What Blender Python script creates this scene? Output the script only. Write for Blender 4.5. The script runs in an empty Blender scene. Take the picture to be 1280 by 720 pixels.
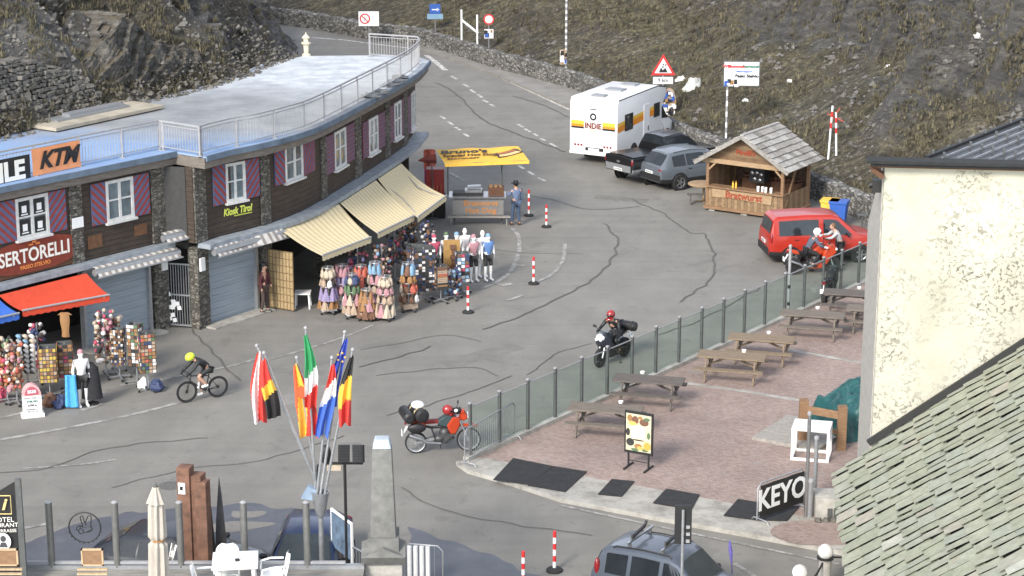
import bpy, math, random
from mathutils import Vector, Matrix, noise
R = math.radians
rnd = random.Random(7)
sc = bpy.context.scene
col = sc.collection
# ---------------------------------------------------------------- camera, sky, sun, exposure
FPX, PITCH, CAMH = 2600.0, R(15.3), 19.8
cam = bpy.data.cameras.new('camera')
cam.sensor_width = 36.0
cam.lens = 36.0 * FPX / 1280.0
cam.clip_end = 2000
cam_o = bpy.data.objects.new('camera', cam)
cam_o.location = (0, 0, CAMH)
cam_o.rotation_euler = (math.pi / 2 - PITCH, 0, 0)
col.objects.link(cam_o)
sc.camera = cam_o
SUN_EL = R(33)
SUN_XY = Vector((-0.50, -0.866)).normalized()
world = bpy.data.worlds.new('World')
sc.world = world
world.use_nodes = True
wn = world.node_tree.nodes
wl = world.node_tree.links
sky = wn.new('ShaderNodeTexSky')
sky.sky_type = 'NISHITA'
sky.sun_disc = False
sky.sun_elevation = SUN_EL
sky.sun_rotation = math.atan2(SUN_XY.x, SUN_XY.y)
sky.altitude = 2700
sky.dust_density = 3.0
bg = wn['Background']
bg.inputs['Strength'].default_value = 0.15
hz = wn.new('ShaderNodeHueSaturation')   # thin high cloud: a paler sky
hz.inputs['Saturation'].default_value = 0.38
wl.new(sky.outputs[0], hz.inputs['Color'])
wl.new(hz.outputs[0], bg.inputs['Color'])
sl = bpy.data.lights.new('sun', 'SUN')
sl.energy = 1.5
sl.angle = R(16)
sl.color = (1.0, 0.93, 0.83)
sun_o = bpy.data.objects.new('sun', sl)
sd = Vector((SUN_XY.x * math.cos(SUN_EL), SUN_XY.y * math.cos(SUN_EL), math.sin(SUN_EL)))
sun_o.rotation_euler = sd.to_track_quat('Z', 'Y').to_euler()
sun_o.location = (-30, -30, 60)
col.objects.link(sun_o)
sc.view_settings.view_transform = 'Standard'
sc.view_settings.look = 'None'
sc.view_settings.exposure = 1.62
sc.view_settings.gamma = 1.0
sc.view_settings.use_curve_mapping = False

# ---------------------------------------------------------------- measuring helpers (photo pixel -> place in the world)
CP, SP = math.cos(PITCH), math.sin(PITCH)
def ray(x, y):
    u = (x - 640) / FPX
    v = (360 - y) / FPX
    return Vector((u, CP + v * SP, -SP + v * CP))
def G(x, y, z=0.0):
    d = ray(x, y)
    t = (z - CAMH) / d.z
    return Vector((t * d.x, t * d.y, z))
def D(x, y, Y):
    d = ray(x, y)
    t = Y / d.y
    return Vector((t * d.x, Y, CAMH + t * d.z))
def hit(x, y, P, n):
    d = ray(x, y)
    o = Vector((0, 0, CAMH))
    t = (Vector(P) - o).dot(n) / d.dot(n)
    return o + d * t

# ---------------------------------------------------------------- materials
MATS = {}
def mat(name, c, rough=0.75, var=0.18, scale=6.0, metal=0.0, bump=0.0, c2=None, coord='Object', stretch=(1, 1, 1), detail=5.0, bscale=None, coat=0.0, bdist=0.02):
    if name in MATS:
        return MATS[name]
    m = bpy.data.materials.new(name)
    m.use_nodes = True
    nt = m.node_tree
    b = nt.nodes['Principled BSDF']
    b.inputs['Roughness'].default_value = rough
    b.inputs['Metallic'].default_value = metal
    if coat:
        b.inputs['Coat Weight'].default_value = coat
        b.inputs['Coat Roughness'].default_value = 0.08
    tc = nt.nodes.new('ShaderNodeTexCoord')
    mp = nt.nodes.new('ShaderNodeMapping')
    mp.inputs['Scale'].default_value = stretch
    nt.links.new(tc.outputs[coord], mp.inputs[0])
    nz = nt.nodes.new('ShaderNodeTexNoise')
    nz.inputs['Scale'].default_value = scale
    nz.inputs['Detail'].default_value = detail
    nz.inputs['Roughness'].default_value = 0.65
    nt.links.new(mp.outputs[0], nz.inputs['Vector'])
    rp = nt.nodes.new('ShaderNodeValToRGB')
    rp.color_ramp.elements[0].position = 0.3
    rp.color_ramp.elements[1].position = 0.7
    a = tuple(max(0, x * (1 - var)) for x in c)
    d = c2 if c2 else tuple(min(1, x * (1 + var)) for x in c)
    rp.color_ramp.elements[0].color = (*a, 1)
    rp.color_ramp.elements[1].color = (*d, 1)
    nt.links.new(nz.outputs['Fac'], rp.inputs[0])
    nt.links.new(rp.outputs[0], b.inputs['Base Color'])
    if bump:
        n2 = nt.nodes.new('ShaderNodeTexNoise')
        n2.inputs['Scale'].default_value = bscale or scale * 3
        n2.inputs['Detail'].default_value = 4
        nt.links.new(mp.outputs[0], n2.inputs['Vector'])
        bp = nt.nodes.new('ShaderNodeBump')
        bp.inputs['Strength'].default_value = bump
        bp.inputs['Distance'].default_value = bdist
        nt.links.new(n2.outputs['Fac'], bp.inputs['Height'])
        nt.links.new(bp.outputs[0], b.inputs['Normal'])
    MATS[name] = m
    return m

class NT:
    """small wrapper for hand-made node materials"""
    def __init__(self, name, rough=0.85):
        self.m = bpy.data.materials.new(name)
        self.m.use_nodes = True
        self.t = self.m.node_tree
        self.b = self.t.nodes['Principled BSDF']
        self.b.inputs['Roughness'].default_value = rough
        self.tc = self.t.nodes.new('ShaderNodeTexCoord')
        MATS[name] = self.m
    def link(self, a, b):
        self.t.links.new(a, b)
    def coord(self, scale=(1, 1, 1), rot=(0, 0, 0), kind='Object'):
        mp = self.t.nodes.new('ShaderNodeMapping')
        mp.inputs['Scale'].default_value = scale
        mp.inputs['Rotation'].default_value = rot
        self.link(self.tc.outputs[kind], mp.inputs[0])
        return mp.outputs[0]
    def noise(self, co, scale, detail=6, rough=0.6, dist=0.0):
        n = self.t.nodes.new('ShaderNodeTexNoise')
        n.inputs['Scale'].default_value = scale
        n.inputs['Detail'].default_value = detail
        n.inputs['Roughness'].default_value = rough
        n.inputs['Distortion'].default_value = dist
        self.link(co, n.inputs['Vector'])
        return n.outputs['Fac']
    def voro(self, co, scale, feature='F1', out='Distance'):
        n = self.t.nodes.new('ShaderNodeTexVoronoi')
        n.feature = feature
        n.inputs['Scale'].default_value = scale
        self.link(co, n.inputs['Vector'])
        return n.outputs[out]
    def ramp(self, f, stops, interp='LINEAR'):
        r = self.t.nodes.new('ShaderNodeValToRGB')
        e = r.color_ramp.elements
        r.color_ramp.interpolation = interp
        while len(e) < len(stops):
            e.new(0.5)
        for k, (p, c) in enumerate(stops):
            e[k].position = p
            e[k].color = (*c, 1) if len(c) == 3 else c
        self.link(f, r.inputs[0])
        return r.outputs[0]
    def g(self, f, lo, hi):
        if lo > hi:
            return self.ramp(f, [(hi, (1, 1, 1)), (lo, (0, 0, 0))])
        return self.ramp(f, [(lo, (0, 0, 0)), (hi, (1, 1, 1))])
    def mix(self, f, a, b, mode='MIX'):
        n = self.t.nodes.new('ShaderNodeMix')
        n.data_type = 'RGBA'
        n.blend_type = mode
        for v, i in ((f, 0), (a, 6), (b, 7)):
            if isinstance(v, (int, float)):
                n.inputs[i].default_value = v
            elif isinstance(v, tuple):
                n.inputs[i].default_value = (*v, 1)
            else:
                self.link(v, n.inputs[i])
        return n.outputs[2]
    def math(self, op, a, b=0.0):
        n = self.t.nodes.new('ShaderNodeMath')
        n.operation = op
        for v, i in ((a, 0), (b, 1)):
            if isinstance(v, (int, float)):
                n.inputs[i].default_value = v
            else:
                self.link(v, n.inputs[i])
        return n.outputs[0]
    def sep(self, co):
        n = self.t.nodes.new('ShaderNodeSeparateXYZ')
        self.link(co, n.inputs[0])
        return n.outputs
    def color(self, c):
        self.link(c, self.b.inputs['Base Color'])
    def bump(self, h, strength=0.5, dist=0.03):
        n = self.t.nodes.new('ShaderNodeBump')
        n.inputs['Strength'].default_value = strength
        n.inputs['Distance'].default_value = dist
        self.link(h, n.inputs['Height'])
        self.link(n.outputs[0], self.b.inputs['Normal'])

def make_ground_materials():
    # asphalt: patched, worn, faint tyre tracks
    a = NT('asphalt', 0.9)
    co = a.coord()
    big = a.noise(co, 0.09, 5, 0.55)
    mid = a.noise(a.coord((1, 0.45, 1), (0, 0, R(-35))), 0.7, 6, 0.65)
    fin = a.noise(co, 22, 3, 0.7)
    c = a.ramp(big, [(0.32, (0.170, 0.164, 0.148)), (0.5, (0.204, 0.195, 0.176)), (0.68, (0.233, 0.223, 0.202))])
    c = a.mix(0.55, c, a.ramp(mid, [(0.3, (0.143, 0.138, 0.125)), (0.7, (0.240, 0.230, 0.208))]))
    trk = a.noise(a.coord((0.10, 1.6, 1), (0, 0, R(-68))), 0.9, 5, 0.6)
    c = a.mix(0.22, c, a.ramp(trk, [(0.35, (0.36, 0.36, 0.36)), (0.65, (0.62, 0.62, 0.61))]), 'OVERLAY')
    c = a.mix(a.math('MULTIPLY', a.g(a.noise(co, 0.55, 4, 0.7, 0.6), 0.60, 0.64), 0.30), c, (0.115, 0.112, 0.105))
    c = a.mix(0.5, c, a.ramp(fin, [(0.3, (0.42, 0.42, 0.42)), (0.7, (0.60, 0.60, 0.60))]), 'OVERLAY')
    c = a.mix(a.math('MULTIPLY', a.g(a.noise(co, 2.3, 3), 0.62, 0.72), 0.35), c, (0.10, 0.10, 0.097))
    a.color(c)
    a.bump(fin, 0.25, 0.01)
    # pavers
    p = NT('pavers', 0.9)
    co = p.coord((1, 1, 1), (0, 0, R(25)))
    bt = p.t.nodes.new('ShaderNodeTexBrick')
    bt.inputs['Scale'].default_value = 4.2
    bt.inputs['Color1'].default_value = (0.285, 0.208, 0.182, 1)
    bt.inputs['Color2'].default_value = (0.39, 0.308, 0.275, 1)
    bt.inputs['Mortar'].default_value = (0.12, 0.10, 0.09, 1)
    bt.inputs['Mortar Size'].default_value = 0.025
    p.link(co, bt.inputs['Vector'])
    nn = p.noise(p.coord(), 0.45, 6, 0.65)
    c = p.mix(0.55, bt.outputs['Color'], p.ramp(nn, [(0.3, (0.32, 0.31, 0.30)), (0.7, (0.66, 0.64, 0.62))]), 'OVERLAY')
    c = p.mix(p.g(p.noise(p.coord(), 1.7, 4), 0.6, 0.8), c, (0.26, 0.235, 0.215))
    p.color(c)
    # pale kerb concrete
    k = NT('kerb_concrete', 0.9)
    co = k.coord()
    c = k.ramp(k.noise(co, 1.6, 7, 0.7), [(0.3, (0.20, 0.19, 0.165)), (0.5, (0.35, 0.335, 0.30)), (0.72, (0.46, 0.445, 0.40))])
    c = k.mix(k.g(k.noise(co, 6, 4), 0.6, 0.75), c, (0.22, 0.21, 0.19))
    k.color(c)
    k.bump(k.noise(co, 9, 4), 0.4, 0.02)
    # worn paint
    w = NT('road_paint', 0.8)
    co = w.coord()
    c = w.mix(w.g(w.noise(co, 3.5, 6, 0.75), 0.44, 0.60), (0.62, 0.61, 0.57), (0.24, 0.235, 0.22))
    w.color(c)
    w2 = NT('faded_paint', 0.85)
    co = w2.coord()
    c = w2.mix(w2.g(w2.noise(co, 2.5, 6, 0.75), 0.38, 0.58), (0.42, 0.41, 0.385), (0.19, 0.187, 0.176))
    w2.color(c)
    # rubble stone masonry
    for nm, sc_, tint in (('rubble_stone', 4.4, (0.82, 0.80, 0.75)), ('facade_stone', 7.5, (0.62, 0.58, 0.50))):
        s = NT(nm, 0.9)
        co = s.coord((1, 1, 1.9))
        wob = s.noise(s.coord(), 2.0, 3)
        vc = s.t.nodes.new('ShaderNodeTexVoronoi')
        vc.inputs['Scale'].default_value = sc_
        s.link(co, vc.inputs['Vector'])
        hs = s.sep(vc.outputs['Color'])
        c = s.ramp(hs[0], [(0.0, tuple(0.10 * t for t in tint)), (0.5, tuple(0.20 * t for t in tint)), (1.0, tuple(0.36 * t for t in tint))])
        c = s.mix(0.5, c, s.ramp(s.noise(s.coord(), 9, 5), [(0.3, (0.3, 0.3, 0.3)), (0.7, (0.7, 0.69, 0.66))]), 'OVERLAY')
        ed = s.voro(co, sc_, 'DISTANCE_TO_EDGE')
        e2 = s.g(ed, 0.015, 0.07)
        c = s.mix(e2, (0.035, 0.033, 0.03), c)
        s.color(c)
        s.bump(s.math('ADD', e2, s.math('MULTIPLY', wob, 0.6)), 0.9, 0.06)
    # hillside: dry turf, scree, rock; how rocky a spot is comes from the terrain itself
    for nm, gr in (('hillside_near', 0), ('hillside_far', 1)):
        h = NT(nm, 0.95)
        co = h.coord()
        st = h.coord((0.22, 1.0, 0.22), (0, 0, R(58)))
        n1 = h.noise(co, 0.085, 6, 0.6, 0.6)
        n2 = h.noise(st, 1.5, 10, 0.78, 0.4)
        n3 = h.noise(co, 4.2, 9, 0.8)
        n4 = h.noise(co, 0.9, 9, 0.75, 0.5)
        if gr:
            turf = h.ramp(n1, [(0.30, (0.112, 0.098, 0.070)), (0.48, (0.138, 0.124, 0.076)), (0.60, (0.104, 0.092, 0.075)), (0.74, (0.146, 0.131, 0.070))])
        else:
            turf = h.ramp(n1, [(0.34, (0.118, 0.088, 0.056)), (0.55, (0.094, 0.080, 0.058)), (0.70, (0.112, 0.104, 0.084))])
        c = h.mix(0.8, turf, h.ramp(n2, [(0.32, (0.10, 0.10, 0.10)), (0.5, (0.44, 0.43, 0.42)), (0.68, (0.86, 0.85, 0.83))]), 'OVERLAY')
        c = h.mix(0.9, c, h.ramp(n3, [(0.34, (0.08, 0.08, 0.08)), (0.5, (0.42, 0.42, 0.42)), (0.66, (0.92, 0.92, 0.90))]), 'OVERLAY')
        rk = h.noise(h.coord((1, 1, 2.8), (R(25), R(-32), 0)), 1.1, 10, 0.78, 0.3)
        if gr:
            rock = h.ramp(rk, [(0.32, (0.028, 0.028, 0.030)), (0.5, (0.088, 0.084, 0.078)), (0.68, (0.19, 0.18, 0.16))])
        else:
            rock = h.ramp(rk, [(0.30, (0.030, 0.030, 0.032)), (0.48, (0.115, 0.110, 0.104)), (0.68, (0.27, 0.26, 0.24))])
        at = h.t.nodes.new('ShaderNodeAttribute')
        at.attribute_name = 'rockiness'
        f = h.math('ADD', at.outputs['Fac'], h.math('MULTIPLY', h.math('SUBTRACT', n4, 0.5), 1.3))
        tuft = h.noise(h.coord((1, 1.5, 1), (0, 0, R(40))), 1.9, 8, 0.82)
        c = h.mix(0.85, c, h.ramp(tuft, [(0.36, (0.10, 0.10, 0.10)), (0.52, (0.46, 0.46, 0.46)), (0.62, (0.85, 0.84, 0.80))]), 'OVERLAY')
        c = h.mix(h.g(f, 0.40, 0.66) if gr else h.g(f, 0.40, 0.55), c, rock)
        c = h.mix(h.g(h.noise(co, 2.6, 5, 0.8), 0.665, 0.70), c, (0.30, 0.29, 0.27))
        h.color(c)
        h.bump(h.math('ADD', n3, h.math('MULTIPLY', rk, 1.4)), 1.0, 0.18 if gr else 0.16)
    # slate slabs with a value per slab
    s = NT('slate_slabs', 0.85)
    ge = s.t.nodes.new('ShaderNodeNewGeometry')
    rv = ge.outputs['Random Per Island']
    c = s.ramp(rv, [(0.0, (0.255, 0.27, 0.202)), (0.35, (0.285, 0.297, 0.225)), (0.6, (0.305, 0.312, 0.242)), (0.9, (0.28, 0.30, 0.245)), (0.97, (0.335, 0.312, 0.255)), (1.0, (0.42, 0.43, 0.37))])
    n = s.noise(s.coord(), 5.0, 7, 0.7)
    c = s.mix(0.6, c, s.ramp(n, [(0.3, (0.30, 0.30, 0.29)), (0.7, (0.66, 0.66, 0.65))]), 'OVERLAY')
    c = s.mix(s.g(s.noise(s.coord(), 1.6, 5), 0.6, 0.78), c, (0.30, 0.27, 0.19))
    s.color(c)
    s.bump(n, 0.4, 0.02)
    # grey weathered shingles
    s = NT('shingle_wood', 0.9)
    ge = s.t.nodes.new('ShaderNodeNewGeometry')
    rv = ge.outputs['Random Per Island']
    c = s.ramp(rv, [(0.0, (0.20, 0.185, 0.165)), (0.5, (0.31, 0.295, 0.27)), (1.0, (0.42, 0.41, 0.385))])
    n = s.noise(s.coord(), 7.0, 6, 0.7)
    c = s.mix(0.7, c, s.ramp(n, [(0.3, (0.25, 0.25, 0.25)), (0.7, (0.7, 0.7, 0.7))]), 'OVERLAY')
    s.color(c)
    # rough cream render, pitted
    r = NT('cream_render', 0.95)
    co = r.coord()
    pit = r.math('MULTIPLY', r.g(r.noise(co, 9.5, 4, 0.65, 0.9), 0.535, 0.59), r.g(r.noise(r.coord((1, 1, 1.4)), 0.5, 5, 0.65), 0.42, 0.60))
    base = r.ramp(r.noise(co, 0.6, 6, 0.6), [(0.3, (0.36, 0.345, 0.27)), (0.55, (0.46, 0.445, 0.36)), (0.75, (0.52, 0.505, 0.43))])
    c = r.mix(r.math('MULTIPLY', pit, 0.9), base, (0.12, 0.115, 0.085))
    r.color(c)
    r.bump(r.math('SUBTRACT', r.noise(co, 9, 4), pit), 0.5, 0.03)
    # roof deck screed, tone runs blue to grey to white along its length
    d = NT('deck_screed', 0.75)
    co = d.coord()
    yy = d.sep(co)[1]
    n = d.noise(co, 0.35, 6, 0.6, 0.4)
    toned = d.g(d.math('ADD', yy, d.math('MULTIPLY', d.math('SUBTRACT', n, 0.5), 9.0)), 0.0, 1.0)
    grey = d.ramp(d.noise(co, 0.8, 7, 0.65), [(0.3, (0.19, 0.20, 0.21)), (0.55, (0.27, 0.28, 0.29)), (0.75, (0.34, 0.35, 0.355))])
    blue = d.ramp(d.noise(co, 0.7, 7, 0.7), [(0.3, (0.17, 0.28, 0.48)), (0.7, (0.26, 0.37, 0.56))])
    mr = d.t.nodes.new('ShaderNodeMapRange')
    mr.inputs['From Min'].default_value = 10.5
    mr.inputs['From Max'].default_value = 14.0
    d.link(d.math('ADD', yy, d.math('MULTIPLY', d.math('SUBTRACT', n, 0.5), 5.0)), mr.inputs['Value'])
    c = d.mix(mr.outputs[0], blue, grey)
    mr2 = d.t.nodes.new('ShaderNodeMapRange')
    mr2.inputs['From Min'].default_value = 19
    mr2.inputs['From Max'].default_value = 23
    d.link(d.math('ADD', yy, d.math('MULTIPLY', d.math('SUBTRACT', n, 0.5), 8.0)), mr2.inputs['Value'])
    white = d.ramp(d.noise(co, 1.3, 6, 0.7), [(0.3, (0.30, 0.33, 0.36)), (0.6, (0.54, 0.57, 0.60))])
    c = d.mix(mr2.outputs[0], c, white)
    d.color(c)
    # dark boarding, plank lines along the facade
    b = NT('dark_boarding', 0.8)
    co = b.coord()
    z = b.sep(co)[2]
    fr = b.math('FRACT', b.math('MULTIPLY', z, 5.5))
    ln = b.g(fr, 0.02, 0.10)
    n = b.noise(b.coord((1, 1, 6)), 2.2, 6, 0.7)
    c = b.ramp(n, [(0.3, (0.030, 0.022, 0.017)), (0.7, (0.072, 0.052, 0.038))])
    c = b.mix(ln, (0.012, 0.010, 0.008), c)
    b.color(c)
    b.bump(ln, 0.5, 0.02)
    # metal roof / glass
    g = NT('fence_glass', 0.02)
    g.b.inputs['Base Color'].default_value = (0.86, 0.93, 0.90, 1)
    g.b.inputs['Transmission Weight'].default_value = 1.0
    g.b.inputs['IOR'].default_value = 1.02
    g.b.inputs['Roughness'].default_value = 0.0
    # cheap clear pane: mostly transparent with a little gloss, same for every ray
    t = g.t
    tr = t.nodes.new('ShaderNodeBsdfTransparent')
    tr.inputs[0].default_value = (0.885, 0.935, 0.915, 1)
    gl = t.nodes.new('ShaderNodeBsdfGlossy')
    gl.inputs['Roughness'].default_value = 0.05
    gl.inputs[0].default_value = (0.9, 1, 0.97, 1)
    mx = t.nodes.new('ShaderNodeMixShader')
    mx.inputs[0].default_value = 0.025
    t.links.new(tr.outputs[0], mx.inputs[1])
    t.links.new(gl.outputs[0], mx.inputs[2])
    t.links.new(mx.outputs[0], t.nodes['Material Output'].inputs['Surface'])
make_ground_materials()
def clear_pane(name, k, gloss):
    g = NT(name, 0.02); t = g.t
    tr = t.nodes.new('ShaderNodeBsdfTransparent'); tr.inputs[0].default_value = (k, k, k, 1)
    gl = t.nodes.new('ShaderNodeBsdfGlossy'); gl.inputs['Roughness'].default_value = 0.05
    mx = t.nodes.new('ShaderNodeMixShader'); mx.inputs[0].default_value = gloss
    t.links.new(tr.outputs[0], mx.inputs[1]); t.links.new(gl.outputs[0], mx.inputs[2])
    t.links.new(mx.outputs[0], t.nodes['Material Output'].inputs['Surface'])
clear_pane('clear_glass', 0.975, 0.010)

M_ = MATS
def plain(name, c, rough=0.7, **k):
    return mat(name, c, rough, **k)
plain('steel', (0.42, 0.42, 0.42), 0.35, metal=0.9, var=0.1)
plain('galvanised', (0.36, 0.37, 0.38), 0.45, metal=0.6, var=0.15, scale=12)
plain('white_rail', (0.30, 0.30, 0.305), 0.5, var=0.12, scale=9)
plain('dark_post', (0.085, 0.09, 0.088), 0.5, var=0.2)
plain('black_plastic', (0.018, 0.018, 0.019), 0.5, var=0.2)
plain('rubber', (0.022, 0.022, 0.023), 0.85, var=0.2)
plain('black_cloth', (0.020, 0.020, 0.023), 0.9, var=0.3)
plain('white_paint', (0.78, 0.78, 0.76), 0.55, var=0.06)
plain('sign_white', (0.80, 0.81, 0.80), 0.5, var=0.03)
plain('red_paint', (0.62, 0.035, 0.022), 0.5, var=0.1)
plain('sign_red', (0.60, 0.03, 0.03), 0.5, var=0.06)
plain('sign_blue', (0.03, 0.10, 0.38), 0.5, var=0.06)
plain('sign_black', (0.015, 0.015, 0.015), 0.6, var=0.1)
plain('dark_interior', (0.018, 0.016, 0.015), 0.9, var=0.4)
plain('skin', (0.52, 0.30, 0.21), 0.55, var=0.08)
plain('glass_dark', (0.018, 0.022, 0.026), 0.06, var=0.3, scale=2)
plain('windscreen_glass', (0.035, 0.045, 0.05), 0.08, var=0.4, scale=1.2)
plain('window_glass', (0.13, 0.16, 0.175), 0.10, var=0.5, scale=1.5)
plain('wood_light', (0.33, 0.225, 0.13), 0.8, var=0.25, scale=5, stretch=(1, 1, 6))
plain('wood_mid', (0.22, 0.13, 0.07), 0.8, var=0.3, scale=5, stretch=(1, 1, 6))
plain('wood_table', (0.155, 0.13, 0.105), 0.85, var=0.4, scale=7, stretch=(0.6, 4, 4))
plain('wood_table_warm', (0.205, 0.155, 0.105), 0.85, var=0.35, scale=7, stretch=(0.6, 4, 4))
plain('wood_table_dark', (0.11, 0.095, 0.082), 0.85, var=0.4, scale=7, stretch=(0.6, 4, 4))
plain('wood_grey', (0.30, 0.28, 0.25), 0.85, var=0.3, scale=6, stretch=(1, 5, 1))
plain('corten', (0.165, 0.085, 0.055), 0.85, var=0.5, scale=3, bump=0.3)
plain('slate_dark', (0.045, 0.045, 0.048), 0.7, var=0.4, scale=3)
plain('granite', (0.165, 0.165, 0.155), 0.85, var=0.25, scale=5, bump=0.3, bscale=40)
plain('granite_light', (0.36, 0.345, 0.31), 0.85, var=0.25, scale=5, bump=0.3, bscale=40)
plain('roof_metal', (0.065, 0.068, 0.074), 0.4, metal=0.3, var=0.2)
plain('eave_dark', (0.020, 0.021, 0.021), 0.95, var=0.3)
plain('fascia_wood', (0.155, 0.135, 0.115), 0.85, var=0.35, scale=3, stretch=(1, 1, 8))
plain('fascia_blue', (0.11, 0.15, 0.20), 0.6, var=0.25, scale=2)
plain('shutter_grey', (0.27, 0.315, 0.355), 0.5, var=0.12, scale=3, stretch=(0.2, 0.2, 3))
plain('ledge_grey', (0.25, 0.28, 0.31), 0.6, var=0.3, scale=3)
plain('stripe_red', (0.25, 0.04, 0.035), 0.65, var=0.15)
plain('stripe_blue', (0.09, 0.115, 0.215), 0.65, var=0.15)
plain('shutter_plum', (0.16, 0.055, 0.075), 0.65, var=0.2)
plain('canvas_cream', (0.66, 0.56, 0.35), 0.85, var=0.06)
plain('canvas_brown', (0.47, 0.38, 0.22), 0.85, var=0.1)
plain('canvas_red', (0.56, 0.06, 0.025), 0.85, var=0.12, scale=3)
plain('canvas_blue', (0.04, 0.13, 0.48), 0.85, var=0.12)
plain('canvas_yellow', (0.74, 0.44, 0.06), 0.8, var=0.12, scale=3)
plain('canvas_white', (0.40, 0.365, 0.315), 0.9, var=0.12, scale=3)
plain('orange', (0.72, 0.13, 0.02), 0.5, var=0.08)
plain('ktm_orange', (0.70, 0.28, 0.12), 0.7, var=0.1)
plain('tarp_green', (0.012, 0.075, 0.075), 0.45, var=0.3, scale=4, bump=0.6, bscale=5, bdist=0.08)
plain('mat_black', (0.022, 0.022, 0.024), 0.9, var=0.35, scale=5)
plain('crack_fill', (0.105, 0.102, 0.095), 0.85, var=0.3)

# ---------------------------------------------------------------- mesh building
def wm(o):
    m = Matrix.Identity(4)
    while o is not None:
        m = Matrix.LocRotScale(o.location, o.rotation_euler, o.scale) @ m
        o = o.parent
    return m

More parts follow.
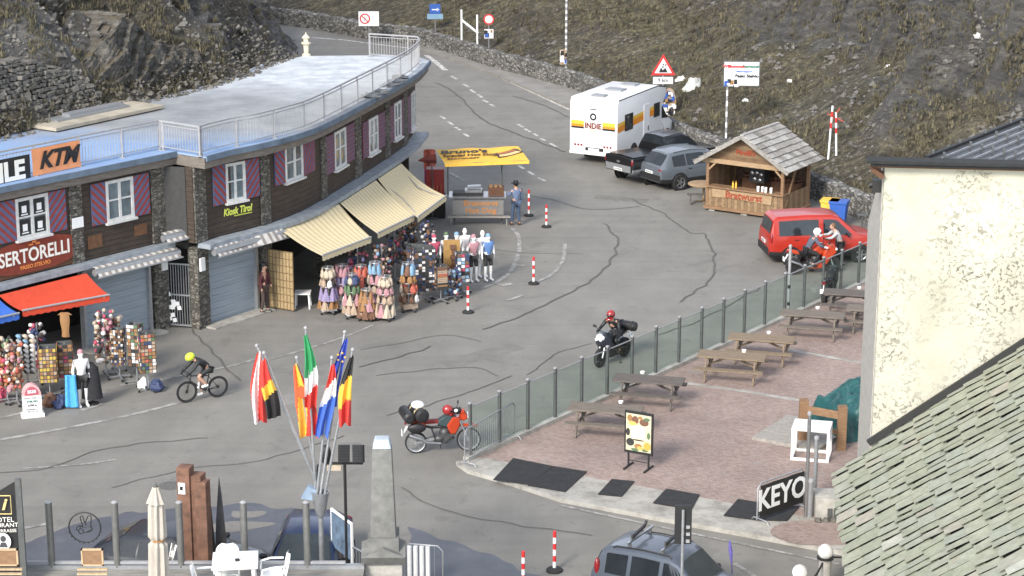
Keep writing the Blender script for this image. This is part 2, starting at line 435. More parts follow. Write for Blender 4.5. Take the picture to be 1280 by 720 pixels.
class MB:
    def __init__(self):
        self.v, self.f, self.m, self.s = [], [], [], []
    def add(self, vs, fs, mi=0, smooth=False):
        n = len(self.v)
        self.v.extend(Vector(p) for p in vs)
        for f in fs:
            self.f.append([n + k for k in f])
            self.m.append(mi)
            self.s.append(smooth)
        return self
    def box(self, x0, y0, z0, x1, y1, z1, mi=0, M=None):
        vs = [(x, y, z) for z in (z0, z1) for y in (y0, y1) for x in (x0, x1)]
        if M is not None:
            vs = [M @ Vector(p) for p in vs]
        return self.add(vs, [(0, 2, 3, 1), (4, 5, 7, 6), (0, 1, 5, 4), (1, 3, 7, 5), (3, 2, 6, 7), (2, 0, 4, 6)], mi)
    def bar(self, p0, p1, w, h, mi=0, up=(0, 0, 1)):
        p0, p1 = Vector(p0), Vector(p1)
        d = (p1 - p0).normalized()
        u = Vector(up)
        if abs(d.dot(u)) > 0.98:
            u = Vector((0, 1, 0))
        a = d.cross(u).normalized() * (w / 2)
        b = a.cross(d).normalized() * (h / 2)
        vs = [p + sa * a + sb * b for p in (p0, p1) for sa, sb in ((-1, -1), (1, -1), (1, 1), (-1, 1))]
        return self.add(vs, [(0, 1, 2, 3), (7, 6, 5, 4), (0, 4, 5, 1), (1, 5, 6, 2), (2, 6, 7, 3), (3, 7, 4, 0)], mi)
    def cyl(self, p0, p1, r0, r1=None, n=8, mi=0, smooth=True):
        r1 = r0 if r1 is None else r1
        return self.tube([p0, p1], [r0, r1], n, mi, smooth)
    def tube(self, pts, r, n=6, mi=0, smooth=True, caps=True, squash=None):
        pts = [Vector(p) for p in pts]
        if not hasattr(r, '__len__'):
            r = [r] * len(pts)
        vs, fs = [], []
        u0 = None
        for k, p in enumerate(pts):
            d = (pts[min(k + 1, len(pts) - 1)] - pts[max(k - 1, 0)])
            d = d.normalized() if d.length > 1e-9 else Vector((0, 0, 1))
            if u0 is None:
                u0 = d.orthogonal().normalized()
            else:
                u0 = (u0 - d * u0.dot(d))
                u0 = u0.normalized() if u0.length > 1e-6 else d.orthogonal().normalized()
            w = d.cross(u0)
            for j in range(n):
                a = 2 * math.pi * j / n
                vs.append(p + (u0 * math.cos(a) + w * math.sin(a)) * r[k])
        for k in range(len(pts) - 1):
            for j in range(n):
                a, b = k * n + j, k * n + (j + 1) % n
                fs.append((a, b, b + n, a + n))
        self.add(vs, fs, mi, smooth)
        if caps:
            self.add(vs[:n], [tuple(reversed(range(n)))], mi)
            self.add(vs[-n:], [tuple(range(n))], mi)
        return self
    def lathe(self, prof, c=(0, 0, 0), n=16, mi=0, axis='Z', smooth=True, M=None):
        c = Vector(c)
        vs, fs = [], []
        for r, z in prof:
            for j in range(n):
                a = 2 * math.pi * j / n
                p = Vector((r * math.cos(a), r * math.sin(a), z))
                if axis == 'Y':
                    p = Vector((p.x, p.z, p.y))
                elif axis == 'X':
                    p = Vector((p.z, p.x, p.y))
                if M is not None:
                    p = M @ p
                vs.append(c + p)
        for k in range(len(prof) - 1):
            for j in range(n):
                a, b = k * n + j, k * n + (j + 1) % n
                fs.append((a, b, b + n, a + n))
        fs.append(tuple(reversed(range(n))))
        fs.append(tuple(range((len(prof) - 1) * n, len(prof) * n)))
        return self.add(vs, fs, mi, smooth)
    def ell(self, c, r, n=12, m=8, mi=0, M=None):
        if not hasattr(r, '__len__'):
            r = (r, r, r)
        prof = [(math.sin(math.pi * k / m), -math.cos(math.pi * k / m)) for k in range(m + 1)]
        prof[0] = (0.02, -1)
        prof[-1] = (0.02, 1)
        S = Matrix.Diagonal(Vector((*r, 1)))
        return self.lathe(prof, c, n, mi, M=(M @ S if M is not None else S))
    def poly(self, pts, mi=0):
        return self.add(pts, [tuple(range(len(pts)))], mi)
    def ext(self, pts, vec, mi=0, smooth=False):
        pts = [Vector(p) for p in pts]
        vec = Vector(vec)
        n = len(pts)
        vs = pts + [p + vec for p in pts]
        fs = [tuple(reversed(range(n))), tuple(range(n, 2 * n))] + [(k, (k + 1) % n, n + (k + 1) % n, n + k) for k in range(n)]
        return self.add(vs, fs, mi, smooth)
    def grid(self, fn, nu, nv, mi=0, smooth=True, two=0.0):
        vs = [fn(i / nu, j / nv) for j in range(nv + 1) for i in range(nu + 1)]
        fs = [(j * (nu + 1) + i, j * (nu + 1) + i + 1, (j + 1) * (nu + 1) + i + 1, (j + 1) * (nu + 1) + i) for j in range(nv) for i in range(nu)]
        if callable(mi):
            n = len(self.v)
            self.v.extend(Vector(p) for p in vs)
            for q, f in enumerate(fs):
                self.f.append([n + k for k in f])
                self.m.append(mi((q % nu + 0.5) / nu, (q // nu + 0.5) / nv))
                self.s.append(smooth)
            return self
        return self.add(vs, fs, mi, smooth)
    def mesh(self, name, mats, inv=None, sharp=40):
        me = bpy.data.meshes.new(name)
        vs = [(inv @ p) if inv is not None else p for p in self.v]
        me.from_pydata([tuple(p) for p in vs], [], self.f)
        if not isinstance(mats, (list, tuple)):
            mats = [mats]
        for m in mats:
            me.materials.append(M_[m] if isinstance(m, str) else m)
        me.polygons.foreach_set('material_index', self.m)
        me.polygons.foreach_set('use_smooth', self.s)
        me.update()
        if any(self.s):
            me.set_sharp_from_angle(angle=R(sharp))
        return me
    def build(self, name, mats, parent=None, w=False, sharp=40, fix=True):
        inv = wm(parent).inverted() if (w and parent is not None) else None
        me = self.mesh(name, mats, inv, sharp)
        if fix:
            import bmesh
            bm = bmesh.new()
            bm.from_mesh(me)
            bmesh.ops.recalc_face_normals(bm, faces=bm.faces)
            bm.to_mesh(me)
            bm.free()
        o = bpy.data.objects.new(name, me)
        col.objects.link(o)
        if parent is not None:
            o.parent = parent
        return o

def tag(o, label=None, cat=None, group=None, kind=None):
    if label: o['label'] = label
    if cat: o['category'] = cat
    if group: o['group'] = group
    if kind: o['kind'] = kind
    return o
def thing(name, label, cat, loc=(0, 0, 0), rz=0.0, group=None):
    o = bpy.data.objects.new(name, None)
    o.empty_display_size = 0.2
    o.location = loc
    o.rotation_euler = (0, 0, rz)
    col.objects.link(o)
    return tag(o, label, cat, group)
KIDS = {}
def dup(o, loc=None, rz=None, label=None, parent=None, group=None):
    c = o.copy()
    col.objects.link(c)
    if parent is not None:
        c.parent = parent
    for ch in [x for x in o.children]:
        dup(ch, parent=c)
    if loc is not None:
        c.location = loc
    if rz is not None:
        c.rotation_euler = (0, 0, rz)
    if label: c['label'] = label
    if group: c['group'] = group
    return c
def struct(o):
    o['kind'] = 'structure'
    return o
FRAMEZ = Vector((0, 0, 1))
def face_frame(o, dirx, up=FRAMEZ):
    """matrix with local x along dirx, local y up, local z out of the face"""
    x = Vector(dirx).normalized()
    u = Vector(up)
    z = x.cross(u).normalized()
    y = z.cross(x).normalized()
    m = Matrix((x, y, z)).transposed().to_4x4()
    m.translation = Vector(o)
    return m
def text(body, size, M, m, parent, name='lettering', bold=0.0, ext=0.003, align='CENTER', shear=0.0, space=1.0, sx=1.0):
    c = bpy.data.curves.new(name, 'FONT')
    c.body = body
    c.size = size
    c.align_x = align
    c.align_y = 'CENTER'
    c.extrude = ext
    c.offset = bold
    c.shear = shear
    c.space_character = space
    c.resolution_u = 3
    c.materials.append(M_[m])
    t = bpy.data.objects.new(name, c)
    col.objects.link(t)
    bpy.context.view_layer.update()
    me = bpy.data.meshes.new_from_object(t.evaluated_get(bpy.context.evaluated_depsgraph_get()))
    bpy.data.objects.remove(t)
    if not me.materials:
        me.materials.append(M_[m])
    o = bpy.data.objects.new(name, me)
    col.objects.link(o)
    inv = wm(parent).inverted() if parent is not None else Matrix.Identity(4)
    me.transform(inv @ M @ Matrix.Diagonal((sx, 1, 1, 1)))
    o.parent = parent
    return o

# ================================================================ GROUND, ROADS, HILLS
def sheet(name, pts, z, m, thick=0.0):
    b = MB()
    if thick:
        b.ext([(p[0], p[1], z - thick) for p in pts], (0, 0, thick))
    else:
        b.poly([(p[0], p[1], z) for p in pts])
    return struct(b.build(name, m, fix=bool(thick)))
struct(MB().poly([(-160, -60, 0), (160, -60, 0), (160, 260, 0), (-160, 260, 0)]).build('ground', 'asphalt', fix=False))

def gp(pts, z=0.0):
    return [G(x, y, z) for x, y in pts]
def strip(b, pts, w, z=0.004, mi=0):
    """a flat ribbon along ground points"""
    P = [Vector((p[0], p[1], z)) for p in pts]
    L, Rr = [], []
    for k, p in enumerate(P):
        d = (P[min(k + 1, len(P) - 1)] - P[max(k - 1, 0)]).normalized()
        n = Vector((-d.y, d.x, 0)) * (w[k] if hasattr(w, '__len__') else w) / 2
        L.append(p + n)
        Rr.append(p - n)
    for k in range(len(P) - 1):
        b.poly([Rr[k], Rr[k + 1], L[k + 1], L[k]], mi)
def smooth_line(pts, n=8, wob=0.0, seed=0):
    P = [Vector(p) for p in pts]
    out = []
    for k in range(len(P) - 1):
        p0, p1, p2, p3 = P[max(k - 1, 0)], P[k], P[k + 1], P[min(k + 2, len(P) - 1)]
        for j in range(n):
            t = j / n
            q = 0.5 * ((2 * p1) + (p2 - p0) * t + (2 * p0 - 5 * p1 + 4 * p2 - p3) * t * t + (3 * p1 - p0 - 3 * p2 + p3) * t ** 3)
            if wob:
                q = q + Vector((noise.noise(q * 1.3 + Vector((seed, 0, 0))), noise.noise(q * 1.3 + Vector((0, seed, 9))), 0)) * wob
            out.append(q)
    out.append(P[-1])
    return out

# road markings
mk = MB()
for pts, w in [([(528, 61), (590, 82), (650, 108), (712, 137)], 0.22), ([(390, 47), (430, 50), (460, 54), (510, 60)], 0.22),
               ([(533, 69), (545, 78), (557, 88)], 0.32)]:
    strip(mk, smooth_line(gp(pts)), w)
for a, c in [((564, 95), (571, 99)), ((579, 105), (586, 109)), ((588, 112), (594, 116)), ((597, 118), (603, 122)), ((604, 125), (610, 128)), ((612, 130), (618, 133)),
             ((647, 155), (654, 159)), ((656, 161), (663, 165)), ((667, 167), (672, 170)), ((676, 173), (682, 176)), ((688, 179), (696, 184)), ((551, 145), (557, 149)), ((560, 152), (566, 156)), ((569, 159), (576, 163)), ((580, 167), (586, 171)), ((648, 207), (655, 211)), ((660, 214), (668, 219)), ((673, 222), (681, 226))]:
    strip(mk, gp([a, c]), 0.16)
struct(mk.build('road_marking', 'road_paint', fix=False))
mk = MB()
MZ = .0095
for pts, w in [([(0, 550), (100, 532), (180, 515), (232, 501)], 0.17), ([(0, 523), (60, 508), (130, 490)], 0.14), ([(150, 482), (200, 475), (235, 468)], 0.13),
               ([(268, 462), (300, 455), (325, 447)], 0.13), ([(330, 452), (420, 425), (470, 405)], 0.10), ([(600, 362), (633, 345), (648, 318), (648, 296), (640, 285)], 0.17),
               ([(665, 355), (690, 343), (704, 325), (706, 305)], 0.15), ([(102, 513), (128, 505)], 0.2), ([(28, 586), (100, 581), (145, 575)], 0.10),
               ([(22, 662), (48, 657), (62, 655)], 0.16), ([(610, 352), (630, 357)], 0.2), ([(626, 357), (640, 355)], 0.3), ([(640, 331), (656, 332)], 0.25), ([(634, 376), (655, 369)], 0.14),
               ([(700, 632), (830, 660), (945, 684), (1050, 706)], 0.10), ([(918, 705), (950, 725)], 0.12), ([(560, 215), (580, 226)], 0.18)]:
    MZ += .0004
    strip(mk, smooth_line(gp(pts), 5), w, MZ)
struct(mk.build('road_marking', 'faded_paint', fix=False))
ck = MB()
for k, (pts, w) in enumerate([([(545, 104), (563, 112), (585, 132), (604, 150), (640, 165), (690, 184), (706, 190)], 0.16), ([(603, 412), (650, 396), (700, 372), (740, 350), (768, 318), (770, 296), (756, 280)], 0.13),
                              ([(880, 292), (892, 318), (890, 345), (870, 364), (850, 378)], 0.12), ([(445, 460), (500, 446), (538, 433)], 0.10), ([(620, 470), (590, 460), (540, 462), (470, 470)], 0.06),
                              ([(450, 438), (520, 425), (560, 420), (600, 428)], 0.05), ([(0, 592), (60, 585), (140, 560), (260, 548)], 0.06), ([(140, 610), (220, 590), (330, 575), (430, 545)], 0.05),
                              ([(240, 412), (262, 436), (280, 458), (300, 476)], 0.08), ([(640, 240), (690, 250), (740, 262), (800, 258)], 0.07), ([(560, 300), (640, 315), (730, 318)], 0.05),
                              ([(790, 250), (830, 268), (860, 290), (880, 292)], 0.08), ([(640, 120), (680, 132), (720, 152)], 0.10), ([(660, 470), (700, 440), (740, 430)], 0.05), ([(480, 520), (560, 500), (640, 470)], 0.06),
                              ([(820, 420), (880, 398), (950, 360)], 0.06), ([(500, 610), (560, 640), (640, 655), (740, 670)], 0.06)]):
    strip(ck, smooth_line(gp(pts), 7, 0.16, k * 3.1), w * 0.62, 0.0182 + .0004 * k)
struct(ck.build('road_crack', 'crack_fill', fix=False))

# terrace floor in front of the bar, its pale stone kerb, the pavement along the parapet
inner = gp([(604, 572), (690, 588), (760, 601), (830, 613), (940, 634), (1050, 654)], 0.12)
outer = gp([(570, 582), (584, 592), (640, 608), (700, 628), (830, 653), (945, 674), (1050, 694), (1110, 706)], 0.0)
FA, FB = G(588, 579), G(1094, 352)
sheet('pavement', [(p.x, p.y) for p in outer] + [(12.5, 48.5), (12.5, 52.0)] + [(p.x, p.y) for p in reversed(inner)], 0.12, 'kerb_concrete', 0.16)
sheet('terrace_paving', [(p.x, p.y) for p in inner] + [(12.5, 52.0), (17.5, 66.0), (FB.x + 0.8, FB.y + 0.7), (FB.x, FB.y), (FA.x, FA.y)], 0.124, 'pavers', 0.16)
tl = MB()
for pts, w in [([(858, 479), (930, 489), (1002, 501)], 0.22), ([(985, 437), (1040, 447), (1090, 456)], 0.20), ([(1050, 408), (1095, 416)], 0.16)]:
    strip(tl, gp(pts, 0.124), w, 0.128)
struct(tl.build('terrace_band', 'kerb_concrete', fix=False))
rd = MB()
c0 = G(1025, 666, 0.12)
rd.poly([(c0.x + 1.25 * math.cos(a * math.pi / 12), c0.y + 0.85 * math.sin(a * math.pi / 12), 0.126) for a in range(24)])
struct(rd.build('paving_circle', 'pavers', fix=False))
kb = MB()
KW = gp([(505, 62), (525, 66), (585, 86), (640, 109), (700, 136), (760, 162), (850, 205)])
KW = smooth_line([q + Vector((.42, .2, 0)) for q in KW], 4)
for k in range(len(KW) - 1):
    a, c = KW[k].copy(), KW[k + 1].copy()
    n = Vector((-(c - a).y, (c - a).x, 0)).normalized()
    if n.x < 0: n = -n
    b0 = [a, c, c + n * 2.2, a + n * 2.2]
    kb.ext([(p.x, p.y, -0.05) for p in b0], (0, 0, 0.17 + 0.0002 * k))
struct(kb.build('roadside_pavement', plain('pavement_grey', (.235, .225, .205), .9, var=.2, scale=1.2)))

# stone parapet along the road
WALL = [Vector(p) for p in [(-19, 143, 0), (-13.1, 137.5, 0), (-9.5, 133.5, 0), (-5.6, 130.0, 0), (-0.93, 121.2, 0), (4.3, 112.0, 0), (7.9, 99.4, 0), (12.6, 88.0, 0), (14.9, 82.0, 0), (18.5, 71.5, 0), (21, 64, 0)]]
WS = smooth_line(WALL, 10)
def parapet():
    o = thing('stone_wall', 'long rubble stone parapet wall along the outer edge of the road', 'wall', tuple(WALL[5]))
    b = MB()
    prof = [(-0.28, 0.0), (-0.27, 0.35), (-0.28, 0.7), (-0.25, 0.98), (-0.12, 1.06), (0.12, 1.06), (0.25, 0.98), (0.3, 0.5), (0.32, 0.0)]
    dense = []
    for k in range(len(WS) - 1):
        for j in range(3):
            dense.append(WS[k].lerp(WS[k + 1], j / 3))
    dense.append(WS[-1])
    vs, fs = [], []
    for k, p in enumerate(dense):
        d = (dense[min(k + 1, len(dense) - 1)] - dense[max(k - 1, 0)]).normalized()
        n = Vector((-d.y, d.x, 0))
        if n.x > 0: n = -n
        for (s, z) in prof:
            q = p - n * s + Vector((0, 0, z))
            j = noise.noise(q * 2.6) * 0.10
            q += -n * j + Vector((0, 0, (noise.noise(q * 1.9 + Vector((7, 0, 0))) * 0.11) if z > 0.6 else 0))
            vs.append(q)
    m = len(prof)
    for k in range(len(dense) - 1):
        for j in range(m - 1):
            a = k * m + j
            fs.append((a, a + 1, a + m + 1, a + m))
    b.add(vs, fs, 0, True)
    b.build('masonry', 'rubble_stone', o, w=True, sharp=35)
parapet()

def seg_dist(px, py, P):
    best, sgn = 1e9, 1
    for k in range(len(P) - 1):
        ax, ay, bx, by = P[k][0], P[k][1], P[k + 1][0], P[k + 1][1]
        dx, dy = bx - ax, by - ay
        t = max(0, min(1, ((px - ax) * dx + (py - ay) * dy) / (dx * dx + dy * dy)))
        qx, qy = ax + t * dx, ay + t * dy
        d = math.hypot(px - qx, py - qy)
        if d < best:
            best = d
            sgn = 1 if dx * (py - ay) - dy * (px - ax) > 0 else -1
    return best * sgn
def fbm(v, o=5):
    return noise.fractal(v, 0.9, 2.1, o)
# hillside across the parapet
def slope_pt(px, py):
    for k in range(400):
        y = 80 + k * .3
        p = D(px, py, y)
        d = seg_dist(p.x, p.y, [(q.x, q.y) for q in WALL] + [(25, 52)])
        if d > 0 and p.z < -0.25 + 0.40 * d:
            return p
    return D(px, py, 150)
CRAGS = [(*slope_pt(px, py).xy, r) for px, py, r in ((1128, 140, 2.6), (1215, 85, 4.0), (1265, 120, 3.4), (1030, 32, 4.5), (1085, 175, 2.0), (1118, 195, 2.4), (1190, 30, 3.0), (965, 20, 2.4), (790, 95, 1.0))]
def far_hill():
    b = MB()
    X0, X1, Y0, Y1, st = -45.0, 75.0, 62.0, 215.0, 0.95
    nx, ny = int((X1 - X0) / st), int((Y1 - Y0) / st)
    WP = [(p.x, p.y) for p in WALL]
    WP = [(-45, 170)] + WP + [(25, 52)]
    idx, vs, rk = {}, [], []
    for j in range(ny + 1):
        for i in range(nx + 1):
            x, y = X0 + i * st, Y0 + j * st
            d = seg_dist(x, y, WP)
            if d < -0.35 or d > 88:
                continue
            v = Vector((x, y, 0))
            u = (x * 0.92 + y * 0.40)          # away from the wall
            w = (-x * 0.40 + y * 0.92)         # along it
            amp = min(1.0, max(0.0, (d - 0.8) / 10))
            gul = fbm(Vector((u * 0.028, w * 0.11, 3.0)), 5)
            rg = 1 - abs(noise.noise(Vector((w * 0.075 + 2, u * 0.03, 1.7)))) * 2
            z = -0.25 + 0.40 * max(d, 0) + amp * (1.3 * gul + 1.2 * max(0, rg) ** 2)
            rocky = max(0.0, fbm(Vector((x * 0.055 + 9, y * 0.05, 4)), 4) + 0.010 * (x - 12))
            for (rx, ry, rr) in CRAGS:
                rocky += .85 * math.exp(-((x - rx) ** 2 + ((y - ry) * .75) ** 2) / (rr * rr)) * (0.55 + fbm(Vector((x * .25, y * .25, 8)), 4))
            rocky = max(0.0, rocky)
            z += amp * rocky * 2.6 * (0.4 + abs(fbm(Vector((x * 0.28, y * 0.28, 1)), 5)))
            z += min(1, max(0, d - 0.5)) * 0.22 * fbm(v * 0.55, 4)
            # ledges where rock crops out
            if rocky > 0.25:
                q = 2.4
                zz = z / q + 0.35 * noise.noise(Vector((x * 0.12, y * 0.12, 0)))
                z += amp * min(1, (rocky - 0.25) * 3) * q * 0.30 * (math.sin(zz * 2 * math.pi) / 1.0)
            idx[(i, j)] = len(vs)
            rk.append(min(1.0, max(0.0, rocky * 1.5 * amp)))
            vs.append((x, y, max(z, -0.3)))
    fs = []
    for (i, j), a in idx.items():
        q = [(i, j), (i + 1, j), (i + 1, j + 1), (i, j + 1)]
        if all(k in idx for k in q):
            fs.append(tuple(idx[k] for k in q))
    b.add(vs, fs, 0, True)
    global FAR_BVH
    from mathutils.bvhtree import BVHTree
    FAR_BVH = BVHTree.FromPolygons([Vector(q) for q in vs], fs)
    o = struct(b.build('hillside', 'hillside_far', sharp=180, fix=False))
    o.data.attributes.new('rockiness', 'FLOAT', 'POINT').data.foreach_set('value', rk)
FAR = far_hill()
HB = [(-60, 30), (-30, 55), (-18.6, 67.8), (-17.4, 69.4), (-13.9, 76.2), (-11.3, 80.8), (-10.0, 85.2), (-9.2, 89.0), (-9.6, 96), (-11.3, 112), (-12.9, 128), (-15.5, 139), (-26, 152), (-45, 170)]
def near_hill():
    b = MB()
    X0, X1, Y0, Y1, st = -60.0, -8.0, 48.0, 172.0, 0.55
    nx, ny = int((X1 - X0) / st), int((Y1 - Y0) / st)
    idx, vs, rk = {}, [], []
    for j in range(ny + 1):
        for i in range(nx + 1):
            x, y = X0 + i * st, Y0 + j * st
            d = seg_dist(x, y, HB)
            if d < -0.4 or d > 45:
                continue
            hb = 6.02 if y < 84 else max(0.0, 6.02 * (1 - (y - 84) / 9.0))
            if y > 84: hb = hb - 0.1
            amp = min(1.0, max(0.0, d) / 2.2)
            v = Vector((x, y, 0))
            # tilted strata: saw-tooth ledges
            t = (x * 0.55 + y * 0.35)
            ro = fbm(Vector((x * 0.11, y * 0.11, 2.0)), 5)
            z = hb - 0.12 + (0.85 if y < 86 else 1.15) * max(d, 0) + amp * (1.2 * ro)
            rock = max(0.0, noise.noise(Vector((x * 0.13 + 3.3, y * 0.10 + 1.0, 5))) + 0.30)
            zz = (z + 0.45 * x - 0.1 * y) / 1.35 + 0.4 * noise.noise(v * 0.3)
            saw = zz - math.floor(zz)
            z += amp * rock * 1.9 * (saw ** 2.5 - 0.3)
            z += amp * 0.5 * fbm(v * 0.9 + Vector((0, 0, 3)), 5) * (0.6 + rock)
            cut = seg_dist(x, y, HB)
            if cut < 1.6:
                z = max(hb - 0.12, z - 0.2)
            idx[(i, j)] = len(vs)
            rk.append(min(1.0, rock * 0.95))
            vs.append((x, y, z if d > -0.1 else min(z, hb - 0.15)))
    fs = []
    for (i, j), a in idx.items():
        q = [(i, j), (i + 1, j), (i + 1, j + 1), (i, j + 1)]
        if all(k in idx for k in q):
            fs.append(tuple(idx[k] for k in q))
    b.add(vs, fs, 0, True)
    global NEAR_BVH
    from mathutils.bvhtree import BVHTree
    NEAR_BVH = BVHTree.FromPolygons([Vector(q) for q in vs], fs)
    o = struct(b.build('hillside', 'hillside_near', sharp=50, fix=False))
    o.data.attributes.new('rockiness', 'FLOAT', 'POINT').data.foreach_set('value', rk)
near_hill()

def rock_mesh(r, seed, flat=0.7):
    b = MB()
    def fn(u, v):
        a, t = u * 2 * math.pi, v * math.pi
        p = Vector((math.sin(t) * math.cos(a), math.sin(t) * math.sin(a), -math.cos(t)))
        k = 1 + 0.55 * noise.noise(p * 1.4 + Vector((seed, 0, 0))) + 0.25 * noise.noise(p * 3.3 + Vector((0, seed, 0)))
        q = p * k
        q = Vector((round(q.x * 2.2) / 2.2 * 0.45 + q.x * 0.55, q.y, round(q.z * 2.2) / 2.2 * 0.45 + q.z * 0.55))
        return Vector((q.x * r, q.y * r, q.z * r * flat))
    b.grid(fn, 14, 9)
    return b
def tilted_outcrop(label, A, B, H, back, seed):
    """one weathered crag: a bulging face stepped along slanting beds"""
    A, B = Vector(A), Vector(B)
    t = thing('rock_outcrop', label, 'rock outcrop', tuple(A.lerp(B, .5)))
    d = (B - A).normalized(); n = Vector((d.y, -d.x, 0)); L = (B - A).length
    bed = (n * .25 - d * .42 + Vector((0, 0, .87))).normalized()
    def fn(u, v):
        env = (math.sin(math.pi * min(1, max(0, u))) ** .45)
        hh = H * env * (.80 + .35 * noise.noise(Vector((u * 3.2, seed, 0))))
        w = v * 1.5
        out = .9 * math.sin(min(1, w) * math.pi * .5 + .35) * env if w < 1 else .9 * env * (1 - (w - 1) * 2.2)
        z = hh * min(1, w) - .3
        p = A + d * (L * u) + n * (out - .55 * z - (back * (w - 1) * 2 if w > 1 else 0)) + Vector((0, 0, z + (.25 * (w - 1) if w > 1 else 0)))
        k = p.dot(bed) * 2.1 + .55 * noise.noise(p * .5 + Vector((seed, 0, 0)))
        f = k - math.floor(k)
        step = (f ** 1.8) - .35
        k2 = p.dot(bed) * 6.3 + noise.noise(p * .9)
        f2 = k2 - math.floor(k2)
        jn = abs(noise.noise(Vector((p.dot(d) * 1.1, p.z * .35, seed))))
        off = env * (.34 * step + .09 * f2 + .35 * noise.noise(p * .7 + Vector((0, 0, seed))) - .22 * max(0, .12 - jn) / .12 + .10 * fbm(p * 2.2, 3))
        return p + (n * .85 + Vector((0, 0, .5))) * off
    b = MB(); b.grid(fn, 130, 64); b.build('strata', 'strata_rock', t, w=True, sharp=28, fix=False)
sr_ = NT('strata_rock', 0.92)
bz = sr_.coord((.35, 1.1, 3.4), (R(24), R(-24), R(61)))
lay = sr_.noise(bz, 1.5, 9, .72, .35)
spk = sr_.noise(sr_.coord(), 2.0, 8, .75)
cc = sr_.ramp(lay, [(.30, (.028, .026, .024)), (.44, (.085, .080, .071)), (.56, (.135, .127, .113)), (.70, (.235, .222, .20))])
cc = sr_.mix(.7, cc, sr_.ramp(spk, [(.3, (.16, .16, .16)), (.7, (.74, .73, .70))]), 'OVERLAY')
ge_ = sr_.t.nodes.new('ShaderNodeNewGeometry')
cc = sr_.mix(sr_.math('MULTIPLY', sr_.g(sr_.sep(ge_.outputs['Normal'])[2], .72, .92), sr_.g(spk, .42, .55)), cc, (.115, .088, .050))
sr_.color(cc); sr_.bump(sr_.math('ADD', lay, sr_.math('MULTIPLY', spk, .5)), 1.0, .16)
def rock8(b, p, r, rg, mi):
    a = rg.uniform(0, 3.14); A, B = Vector((math.cos(a), math.sin(a), rg.uniform(-.3, .3))), Vector((-math.sin(a), math.cos(a), rg.uniform(-.3, .3)))
    u = lambda: r * rg.uniform(.6, 1.35)
    b.add([p + A * u(), p - A * u(), p + B * u(), p - B * u(), p + Vector((u() * .3, u() * .3, u() * .8)), p - Vector((0, 0, r))], [(0, 2, 4), (2, 1, 4), (1, 3, 4), (3, 0, 4), (2, 0, 5), (1, 2, 5), (3, 1, 5), (0, 3, 5)], mi)
def scree():
    rg = random.Random(5)
    b = MB()
    foot = [Vector(p).to_3d() for p in HB[2:9]]
    P_ = smooth_line(foot, 12)
    for i in range(1800):
        k = rg.randrange(len(P_) - 1)
        p = P_[k].lerp(P_[k + 1], rg.random())
        d = (P_[k + 1] - P_[k]).normalized(); n = Vector((-d.y, d.x, 0))
        off = abs(rg.gauss(0, .8)) - .25
        if p.y > 88: continue
        q = p + n * off
        z = 6.0 + max(0, off) * .85
        r = rg.choice((.02, .025, .03, .04, .05, .06, .10)) * rg.uniform(.7, 1.3)
        rock8(b, Vector((q.x, q.y, z)), r * 1.25, rg, rg.choice((0, 0, 1)))
    o = b.build('scree', ['boulder_dark', plain('scree_brown', (.085, .078, .066), .9, var=.5, scale=3)]); o['kind'] = 'stuff'
plain('boulder', (0.30, 0.29, 0.27), 0.9, var=0.45, scale=2.5, bump=0.8, bscale=5, bdist=0.1)
plain('boulder_white', (0.62, 0.62, 0.59), 0.9, var=0.35, scale=2.5, bump=0.8, bscale=5, bdist=0.1)
plain('boulder_dark', (0.125, 0.117, 0.102), 0.9, var=0.5, scale=1.6, bump=1.0, bscale=3, bdist=0.15)

tilted_outcrop('big layered rock outcrop with slanting beds behind the roof hatch', (-16.4, 74.9, 5.9), (-12.0, 82.4, 5.9), 3.4, 1.6, 2.0)
tilted_outcrop('smaller layered crag high on the slope above the dry stone wall', (-19.6, 76.5, 9.2), (-15.8, 82.5, 9.4), 2.0, 1.2, 6.0)
scree()
# wet, darker asphalt where the cars stand
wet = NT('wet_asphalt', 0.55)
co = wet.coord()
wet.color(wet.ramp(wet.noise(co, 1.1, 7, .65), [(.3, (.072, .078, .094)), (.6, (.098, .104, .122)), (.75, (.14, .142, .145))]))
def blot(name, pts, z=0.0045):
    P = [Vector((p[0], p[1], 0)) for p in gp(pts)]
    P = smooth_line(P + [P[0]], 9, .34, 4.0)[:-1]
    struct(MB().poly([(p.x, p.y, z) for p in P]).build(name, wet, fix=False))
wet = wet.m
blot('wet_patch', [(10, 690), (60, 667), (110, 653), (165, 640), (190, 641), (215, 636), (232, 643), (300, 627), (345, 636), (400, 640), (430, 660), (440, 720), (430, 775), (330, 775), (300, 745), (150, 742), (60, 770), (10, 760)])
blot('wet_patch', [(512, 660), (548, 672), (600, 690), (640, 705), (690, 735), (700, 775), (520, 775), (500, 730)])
dry = MB()
for pts in ([(160, 668), (215, 656), (235, 657), (300, 652), (345, 655), (300, 664), (230, 668), (170, 676)], [(75, 712), (120, 690), (150, 684), (152, 700), (110, 720)], [(290, 640), (330, 639), (328, 645), (292, 648)]):
    P = smooth_line(gp(pts + [pts[0]]), 5, .1, 2.0)[:-1]
    dry.poly([(p.x, p.y, .0085) for p in P])
struct(dry.build('dry_patch', 'asphalt', fix=False))

